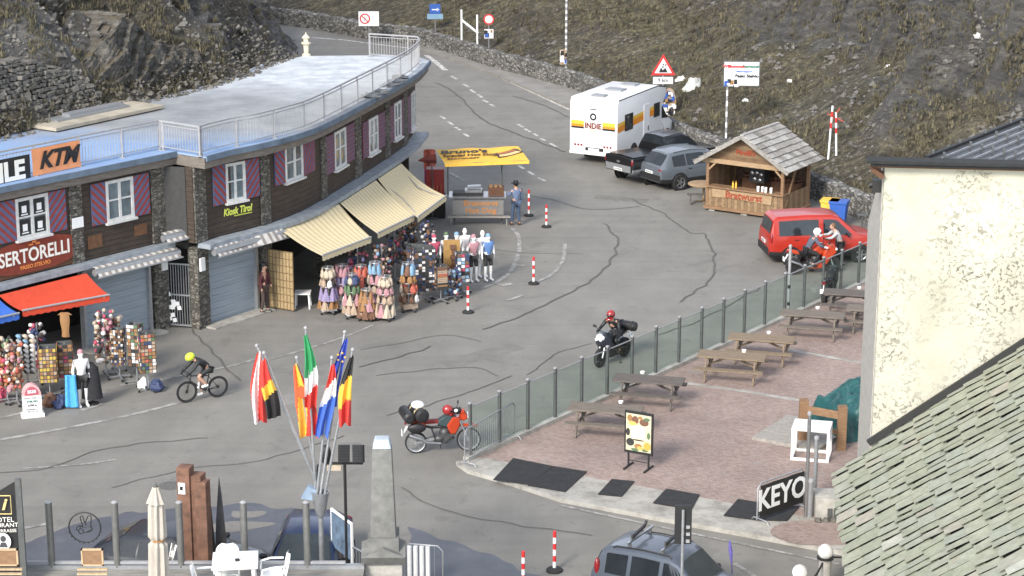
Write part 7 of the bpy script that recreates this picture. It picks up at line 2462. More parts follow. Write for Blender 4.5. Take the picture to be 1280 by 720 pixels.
# menu board
p = (G(784, 583, TZ) + G(812, 588, TZ)) / 2; d_ = G(812, 586, TZ) - G(784, 581, TZ); rz = math.atan2(d_.y, d_.x)
t = thing('menu_board', 'standing menu board with food pictures near the kerb of the bar terrace', 'menu board', tuple(p), rz)
MM = Matrix.Translation(p) @ Matrix.Rotation(rz, 4, 'Z')
k = MB(); k.box(-.42, -.025, .42, .42, .025, 1.62); k.build('frame', 'sign_black', t)
k = MB(); k.box(-.37, -.032, .50, .37, -.026, 1.55); pn = k.build('picture_panel', plain('menu_cream', (.62, .55, .36), .5, var=.15, scale=4), t)
k = MB(); rg = random.Random(4)
for (x, z, rx, rz_, mi) in [(-.26, 1.42, .08, .10, 0), (-.10, 1.38, .10, .12, 1), (-.18, 1.28, .12, .06, 3), (.16, 1.34, .14, .10, 1), (.24, 1.44, .10, .05, 2), (.05, 1.46, .07, .05, 0), (.3, .98, .05, .10, 2), (-.31, 1.02, .06, .11, 4), (-.24, .74, .12, .11, 4), (-.26, .74, .08, .06, 1), (.0, .64, .12, .08, 0), (.06, .60, .10, .05, 3), (.26, .68, .11, .12, 5), (.2, .56, .10, .05, 2), (-.1, .54, .12, .04, 2), (0, .82, .18, .02, 4)]:
    k.poly([(x + rx * math.cos(a), -.034 - .0012 * mi, z + rz_ * math.sin(a)) for a in [i * math.pi / 8 for i in range(16)]], mi)
k.box(-.20, -.041, .88, .19, -.033, 1.20, 6)
k.build('food_picture', ['good_tan', 'good_brown', 'good_green', plain('food_gold', (.62, .40, .10), .6), 'good_black', 'good_yellow', 'sign_white'], pn)
for s in (-1, 1):
    k = MB(); k.bar((.30 * s, 0, .03), (.30 * s, 0, .45), .04, .05); k.bar((.30 * s, -.30, .03), (.30 * s, .30, .03), .04, .04); k.build('leg', 'sign_black', t)
k = MB(); k.bar((-.3, 0, .2), (.3, 0, .2), .02, .02); k.build('crossbar', 'sign_black', t)
# rubber mats
for i, (pts, lab) in enumerate([([(615, 600), (641, 573), (691, 583), (660, 606)], 'large black mat on the pavement nearest the crowd barrier'), ([(661, 607), (693, 583), (734, 590), (706, 615)], 'large black mat just right of another large black mat'), ([(748, 618), (764, 600), (793, 602), (776, 621)], 'small black mat on the pavement below the menu board'),
                   ([(817, 629), (832, 612), (874, 619), (864, 637)], 'black mat on the pavement behind the dark sign on a pole'), ([(903, 645), (922, 625), (962, 631), (1000, 634), (985, 652), (946, 651)], 'black mat under the white lettered barrier')]):
    k = MB(); P = [G(x, y, .130) for x, y in pts]
    k.ext([p + Vector((rnd.uniform(-.03, .03), rnd.uniform(-.03, .03), .002 * i)) for p in P], (0, 0, .02)); o = k.build('rubber_mat', 'mat_black'); tag(o, lab, 'mat')
# crowd barrier
def barrier(label, A, B, h=1.08, name='crowd_barrier', zz=.12):
    t = thing(name, label, 'barrier', (A.x, A.y, zz))
    d = B - A; d.z = 0; L = d.length; d.normalize(); n = Vector((-d.y, d.x, 0))
    k = MB(); P = [A + Vector((0, 0, .12)), A + Vector((0, 0, h - .12)), A + d * .12 + Vector((0, 0, h)), A + d * (L - .12) + Vector((0, 0, h)), A + d * L + Vector((0, 0, h - .12)), A + d * L + Vector((0, 0, .12)), A + Vector((0, 0, .2))]
    for q in P: q.z += zz if q.z < 50 else 0
    k.tube(P[:6], .02, 6); k.tube([P[0] + Vector((0, 0, .06)), P[5] + Vector((0, 0, .06))], .018, 6); k.build('frame', 'galvanised', t, w=True)
    k = MB()
    for i in range(1, int(L / .12)):
        q = A + d * (.12 * i); k.cyl((q.x, q.y, zz + .18), (q.x, q.y, zz + h - .01), .008, n=4)
    k.build('bars', 'galvanised', t, w=True)
    for s in (.12, L - .12):
        q = A + d * s; k = MB(); k.tube([q + n * .30 + Vector((0, 0, zz)), q + n * .22 + Vector((0, 0, zz + .10)), q - n * .22 + Vector((0, 0, zz + .10)), q - n * .30 + Vector((0, 0, zz))], .018, 6); k.build('foot', 'galvanised', t, w=True)
    return t, d, L, n
def z0(v): return Vector((v.x, v.y, 0))
barrier('grey crowd barrier at the corner of the bar terrace beside the enduro motorcycle', z0(G(581, 590)), z0(G(643, 552)))
A, B = z0(G(946, 655, .12)), z0(G(1004, 634, .12))
t, d, L, n = barrier('crowd barrier covered by a black banner with white letters', A, B)
if n.y > 0: n = -n
k = MB(); k.grid(lambda u, v: A + d * (.06 + (L - .12) * u) + n * (.035 + .01 * math.sin(u * 14)) + Vector((0, 0, .12 + .16 + .86 * v)), 12, 4); bn = k.build('banner', 'sign_black', t, w=True, fix=False)
c_ = A + d * (L * .5) + n * .055 + Vector((0, 0, .12 + .60))
fm_ = face_frame(c_, d)
text('KEYO', .78, fm_, 'sign_white', bn, bold=.02, sx=.92)
# tall poles, plinth, cube table, planks, tarp
def pole(label, px, h, r, m='galvanised', cap=True, name='metal_pole', zz=.12, bands=None):
    p = G(px[0], px[1], zz); t = thing(name, label, 'pole', tuple(p))
    k = MB(); k.cyl((0, 0, 0), (0, 0, h), r, n=10); k.build('shaft', m, t)
    k = MB(); k.lathe([(r * 1.15, h), (r * 1.15, h + .06), (r * .6, h + .09)], n=10); k.build('cap', 'white_rail', t)
    if bands:
        k = MB(); [k.lathe([(r * 1.04, z), (r * 1.04, z + .12)], n=10) for z in bands]; k.build('band', 'rubber', t)
    return t
pole('tall grey steel pole beside the lettered barrier at the end of the terrace', (1007, 646), 2.75, .05, 'steel')
pole('shorter twin grey pole standing on a concrete plinth', (1018, 622), 1.62, .06)
pole('thick dark grey post at the right end of the lettered barrier', (1012, 646), .95, .07, 'galvanised')
pole('tall white pole rising above the glass windbreak behind the picnic tables', (985, 392), 2.35, .05, 'white_rail', bands=(.3, .9))
p = G(1029, 643, .12); t = thing('concrete_plinth', 'low pale concrete plinth beside the slate roof eave', 'plinth', (p.x + .25, p.y, .12))
k = MB(); k.box(-.5, -.35, 0, .9, .45, .55); bevelled('block', k, 'granite_light', t, .02)
k = MB(); [k.box(-.2 + .16 * i, -.38, .04, -.08 + .16 * i, -.352, .3) for i in range(6)]; k.build('vent', 'dark_post', t)
for i in range(7):
    o = rock_mesh(.09, i * 2.2, .8).build('edging_stone', 'boulder_dark'); o.location = (p.x - .2 + .2 * i, p.y - .52 + .02 * (i % 2), .16); tag(o, 'small dark stone in the row at the foot of the concrete plinth', 'stone', 'edging stones at the plinth')
p = (G(990, 574, TZ) + G(1042, 578, TZ)) / 2; t = thing('cube_table', 'white open frame cube table in front of the wooden posts', 'table', (p.x, p.y + .35, TZ), R(-14))
w_ = .52
k = MB(); k.box(-w_, -w_ * .8, .86, w_, w_ * .8, .93); k.build('top', 'white_paint', t)
for sx in (-1, 1):
    for sy in (-1, 1):
        k = MB(); k.box(sx * w_ - .07 * (sx > 0), sy * w_ * .8 - .07 * (sy > 0), 0, sx * w_ + .07 * (sx < 0), sy * w_ * .8 + .07 * (sy < 0), .86); k.build('leg', 'white_paint', t)
k = MB()
for sy in (-1, 1): k.box(-w_ + .07, sy * w_ * .8 - .06 * (sy > 0), 0, w_ - .07, sy * w_ * .8 + .06 * (sy < 0), .07)
for sx in (-1, 1): k.box(sx * w_ - .06 * (sx > 0), -w_ * .8 + .07, .0, sx * w_ + .06 * (sx < 0), w_ * .8 - .07, .071)
k.build('base_frame', 'white_paint', t)
t = thing('plank_platform', 'low platform of weathered boards beside the white cube table', 'platform', tuple(G(985, 552, TZ)))
k = MB(); q = [G(940, 550, TZ), G(1022, 566, TZ), G(1060, 540, TZ), G(985, 522, TZ)]
for i in range(7):
    a0, a1 = i / 7 + .006, (i + 1) / 7 - .006
    k.ext([q[0].lerp(q[3], a0), q[1].lerp(q[2], a0), q[1].lerp(q[2], a1), q[0].lerp(q[3], a1)], (0, 0, .10))
k.build('boards', 'wood_grey', t, w=True)
t = thing('timber_frame', 'two square timber posts joined by a plank behind the white table', 'frame', tuple(G(1002, 555, TZ)))
pa, pb = G(1003, 553, TZ), G(1051, 562, TZ)
for q in (pa, pb):
    k = MB(); k.box(q.x - .12, q.y - .12, TZ, q.x + .12, q.y + .12, TZ + 1.28); k.build('post', 'wood_mid', t, w=True)
k = MB(); k.bar(pa + Vector((0, -.02, 1.0)), pb + Vector((0, -.02, 1.0)), .05, .22); k.bar(pa + Vector((0, -.02, .5)), pb + Vector((0, -.02, .5)), .05, .14); k.build('plank', 'wood_mid', t, w=True)
def tarp():
    c = G(1068, 535, TZ)
    b = MB()
    hts = lambda x, y: (.45 + .55 * math.exp(-((x - .5) ** 2) * 1.6)) * (1 - max(0, abs(y) - .6) ** 2 * .9)
    def fn(u, v):
        x, y = (u - .5) * 2.0, (v - .5) * 2.2
        e = min(1, min(u, 1 - u, v, 1 - v) * 9)
        h = hts(x, y) * (e ** .5)
        q = Vector((x, y, 0))
        h += .20 * e * abs(noise.noise(q * 2.3)) + .10 * e * noise.noise(q * 5)
        sp_ = 1 + .06 * noise.noise(q * 3 + Vector((4, 0, 0)))
        return Vector((x * sp_, y * sp_, max(h, .01) + .25 * e))
    b.grid(fn, 46, 34)
    o = b.build('covered_furniture', 'tarp_green', sharp=60); o.location = c; o.rotation_euler = (0, 0, R(18)); tag(o, 'heap of terrace furniture under a dark green tarpaulin', 'covered heap')
tarp()
# delineator posts
def delineator(px, top, label):
    p = G(*px); h = D(px[0], top, p.y).z
    t = thing('delineator_post', label, 'delineator', tuple(p), 0, 'red and white delineator posts')
    k = MB(); k.lathe([(.20, 0), (.20, .05), (.16, .08), (.05, .10)], n=14); k.build('base', 'rubber', t)
    k = MB(); n = 6
    for i in range(n): k.lathe([(.042, .10 + (h - .1) * i / n), (.042, .10 + (h - .1) * (i + 1) / n)], n=10, mi=i % 2)
    k.build('post', ['sign_white', 'sign_red'], t)
for px, top, lab in [((585, 391), 358, 'red and white delineator post in front of the mannequins'), ((667, 355), 321, 'red and white delineator post by the curved white line'), ((683, 284), 256, 'red and white delineator post farther right of the man in the hat'), ((661, 270), 237, 'red and white delineator post right behind the man in the hat'), ((693, 714), 664, 'tall red and white delineator post at the bottom edge near the obelisk'), ((654, 738), 689, 'delineator post cut by the bottom edge of the picture')]:
    delineator(px, top, lab)

# ================================================================ SIGNS ALONG THE PARAPET
def sign_post(t, p, z1, r=.04, m='galvanised'):
    k = MB(); k.cyl((0, 0, -.2), (0, 0, z1), r, n=8); k.build('post', m, t)
def rings(name, t, h, r, m0, m1, n=10, z0=0.0, dx=0.0):
    k = MB()
    for i in range(n):
        k.lathe([(r, z0 + (h - z0) * i / n), (r, z0 + (h - z0) * (i + 1) / n)], (dx, 0, 0), 8, i % 2)
    k.build(name, [m0, m1], t)
Y = 104.0
b_ = D(829, 85, Y); t = thing('warning_sign', 'triangular red bordered falling rocks warning sign above the camper', 'road sign', (b_.x, Y, 0))
sign_post(t, b_, b_.z + .4)
k = MB(); s = .62
def tri(s, y, z): return [(-s, y, z - s * .577), (s, y, z - s * .577), (0, y, z + s * 1.155)]
k.ext(tri(s, -.05, b_.z), (0, .02, 0)); k.build('plate', 'sign_red', t)
k = MB(); k.ext(tri(s * .70, -.056, b_.z), (0, .004, 0)); k.build('face', 'sign_white', t)
k = MB(); k.ext([(-.22, -.06, b_.z - .22), (.24, -.06, b_.z - .22), (.10, -.06, b_.z + .02), (-.02, -.06, b_.z - .10), (-.12, -.06, b_.z + .05)], (0, .003, 0)); [k.box(x - .04, -.062, z - .04, x + .04, -.057, z + .04) for x, z in ((.0, b_.z + .18), (.12, b_.z + .16), (-.02, b_.z + .06))]; k.build('symbol', 'sign_black', t)
k = MB(); k.box(-.50, -.05, b_.z - .80, .50, -.03, b_.z - .45); pl = k.build('supplement_plate', 'sign_white', t)
text('9 km', .26, Matrix.Translation((b_.x, Y - .053, b_.z - .62)) @ face_frame(Vector((0, 0, 0)), (1, 0, 0)), 'sign_black', pl, bold=.006)
def sticker_cluster(t, x, z, w, h, y=-.06, seed=1, n=16):
    k = MB(); rg = random.Random(seed)
    for i in range(n):
        a, c = x + rg.uniform(-w / 2, w / 2), z + rg.uniform(-h / 2, h / 2); s1, s2 = rg.uniform(.05, .12), rg.uniform(.05, .12)
        k.box(a - s1, y - .002 * i, c - s2, a + s1, y - .002 * i + .0015, c + s2, rg.randrange(6))
    k.build('sticker', ['sign_white', 'sign_white', 'sign_black', 'good_tan', 'sign_blue', 'sign_white'], t)
k = MB(); k.ext([(.34 + .55 * math.cos(a) * .62, -.05, b_.z - 1.75 + .75 * math.sin(a)) for a in [i * math.pi / 8 for i in range(16)]], (0, .02, 0)); k.ext(tri(.42, -.08, b_.z - 1.45), (0, .02, 0)); k.build('sticker_plate', 'good_beige', t)
sticker_cluster(t, .30, b_.z - 1.75, .62, 1.1, -.09, 3, 34)
# info board
Y = 97.5
b_ = D(927, 92, Y); w_ = (D(949, 92, Y) - D(906, 92, Y)).x / 2; h_ = (D(927, 78, Y) - D(927, 107, Y)).z / 2
t = thing('info_board', 'white welcome information board on a striped pole beyond the parapet', 'information board', (b_.x, Y, 0), R(-4))
k = MB(); k.box(-w_ - .05, -.04, b_.z - h_ - .05, w_ + .05, .02, b_.z + h_ + .05); k.build('frame', 'dark_post', t)
k = MB(); k.box(-w_, -.05, b_.z - h_, w_, -.041, b_.z + h_); pn = k.build('face', 'sign_white', t)
IM = Matrix.Translation((b_.x, Y, b_.z)) @ Matrix.Rotation(R(-4), 4, 'Z')
def bt(s, size, x, z, m, **kw): text(s, size, IM @ face_frame(Vector((x, -.053, z)), (1, 0, 0)), m, pn, **kw)
bt('Willkommen', .19, -.36, h_ * .62, 'sign_red', bold=.012); bt('Benvenuti', .19, .42, h_ * .62, 'sign_green', bold=.012)
bt('Nationalpark', .15, .10, h_ * .2, 'sign_blue', bold=.006); bt('Passo Stelvio', .21, .25, -h_ * .2, 'sign_black', bold=.012); bt('Provincia autonoma di Bolzano', .085, .2, -h_ * .78, 'sign_black')
k = MB(); k.box(.45, -.054, .05, .65, -.051, .20, 0); k.ext([(-.56 + .13 * math.cos(a), -.054, .08 + .16 * math.sin(a)) for a in [i * math.pi / 6 for i in range(12)]], (0, .002, 0), 1); k.box(-.52, -.056, -.25, -.38, -.051, -.05, 2); k.box(-.30, -.056, .0, -.18, -.051, .22, 3); k.ext([(.1 + .06 * math.cos(a), -.054, -h_ * .5 + .06 * math.sin(a)) for a in [i * math.pi / 6 for i in range(12)]], (0, .002, 0), 2)
k.build('emblem', ['sign_blue', 'sign_red', 'sign_black', 'good_sky'], pn)
sticker_cluster(t, -w_ * .62, b_.z - h_ * .72, .55, .35, -.055, 8, 14)
p_ = -w_ * .8
k = MB()
for i in range(14): k.lathe([(.05, -.5 + (b_.z - h_ + .5) * i / 14), (.05, -.5 + (b_.z - h_ + .5) * (i + 1) / 14)], (p_, .05, 0), 8, i % 2)
k.build('post', ['sign_white', 'white_rail'], t)
# snow poles
Y = 91.0
b_ = D(1043, 135, Y); t = thing('snow_pole', 'pair of red and white striped snow poles behind the food stall', 'snow pole', (b_.x, Y, 0))
for s, dx in ((-1, -.16), (1, .16)):
    k = MB(); H0, H1 = -.3, b_.z + (.1 if s < 0 else -.2)
    for i in range(14):
        a0, a1 = H0 + (H1 - H0) * i / 14, H0 + (H1 - H0) * (i + 1) / 14
        k.tube([(dx * (1.4 - a0 / H1 * .9), 0, a0), (dx * (1.4 - a1 / H1 * .9), 0, a1)], .045, 8, 1 if i in (10, 12) else 0)
    k.build('pole', ['sign_white', 'sign_red'], t)
k = MB(); k.bar((-.3, 0, b_.z - .25), (.42, 0, b_.z - .6), .04, .07); k.bar((-.2, 0, b_.z - .7), (.25, 0, b_.z), .04, .06); k.build('crossarm', plain('rust_red', (.32, .08, .05), .8), t)
Y = 116.0
b_ = D(708, 20, Y); t = thing('marker_pole', 'tall pale banded marker pole with a stickered plate by the parapet', 'marker pole', (b_.x, Y, 0))
rings('pole', t, b_.z + 1.2, .065, 'good_white', 'galvanised', 30, -.3)
zc = D(704, 71, Y).z; k = MB(); k.box(-.36, -.10, zc - .42, .02, -.07, zc + .42); k.build('plate', 'good_beige', t); sticker_cluster(t, -.17, zc, .26, .66, -.105, 5, 22)
Y = 125.0
b_ = D(611, 24, Y); t = thing('round_sign', 'round white road sign on a short pole with sticker plate beyond the wall', 'road sign', (b_.x, Y, 0))
sign_post(t, b_, b_.z); k = MB(); k.lathe([(.32, -.07), (.32, -.04)], (0, 0, b_.z), 20, 0, 'Y'); k.build('plate', 'sign_red', t)
k = MB(); k.lathe([(.23, -.076), (.23, -.06)], (0, 0, b_.z), 20, 0, 'Y'); k.build('face', 'sign_white', t); zc = D(610, 42, Y).z; k = MB(); k.box(-.28, -.08, zc - .28, .28, -.05, zc + .28); k.build('lower_plate', 'good_white', t); sticker_cluster(t, 0, zc, .4, .4, -.085, 9, 10)
b_ = D(585, 28, Y); t = thing('road_gate', 'white road closing gate with a slanting bar beyond the wall', 'gate', (b_.x, Y + .5, 0))
for x in (-.4, .55):
    k = MB(); k.cyl((x, 0, -.2), (x, 0, b_.z + .7 - .3 * (x > 0)), .06); k.build('post', 'sign_white', t)
k = MB(); k.bar((-.4, -.08, b_.z + .1), (.6, -.08, b_.z - .7), .06, .12); k.build('bar', 'sign_white', t)
Y = 130.2
b_ = D(543, 20, Y); t = thing('direction_sign', 'small blue road sign above the far end of the parapet', 'road sign', (b_.x, Y + 1.2, 0))
sign_post(t, b_, b_.z); k = MB(); k.box(-.34, -.08, b_.z - .02, .34, -.05, b_.z + .6); k.build('plate', 'sign_blue', t); k = MB(); k.box(-.5, -.09, b_.z - .35, .5, -.06, b_.z - .03); k.build('lower_plate', 'good_sky', t)
k = MB(); k.bar((-.2, -.085, b_.z + .25), (.2, -.085, b_.z + .25), .01, .06); k.ext([(.12, -.09, b_.z + .36), (.28, -.09, b_.z + .25), (.12, -.09, b_.z + .14)], (0, .003, 0)); k.build('symbol', 'sign_white', t)
Y = 130.5
b_ = D(461, 24, Y); t = thing('prohibition_sign', 'white rectangular sign with red prohibition ring above the roof railing', 'road sign', (b_.x, Y, 0))
sign_post(t, b_, b_.z); k = MB(); k.box(-.64, -.08, b_.z - .42, .64, -.05, b_.z + .50); k.build('plate', 'sign_white', t)
k = MB()
for a in range(24):
    p, q = 2 * math.pi * a / 24, 2 * math.pi * (a + 1) / 24
    k.poly([(-.24 + rr * math.cos(w), -.084, b_.z + .04 + rr * math.sin(w)) for rr, w in ((.33, p), (.33, q), (.25, q), (.25, p))])
k.bar((-.44, -.085, b_.z + .22), (-.06, -.085, b_.z - .14), .004, .06); k.build('ring', 'sign_red', t)
k = MB(); k.bar((-.24, -.087, b_.z + .2), (-.28, -.087, b_.z - .1), .004, .08); k.build('symbol', 'sign_black', t)
p = G(1077, 286); t = thing('short_post', 'short dark post with a flat cap behind the red van', 'post', tuple(p)); k = MB(); k.cyl((0, 0, 0), (0, 0, .55), .04); k.build('shaft', 'dark_post', t); k = MB(); k.box(-.2, -.12, .55, .2, .12, .6); k.build('cap', 'dark_post', t)
# boulders on the slopes
def boulder(px, Y, r, m, label, flat=.8, seed=1.0):
    q = D(px[0], px[1], Y); o = rock_mesh(r, seed, flat).build('boulder', m); o.location = q; tag(o, label, 'boulder')

# ================================================================ CREAM BUILDING AND SLATE ROOF ON THE RIGHT
BR = R(-7.0)
BY = 44.0
c0 = D(1098, 205, BY)
bx = Vector((math.cos(BR), math.sin(BR), 0)); by = Vector((-math.sin(BR), math.cos(BR), 0))
CB = Vector((D(1088, 550, BY).x + .03, BY, 0))
BM2 = Matrix.Translation(CB) @ Matrix.Rotation(BR, 4, 'Z')
ZT = c0.z
t = thing('cream_house', 'tall house with pitted cream render and dark flat eave at the right edge', 'house', tuple(CB), BR)
k = MB(); k.box(0, 0, 0, 9.0, .35, ZT); k.build('front_wall', 'cream_render', t)
BZ = ZT - 2.6
for xa, xb in ((-.02, .33), (8.7, 9.0)):
    k = MB(); k.ext([(xa, .351, 0), (xa, 5.5, 0), (xa, 5.5, BZ), (xa, .351, ZT - .02)], (xb - xa, 0, 0)); k.build('side_wall', 'granite_light', t)
k = MB(); k.box(.33, 5.2, 0, 8.7, 5.5, BZ); k.build('back_wall', 'cream_render', t)
k = MB(); k.box(-.32, -.30, ZT + .01, 9.4, .34, ZT + .07); k.build('eave', 'eave_dark', t)
k = MB(); k.box(-.40, -.36, ZT + .071, 9.5, .10, ZT + .14); k.ext([(.02, .101, ZT + .075), (.02, 5.7, BZ), (.02, 5.7, BZ + .13), (.02, .101, ZT + .135)], (9.4, 0, 0)); k.build('roof_edge', 'eave_dark', t)
k = MB(); k.box(-.26, -.24, ZT - .03, 9.2, -.02, ZT + .009); k.build('soffit', 'brown_board', t)
for i in range(2):
    k = MB(); k.bar((-.28, -.1 + .35 * i, ZT - .10), (-.02, -.1 + .35 * i, ZT - .28), .08, .10); k.build('bracket', 'brown_board', t)
k = MB(); k.box(-.22, .5, ZT - .75, -.03, .75, ZT - .48); k.cyl((-.3, .62, ZT - .62), (-.1, .62, ZT - .55), .07); k.build('wall_lamp', 'sign_black', t)
# standing seam roof rising behind the eave
li = BM2.inverted()
mA = li @ hit(1158, 198, CB + by * .6, by); mB = li @ hit(1296, 143, CB + by * 4.2, by); mC = Vector((10.6, .6, mA.z))
mB2 = mB + (mB - mA) * .35
mn = (mB - mA).cross(mC - mA).normalized()
if mn.z < 0: mn = -mn
k = MB(); k.ext([mA, mC, mC.lerp(mB2, 1.0) + Vector((1.5, 0, 0)), mB2], -mn * .06); k.build('metal_roof', 'roof_metal', t)
ud = (mB - mA).normalized(); ld = mC - mA; LC = ld.length; ld.normalize()
k = MB()
for i in range(26):
    p0 = mA + ld * (.34 * i); L_ = (mB2 - mA).length * (1 - .34 * i / 14)
    if L_ > .3: k.bar(p0 + mn * .02, p0 + ud * L_ + mn * .02, .03, .05)
k.build('roof_seam', 'galvanised', t)
k = MB()
for j in range(5):
    for i in range(26):
        p0 = mA + ld * (.34 * i) + ud * (.25 + 1.05 * j - .34 * i * .55)
        if 0 < (p0 - mA).dot(ud) - 0 and (.25 + 1.05 * j - .34 * i * .55) > 0: k.bar(p0, p0 + mn * .13, .05, .10)
k.build('snow_guard', 'dark_post', t)
k = MB(); k.bar(mA + mn * .03, mB2 + mn * .03, .10, .06); k.build('verge', 'sign_black', t)
# lower building with the slate roof
e0 = D(1042, 592, BY - .05); e1 = G(1060, 726, e0.z)
f0 = D(1090, 552, BY - .05); f1 = D(1286, 426, BY - .75)
up = (f1 - e0).normalized(); dn = (e1 - e0).normalized()
t = thing('slate_roof_house', 'low house with a thick pale green slate slab roof in the lower right corner', 'house', (e0.x, e0.y, 0))
LN, DN = 8.2, 14.0
nrm = up.cross(dn).normalized()
if nrm.z < 0: nrm = -nrm
def RP_(a, b, h): return e0 + up * a + dn * b + nrm * h
k = MB(); k.ext([RP_(.03, 0, -.16), RP_(LN, 0, -.16), RP_(LN, DN, -.16), RP_(.03, DN, -.16)], nrm * .10); k.build('roof_boards', 'slate_dark', t, w=True)
k = MB(); rg = random.Random(11)
rowsz = .45
i = 0
a = -.05
while a < LN:
    b = rg.uniform(-.2, 0)
    while b < DN:
        w = rg.uniform(.26, .56)
        ex = rowsz * rg.uniform(1.15, 1.4)
        j = rg.uniform(-.06, .06)
        b1 = min(b + w, DN)
        b0 = max(b, -.02)
        if b1 - b0 > .05:
            t0 = rg.uniform(.025, .04)
            lo = .028 + rg.uniform(0, .012); hi = -.035
            sk = rg.uniform(-.05, .05)
            tw = rg.uniform(.0, .03)       # each slab rocks a little, its near edge up
            q = [RP_(max(a + j, -.06), b0 + .008 + sk, lo - .02), RP_(a + ex + j, b0 + .008, hi), RP_(a + ex + j, b1 - .010, hi + tw * .5), RP_(max(a + j + rg.uniform(-.03, .03), -.07), b1 - .012 + sk, lo + tw)]
            und = [p + nrm * -t0 for p in q]
            und[2] = und[2] - dn * .045; und[3] = und[3] - dn * .045; und[0] = und[0] + up * .03; und[3] = und[3] + up * .03
            k.add(q + und, [(0, 1, 2, 3), (7, 6, 5, 4), (0, 4, 5, 1), (1, 5, 6, 2), (2, 6, 7, 3), (3, 7, 4, 0)])
        b += w
    a += rowsz
    i += 1
k.build('roof', 'slate_slabs', t, w=True)
k = MB(); k.bar(f0 + Vector((0, 0, .03)) - up * .1, f1 + Vector((0, 0, .03)) + up * .6, .12, .14); k.build('flashing', 'sign_black', t, w=True)
wl0, wl1 = e0 + dn * .3 + Vector((.55, 0, 0)), e0 + dn * 13.8 + Vector((.55, 0, 0))
k = MB(); k.ext([(wl0.x, wl0.y, 0), (wl1.x, wl1.y, 0), (wl1.x, wl1.y, e0.z + .10), (wl0.x, wl0.y, e0.z + .10)], (.3, 0, 0)); k.ext([(wl0.x + .31, wl0.y - .3, 0), (wl0.x + 6, wl0.y - .9, 0), (wl0.x + 6, wl0.y - .9, e0.z + .1), (wl0.x + .31, wl0.y - .3, e0.z + .1)], (0, .28, 0)); k.build('wall', 'granite_light', t, w=True)

# bollards with a chain
bl = []
for (x, y, lab) in ((1032, 689, 'round headed stone bollard close to the slate roof eave'), (1000, 715, 'round headed stone bollard cut by the bottom edge of the picture')):
    q = G(x, y, .98) if x == 1032 else G(x, y, .98)
    t = thing('stone_bollard', lab, 'bollard', (q.x, q.y, 0)); bl.append(q)
    k = MB(); k.lathe([(.15, 0), (.15, .74), (.17, .76), (.17, .80), (.12, .82)], n=16); k.build('shaft', 'granite_light', t)
    k = MB(); k.ell((0, 0, .97), .185, 16, 10); k.build('ball', plain('ball_stone', (.60, .59, .56), .9, var=.25, scale=6), t)
    k = MB(); k.lathe([(.20, .80), (.20, .84)], n=16); k.build('collar', 'sign_black', t)
k = MB(); A, B = bl[0], bl[1]
k.tube([A.lerp(B, i / 10) + Vector((0, 0, -.15 - .30 * math.sin(math.pi * i / 10))) for i in range(11)], .025, 6); o = k.build('chain', 'sign_black'); tag(o, 'sagging black chain between the two round headed bollards', 'chain')
k = MB(); k.tube([A + Vector((.18, 0, -.15)), A + Vector((.4, .1, -.2)), A + Vector((.75, .2, -.1))], .025, 6); o = k.build('chain', 'sign_black'); tag(o, 'short black chain running from the bollard under the slate roof', 'chain')

# ================================================================ FOREGROUND TERRACE AND SQUARE FURNITURE
TY, TF = 41.0, 2.4
def TX(x): return D(x, 700, TY).x
zr = D(300, 704, TY).z
xl, xr_ = TX(-60), TX(455)
t = thing('cafe_terrace', 'raised cafe terrace with plank floor at the bottom left', 'terrace', (-8, 38, 0))
k = MB(); k.box(xl, 33.0, 0, xr_, TY + .25, TF - .06); k.build('base', 'granite', t, w=True)
k = MB()
for i in range(56): k.box(xl, 33.0 + .148 * i - 0, TF - .06, xr_, 33.0 + .148 * i + .136, TF)
k.build('floor_boards', plain('decking', (.235, .225, .20), .85, var=.35, scale=6, stretch=(.4, 4, 1)), t, w=True)
k = MB(); k.box(xl, TY - .02, TF, xr_, TY + .12, zr - .05); k.build('upstand', 'galvanised', t, w=True)
t = thing('glass_balustrade', 'glass balustrade with round steel posts in front of the parked cars', 'balustrade', (TX(226), TY, zr))
k = MB(); k.bar((xl, TY + .05, zr), (xr_ - .4, TY + .05, zr), .07, .05); k.build('bottom_rail', 'white_rail', t, w=True)
px_ = [-16, 64, 146, 226, 306, 384]
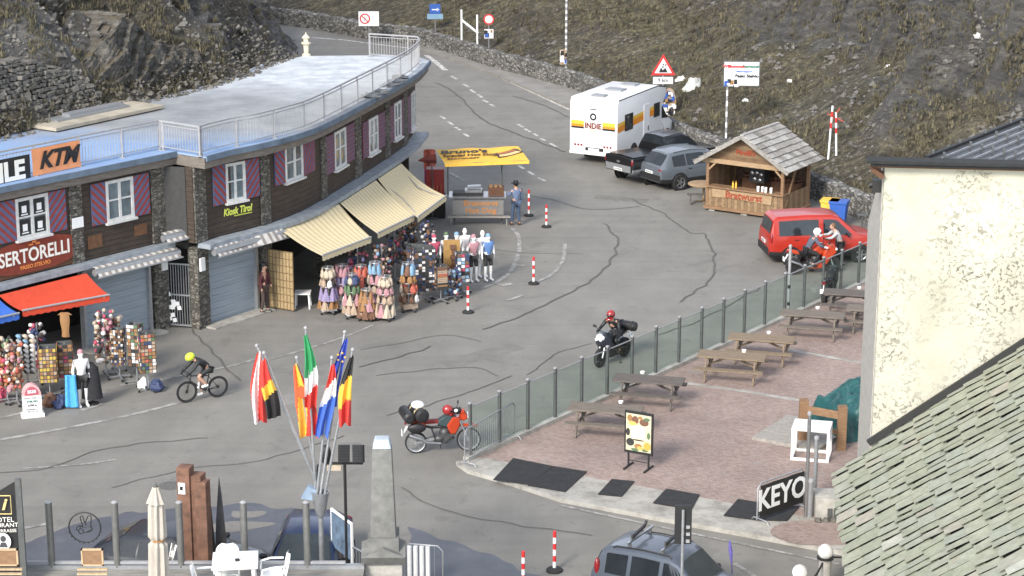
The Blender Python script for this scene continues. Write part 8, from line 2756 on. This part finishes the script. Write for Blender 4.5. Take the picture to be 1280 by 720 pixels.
for i, x in enumerate(px_):
    ztop = D(x, 629, TY).z
    k = MB(); k.cyl((TX(x), TY + .05, zr - .1), (TX(x), TY + .05, ztop), .075, n=12); k.lathe([(.075, 0), (.04, .03), (.01, .04)], (TX(x), TY + .05, ztop), 12, 1); k.build('post', [plain('post_grey', (.20, .20, .19), .4, metal=.5), 'white_rail'], t, w=True)
    if i < len(px_) - 1:
        k = MB(); k.box(TX(x) + .07, TY + .04, zr + .06, TX(px_[i + 1]) - .07, TY + .05, ztop - .08); gpn = k.build('glass_pane', 'clear_glass', t, w=True)
        if x == 64:
            # round emblem with a two finger hand
            oc = D(106, 659, TY + .03); k = MB(); rr = .335
            def L(pts, r=.012, closed=False):
                P = [oc + Vector((a * rr, 0, b * rr)) for a, b in pts]
                if closed: P.append(P[0]); P.append(P[1])
                k.tube(P, r, 5)
            L([(math.cos(a * math.pi / 16), math.sin(a * math.pi / 16)) for a in range(33)], .016)
            for a in range(200, 345, 16):
                w = R(a); L([(math.cos(w) * 1.0, math.sin(w) * 1.0), (math.cos(w) * 1.09, math.sin(w) * 1.09)], .018)
            L([(-.12, .02), (-.26, .66), (-.22, .76), (-.10, .74), (-.02, .36), (.10, .12)])
            L([(.02, .28), (.26, .78), (.38, .80), (.44, .70), (.38, .10)])
            L([(.38, .10), (.48, -.10), (.36, -.30), (.08, -.34)])
            L([(-.12, .02), (-.34, .10), (-.50, .0), (-.54, -.18), (-.42, -.22), (-.36, -.40), (-.22, -.44), (-.12, -.34), (.08, -.34), (.30, -.20), (.44, -.12)])
            L([(-.34, .10), (-.28, -.08), (-.42, -.22)]); L([(-.12, .02), (.0, -.02), (.14, .04), (.38, .02)]); L([(-.28, -.08), (-.14, -.14), (-.10, -.30)])
            k.build('emblem', 'sign_black', gpn, w=True)
# furniture on the terrace
def tp(x, y, z): return G(x, y, z)
q = tp(294, 700, TF + .73)
t = thing('plastic_table', 'square white plastic table on the cafe terrace', 'table', (q.x, q.y, TF), R(6))
k = MB(); k.box(-.47, -.47, .70, .47, .47, .735); bevelled('top', k, 'white_paint', t, .02)
for sx in (-1, 1):
    for sy in (-1, 1):
        k = MB(); k.bar((.40 * sx, .40 * sy, 0), (.36 * sx, .36 * sy, .70), .06, .06); k.build('leg', 'white_paint', t)
o = MB().lathe([(.05, 0), (.05, .03)], n=12).build('ashtray', 'sign_black'); o.location = q + Vector((.05, -.05, .01)); tag(o, 'small black ashtray on the white plastic table', 'ashtray')
o = MB().lathe([(.05, 0), (.055, .02)], n=12).build('ashtray', 'good_white'); o.location = q + Vector((-.18, -.3, .01)); tag(o, 'pale dish near the front edge of the white plastic table', 'dish')
def chair(loc, rz, label):
    t = thing('plastic_chair', label, 'chair', loc, rz)
    k = MB(); k.grid(lambda u, v: Vector((.44 * (u - .5), .44 * (v - .5), .44 - .02 * math.sin(math.pi * u))), 8, 6); k.box(-.22, -.22, .40, .22, .22, .425); k.build('seat', 'white_paint', t)
    k = MB()
    def bk(u, v):
        w = .44 * (u - .5) * (1.1 if v < .6 else 1.1 * math.sqrt(max(.05, 1 - ((v - .6) / .45) ** 2)))
        return Vector((w, .22 + .10 * v - .06 * (2 * u - 1) ** 2 * -1, .44 + .44 * v))
    nb, vs, fs = 17, [], []
    for j in range(9):
        for i in range(nb + 1): vs.append(bk(i / nb, j / 8))
    for j in range(8):
        for i in range(nb):
            if 2 <= j <= 4 and i % 2 == 1 and 2 < i < nb - 2: continue
            a = j * (nb + 1) + i; fs.append((a, a + 1, a + nb + 2, a + nb + 1))
    k.add(vs, fs, 0, True); k.build('backrest', 'white_paint', t, fix=False)
    for s in (-1, 1):
        k = MB(); k.tube([(.24 * s, .26, .66), (.27 * s, .0, .66), (.26 * s, -.20, .62), (.25 * s, -.22, .44)], .022, 6); k.build('armrest', 'white_paint', t)
        for y in (-.2, .2):
            k = MB(); k.bar((.24 * s, y * 1.15, 0), (.21 * s, y, .42), .045, .045); k.build('leg', 'white_paint', t)
    return t
for x, y, rz, lab in ((284, 712, 5, 'white plastic chair behind the white table, its back toward the cars'), (340, 716, -80, 'white plastic chair at the right side of the white table'), (262, 728, 95, 'white plastic chair at the left side of the white table'), (302, 750, 180, 'white plastic chair pulled up at the near side of the white table')):
    q = tp(x, y, TF + .44); chair((q.x, min(q.y, TY - .35), TF), R(rz), lab)
def lounger(px, label):
    q = tp(px, 752, TF + .4)
    t = thing('deck_chair', label, 'deck chair', (q.x, q.y - .2, TF))
    k = MB()
    for i in range(9): k.box(-.30, -.62 + .09 * i, .36, .30, -.62 + .09 * i + .075, .40)
    k.build('seat', 'wood_light', t)
    k = MB(); A, B = Vector((0, .20, .40)), Vector((0, .62, 1.02))
    for i in range(8):
        p = A.lerp(B, i / 8); k.bar(p + Vector((-.30, 0, 0)), p + Vector((.30, 0, 0)), .07, .03)
    k.build('backrest', plain('wood_pale', (.46, .33, .20), .8, var=.2, scale=5, stretch=(4, 1, 1)), t)
    k = MB(); k.box(-.20, .60, 1.0, .20, .64, 1.34); [k.box(-.22, .59, z, .22, .65, z + .03, 1) for z in (1.0, 1.33)]; [k.box(x, .59, 1.0, x + .03, .65, 1.36, 1) for x in (-.22, .19)]; k.build('headrest', ['wood_mid', 'wood_pale'], t)
    for s in (-1, 1):
        k = MB(); k.tube([(.34 * s, .55, .0), (.34 * s, .42, .42), (.34 * s, .50, .80)], .02, 6); k.tube([(.34 * s, -.6, 0), (.34 * s, -.5, .42), (.34 * s, .42, .42)], .02, 6); k.build('frame', 'white_rail', t)
    return t
lounger(113, 'wooden deck chair below the hand emblem on the cafe terrace'); lounger(6, 'wooden deck chair cut by the left edge beside the black menu stand'); lounger(166, 'wooden deck chair between the hand emblem and the closed parasol') if False else None
q = tp(199, 760, TF); q = Vector((D(199, 700, 39.4).x, 39.4, TF))
t = thing('closed_parasol', 'closed off white parasol tied with a strap on the cafe terrace', 'parasol', tuple(q))
ht = D(193, 609, 39.4).z - TF
k = MB(); k.cyl((0, 0, 0), (0, 0, ht), .025); k.lathe([(.03, ht - .02), (.03, ht + .06), (.01, ht + .1)], n=8); k.build('pole', 'dark_post', t)
def pf(u, v):
    a = u * 2 * math.pi; z = ht - .02 - v * (ht - .45)
    r = .05 + .085 * min(1, v * 5) + .05 * v
    if .53 < v < .60: r *= .72
    r *= 1 + .20 * math.sin(a * 8 + v * 2.0) * min(1, v * 6)
    return Vector((r * math.cos(a) - .02 * v, r * math.sin(a), z))
k = MB(); k.grid(pf, 64, 40); k.build('canopy', 'canvas_white', t)
k = MB(); k.grid(lambda u, v: Vector(((.055 + .13 * v) * (1 + .14 * math.sin(u * 16 * math.pi)) * math.cos(u * 2 * math.pi), (.055 + .13 * v) * (1 + .14 * math.sin(u * 16 * math.pi)) * math.sin(u * 2 * math.pi), ht + .01 - .34 * v)), 64, 6); k.build('vent_cap', 'canvas_white', t)
k = MB(); k.lathe([(.14, -.03), (.14, .03)], (0, 0, ht - .56 * (ht - .45)), 16); k.build('strap', 'good_tan', t)
k = MB(); k.lathe([(.28, 0), (.28, .06), (.05, .1)], n=16); k.build('base', 'granite', t)
# black menu stand at the left edge
A, B = D(22, 600, 40.2), D(-60, 640, 39.0)
t = thing('black_sign_stand', 'black sign panel with slanted top and white lettering at the left edge', 'sign', (A.x, 40.2, TF))
zb = TF
k = MB(); v = [Vector((A.x, 40.2, zb)), Vector((A.x - 1.6, 40.05, zb)), Vector((A.x - 1.6, 40.05, A.z - .95)), Vector((A.x, 40.2, A.z))]
k.ext(v, (0.01, .07, 0)); pn = k.build('panel', 'sign_black', t, w=True)
k = MB(); k.bar((A.x + .0, 40.22, zb), (A.x, 40.22, A.z + .02), .12, .08); k.build('edge_frame', 'dark_post', t, w=True)
fm_ = face_frame(Vector((A.x - .28, 40.16, 0)), (1, .094, 0))
def bt(s, size, x, y, m='letter_white', **kw):
    p = D(x, y, 40.12); text(s, size, Matrix.Translation(p) @ face_frame(Vector((0, 0, 0)), (1, .094, 0)), m, pn, **kw)
bt('i', .34, 4, 631, plain('letter_gold', (.62, .48, .20), .6) and 'letter_gold', bold=.012, shear=.3)
k = MB(); oc = D(4, 631, 40.115)
for a, b in (((-.16, -.2), (.16, -.2)), ((.16, -.2), (.16, .2)), ((.16, .2), (-.16, .2)), ((-.16, .2), (-.16, -.2))): k.bar(oc + Vector((a[0], 0, a[1])), oc + Vector((b[0], 0, b[1])), .01, .02)
k.build('emblem', 'letter_gold', pn, w=True)
bt('HOTEL', .15, 3, 650); bt('RESTAURANT', .13, -2, 657); bt('BAR & TERRASSE', .10, -2, 664)
k = MB(); oc = D(4, 677, 40.11); k.ext([oc + Vector((.16 * math.cos(a), 0, .19 * math.sin(a))) for a in [i * math.pi / 10 for i in range(20)]], (0, .003, 0)); k.build('portrait_disc', 'sign_white', pn, w=True)
k = MB(); oc = D(4, 677, 40.10); k.ext([oc + Vector((.06 * math.cos(a), 0, .06 + .07 * math.sin(a))) for a in [i * math.pi / 8 for i in range(16)]], (0, .003, 0)); k.ext([oc + Vector((x, 0, z)) for x, z in ((-.09, -.13), (.09, -.13), (.05, -.02), (-.05, -.02))], (0, .003, 0)); k.build('portrait', 'slate_dark', pn, w=True)
# rusty steel sculpture and dark blades
t = thing('steel_sculpture', 'rusty stepped steel column standing among the parked cars', 'sculpture', (D(246, 690, 43.2).x, 43.2, 0), R(-12))
for x0, x1, y0, y1, pxy in ((-.32, -.02, -.22, .10, 582), (-.04, .22, -.16, .18, 592), (.10, .36, -.24, .06, 598)):
    k = MB(); k.box(x0, y0, 0, x1, y1, D(246, pxy, 43.2).z); bevelled('slab', k, 'corten', t, .012)
k = MB(); oc = D(237, 607, 43.2); k.box(-.28, -.236, oc.z - .13, -.12, -.222, oc.z + .13); pl = k.build('plaque', 'sign_white', t)
k = MB(); k.box(-.24, -.242, oc.z - .04, -.17, -.237, oc.z + .05); k.build('plaque_mark', 'sign_black', pl)
for (x, ytop, w, lab) in ((276, 598, .17, 'tall dark pointed blade right of the rusty steel column'), (263, 618, .15, 'short dark pointed blade touching the rusty steel column')):
    q = D(x, 690, 43.4); zt = D(x, ytop, 43.4).z
    k = MB(); k.ext([(-w, 0, 0), (w, 0, 0), (w * .85, 0, zt * .5), (w * .35, 0, zt * .88), (w * .1, 0, zt), (-w * .5, 0, zt * .7), (-w * .9, 0, zt * .35)], (0, .08, 0)); o = k.build('stone_spike', 'slate_dark'); o.location = (q.x, 43.4, 0); tag(o, lab, 'sculpture blade')
# ---- flagpoles
FY = 42.4
fb = D(400, 612, FY)
t = thing('flag_stand', 'grey mast with a fan shaped holder for the slanting flagpoles', 'flag stand', (fb.x, FY, 0))
zb = D(400, 628, FY).z
k = MB(); k.cyl((0, 0, 0), (0, 0, zb), .055, n=12); k.build('mast', 'galvanised', t)
k = MB(); k.lathe([(.06, zb - .35), (.12, zb - .2), (.20, zb + .25), (.18, zb + .25), (.10, zb - .15)], n=14); k.build('holder', 'galvanised', t)
k = MB(); k.ext([(-.42, -.05, zb + .1), (-.1, -.05, zb + .05), (-.08, -.05, zb + .30), (-.25, -.05, zb + .38)], (0, .2, 0)); k.build('lamp_hood', plain('hood_blue', (.22, .29, .38), .5), t)
flags = [('red and white flag', (321, 432), (308, 528), (325, 437), 'v', ['fl_red', 'fl_white', 'fl_red'], 'red, white and red striped flag, leftmost on the fan of poles'),
         ('tricolour', (330, 441), (330, 526), (338, 452), 'd', ['fl_red', 'fl_red', 'fl_gold', 'fl_black', 'fl_black'], 'black, red and gold flag close to the leftmost flag'),
         ('red yellow', (371, 447), (384, 545), (376, 452), 'v', ['fl_orange', 'fl_gold', 'fl_red'], 'red and yellow flag with a small crest'),
         ('green white red', (382, 410), (391, 512), (385, 425), 'd', ['fl_green', 'fl_green', 'fl_white', 'fl_red'], 'green, white and red flag on the tallest middle pole'),
         ('red white blue', (415, 447), (407, 545), (416, 456), 'd', ['fl_red', 'fl_white', 'fl_blue', 'fl_blue'], 'red, white and blue flag on a middle pole'),
         ('blue', (431, 415), (418, 510), (432, 425), 'd', ['fl_navy', 'fl_navy', 'fl_navy'], 'dark blue flag with small yellow stars'),
         ('black yellow red', (441, 437), (434, 532), (442, 448), 'd', ['fl_black', 'fl_gold', 'fl_red'], 'black, yellow and red flag, rightmost on the fan of poles')]
for n_, c_ in (('fl_red', (.55, .045, .035)), ('fl_white', (.72, .71, .69)), ('fl_black', (.02, .02, .02)), ('fl_gold', (.72, .42, .05)), ('fl_orange', (.62, .09, .03)), ('fl_green', (.03, .26, .09)), ('fl_blue', (.05, .12, .42)), ('fl_navy', (.03, .06, .34))): plain(n_, c_, .8, var=.08)
for i, (nm, tip, bot, hoist, md, cols, lab) in enumerate(flags):
    yy = FY + .12 * (i - 3) * (1 if i % 2 else -1)
    T, Bq = D(tip[0], tip[1], yy), Vector((fb.x + .10 * math.cos(i * .9), FY + .10 * math.sin(i * .9), zb))
    p = thing('flagpole', ['slim grey flagpole leaning far left, carrying the leftmost flag', 'slim grey flagpole leaning left beside the leftmost pole', 'slim grey flagpole carrying the red and yellow flag', 'slim grey flagpole carrying the green, white and red flag', 'slim grey flagpole carrying the red, white and blue flag', 'slim grey flagpole carrying the dark blue flag', 'slim grey flagpole leaning right, carrying the rightmost flag'][i], 'flagpole', tuple(Bq))
    k = MB(); k.tube([Bq, T], [.032, .024], 8); k.build('pole', 'galvanised', p, w=True)
    k = MB(); k.ell(T, .045, 8, 6); k.build('finial', 'white_rail', p, w=True)
    HT = D(hoist[0], hoist[1], yy); ax = (Bq - T).normalized()
    H0 = T + ax * .14
    drop = D(bot[0], bot[1], yy) - H0
    ln = -drop.z
    wdt = .44
    wf = (1.1, 1.2, 1.7, 1.0, 1.15, .8, 1.0)[i]
    def fl(u, v, wf=wf, H0=H0, ax=ax, drop=drop, ln=ln, i=i):
        # v down the cloth, u across its gathered width
        spread = .08 + wf * .25 * min(1, v * 1.8) * (1 - .3 * v)
        c = H0 + drop * v + ax * .0
        on = H0 + ax * (ln * v * .95)
        c = c.lerp(on + Vector((drop.x * v * .3, 0, 0)), .35)
        f = math.sin(u * 11 + v * 3 + i) * .075 * min(1, .2 + v)
        return Vector((c.x + (u - .5) * spread - .05 * math.sin(v * 4 + i), c.y - .06 + f, c.z + .10 * abs(u - .45) * v * (1 if i % 2 else -1) - .03 * math.sin(u * 7)))
    k = MB(); nc = len(cols)
    if md == 'v': mi = lambda u, v, nc=nc, i=i: min(nc - 1, max(0, int((u * .75 + v * .42) * nc)))
    else: mi = lambda u, v, nc=nc: min(nc - 1, int((v * .98 + .16 * (u - .5)) * nc) if v * .98 + .16 * (u - .5) > 0 else 0)
    k.grid(fl, 22, 26, mi=mi)
    o = k.build('flag', cols, None, fix=False); tag(o, lab, 'flag')
    if nm == 'red yellow':
        k = MB(); c = fl(.45, .38); k.ext([c + Vector((.10 * math.cos(a), -.08, .14 * math.sin(a))) for a in [j * math.pi / 6 for j in range(12)]], (0, .01, 0)); k.build('crest', 'fl_orange', o)
    if nm == 'blue':
        k = MB()
        for j in range(5):
            c = fl(.5, .25) + Vector((.08 * math.cos(j * 1.26), -.07, .10 * math.sin(j * 1.26))); k.ext([c + Vector((.03 * (1 if m % 2 else .45) * math.cos(m * math.pi / 5), 0, .03 * (1 if m % 2 else .45) * math.sin(m * math.pi / 5))) for m in range(10)], (0, .008, 0))
        k.build('star', 'fl_gold', o)
# ---- obelisk
OY = 41.6
oc = D(480, 700, OY); zt = D(480, 547, OY).z; z1 = D(480, 558, OY).z; z2 = D(480, 667, OY).z; z3 = D(480, 690, OY).z
t = thing('obelisk', 'grey stone obelisk with pale cap on a gabled pedestal', 'monument', (oc.x, OY, 0), R(2))
h1, h2 = .205, .275
k = MB(); k.add([(sx * h, sy * h, z) for z, h in ((z2, h2), (z1, h1)) for sy in (-1, 1) for sx in (-1, 1)], [(0, 2, 3, 1), (4, 5, 7, 6), (0, 1, 5, 4), (1, 3, 7, 5), (3, 2, 6, 7), (2, 0, 4, 6)]); bevelled('shaft', k, 'granite', t, .02)
k = MB()
k.add([(sx * h, sy * h, z) for z, h in ((z1 + .002, h1 - .004), (zt, .15)) for sy in (-1, 1) for sx in (-1, 1)], [(0, 2, 3, 1), (4, 5, 7, 6), (0, 1, 5, 4), (1, 3, 7, 5), (3, 2, 6, 7), (2, 0, 4, 6)]); bevelled('cap', k, plain('cap_pale', (.38, .43, .47), .8, var=.15), t, .02)
k = MB(); w = .47
k.box(-.33, -.33, z3 + .12, .33, .33, z2 + .02)
for ry in (0, 1):
    k.ext([(a, -w, b) if ry == 0 else (-w, a, b) for a, b in ((-w, z3 - .10), (w, z3 - .10), (w, z3 + .06), (0, z3 + .26), (-w, z3 + .06))], (0, 2 * w, 0) if ry == 0 else (2 * w, 0.0, 0))
k.build('pedestal_cap', 'granite', t)
k = MB(); k.box(-.40, -.40, .3, .40, .40, z3 - .101); bevelled('pedestal', k, 'granite_light', t, .02)
k = MB(); k.box(-.6, -.6, 0, .6, .6, .3); k.build('plinth', 'granite_light', t)
# ---- floodlight mast
LY = 44.6
q = D(434, 720, LY); zc = D(434, 579, LY).z
t = thing('floodlight_mast', 'black mast with a crossbar and square floodlights', 'floodlight', (q.x, LY, 0))
k = MB(); k.cyl((0, 0, 0), (0, 0, zc), .035, n=8); k.build('mast', 'sign_black', t)
k = MB(); k.bar((-.42, 0, zc), (.42, 0, zc), .05, .05); k.build('crossbar', 'sign_black', t)
for x, tl, w in ((-.01, .15, .13), (.32, -.35, .13)):
    M = Matrix.Translation((x, -.02, zc + .24)) @ Matrix.Rotation(tl * .3, 4, 'Y') @ Matrix.Rotation(tl, 4, 'Z') @ Matrix.Rotation(R(-14), 4, 'X')
    k = MB(); k.box(-w, -.05, -.2, w, .05, .2, 0, M); [k.box(-w + .02, -.075, -.18 + .06 * j, w - .02, -.05, -.16 + .06 * j, 0, M) for j in range(7)]; k.build('floodlight', 'black_plastic', t)
k = MB(); k.ell((-.42, .05, zc + .18), (.12, .12, .26), 12, 8); k.tube([(-.42, .05, zc + .1), (-.62, 0, zc - .05), (-.66, 0, zc - .6)], .025, 6); k.build('round_lamp', 'black_plastic', t)
k = MB(); k.box(-.40, -.06, zc - .16, -.08, .02, zc - .03); k.build('junction_box', 'good_cream', t)
# information panels, barriers and the purple pennant
t = thing('map_panel', 'slanting map panel with white edges behind the flag stand', 'information panel', (D(428, 690, 44.9).x, 44.9, 0), R(-60))
k = MB(); k.box(-.5, -.03, 1.15, .5, .03, 2.0); k.build('panel', plain('map_blue', (.12, .17, .24), .5, var=.5, scale=5), t)
k = MB(); [k.bar((s * .53, 0, 0), (s * .53, 0, 2.08), .05, .05) for s in (-1, 1)]; k.bar((-.53, 0, 2.05), (.53, 0, 2.05), .05, .05); k.build('frame', 'white_paint', t)
barrier('crowd barrier left of the obelisk pedestal', Vector((D(438, 700, 44.4).x, 44.5, 0)), Vector((D(474, 700, 44.0).x, 43.6, 0)), 1.5, zz=0.0)
t, d, L, n = barrier('crowd barrier with white tubes right of the obelisk pedestal', Vector((D(505, 700, 45.2).x, 45.6, 0)), Vector((D(553, 700, 45.2).x, 45.4, 0)), 1.1, zz=0.0)
k = MB()
for i in range(4):
    q = Vector((D(511, 700, 45.2).x + .145 * i, 45.47, 0)); k.cyl(q + Vector((0, 0, .1)), q + Vector((0, 0, 1.08)), .055, n=10)
k.build('white_tube', 'white_paint', t, w=True)
for i, (x, r) in enumerate(((446, .14), (452, .12), (507, .13))):
    o = rock_mesh(.3, i * 3.3, .6).build('dry_shrub', plain('twig_brown', (.10, .08, .06), .95, var=.4, scale=9)) if False else None
p = G(912, 728); t = thing('pennant_pole', 'thin leaning pole with a furled violet pennant beside the silver car', 'pole', tuple(p))
zz_ = D(911, 676, p.y).z
k = MB(); k.tube([(.08, 0, 0), (-.03, 0, zz_)], .018, 6); k.build('pole', plain('violet_grey', (.16, .15, .30), .5), t)
k = MB(); k.tube([(-.03, 0, zz_), (.0, 0, zz_ - .25), (.03, -.02, zz_ - .55)], [.02, .05, .02], 6); k.build('pennant', plain('violet', (.14, .12, .40), .8), t)
# dark sign on a pole in front of the silver car
sq = D(852, 720, 41.3)
t = thing('pole_sign', 'dark sign board seen from behind on a grey pole in front of the silver car', 'sign', (sq.x, 41.3, 0))
zt = D(852, 632, 41.3).z; zb = D(852, 680, 41.3).z
k = MB(); k.box(-.17, -.0, zb, .19, .05, zt); k.build('board', 'black_plastic', t)
k = MB(); k.cyl((.0, -.05, 0), (.0, -.05, zt - .08), .032, n=8); k.build('pole', 'galvanised', t)
k = MB(); [k.box(.07, -.06, zb + .05 + .16 * i, .15, -.005, zb + .11 + .16 * i) for i in range(3)]; k.build('clamp', 'white_rail', t)
# loose boulders
def slope_hit(px, py):
    h = FAR_BVH.ray_cast(Vector((0, 0, CAMH)), ray(px, py).normalized())[0]
    return h.y if h else 112
boulder((866, 110), slope_hit(866, 110), .46, 'boulder_white', 'large white boulder lying on the far slope right of the warning sign', 1.35, 2.0)
boulder((851, 100), slope_hit(851, 100), .26, 'boulder_white', 'smaller white boulder just above the large white boulder', .8, 5.0)
boulder((287, 94), 83.6, .42, 'boulder_white', 'pale boulder on the scree at the back of the flat roof', .9, 7.0)
for i, (x, y) in enumerate(((988, 102), (932, 126), (1222, 45), (1110, 84))):
    boulder((x, y), slope_hit(x, y), .16, 'boulder_white', ['small pale boulder right of the information board', 'small pale boulder below the information board', 'small pale boulder high up above the dark metal roof', 'small pale boulder above the cream house'][i], .8, i * 1.7)
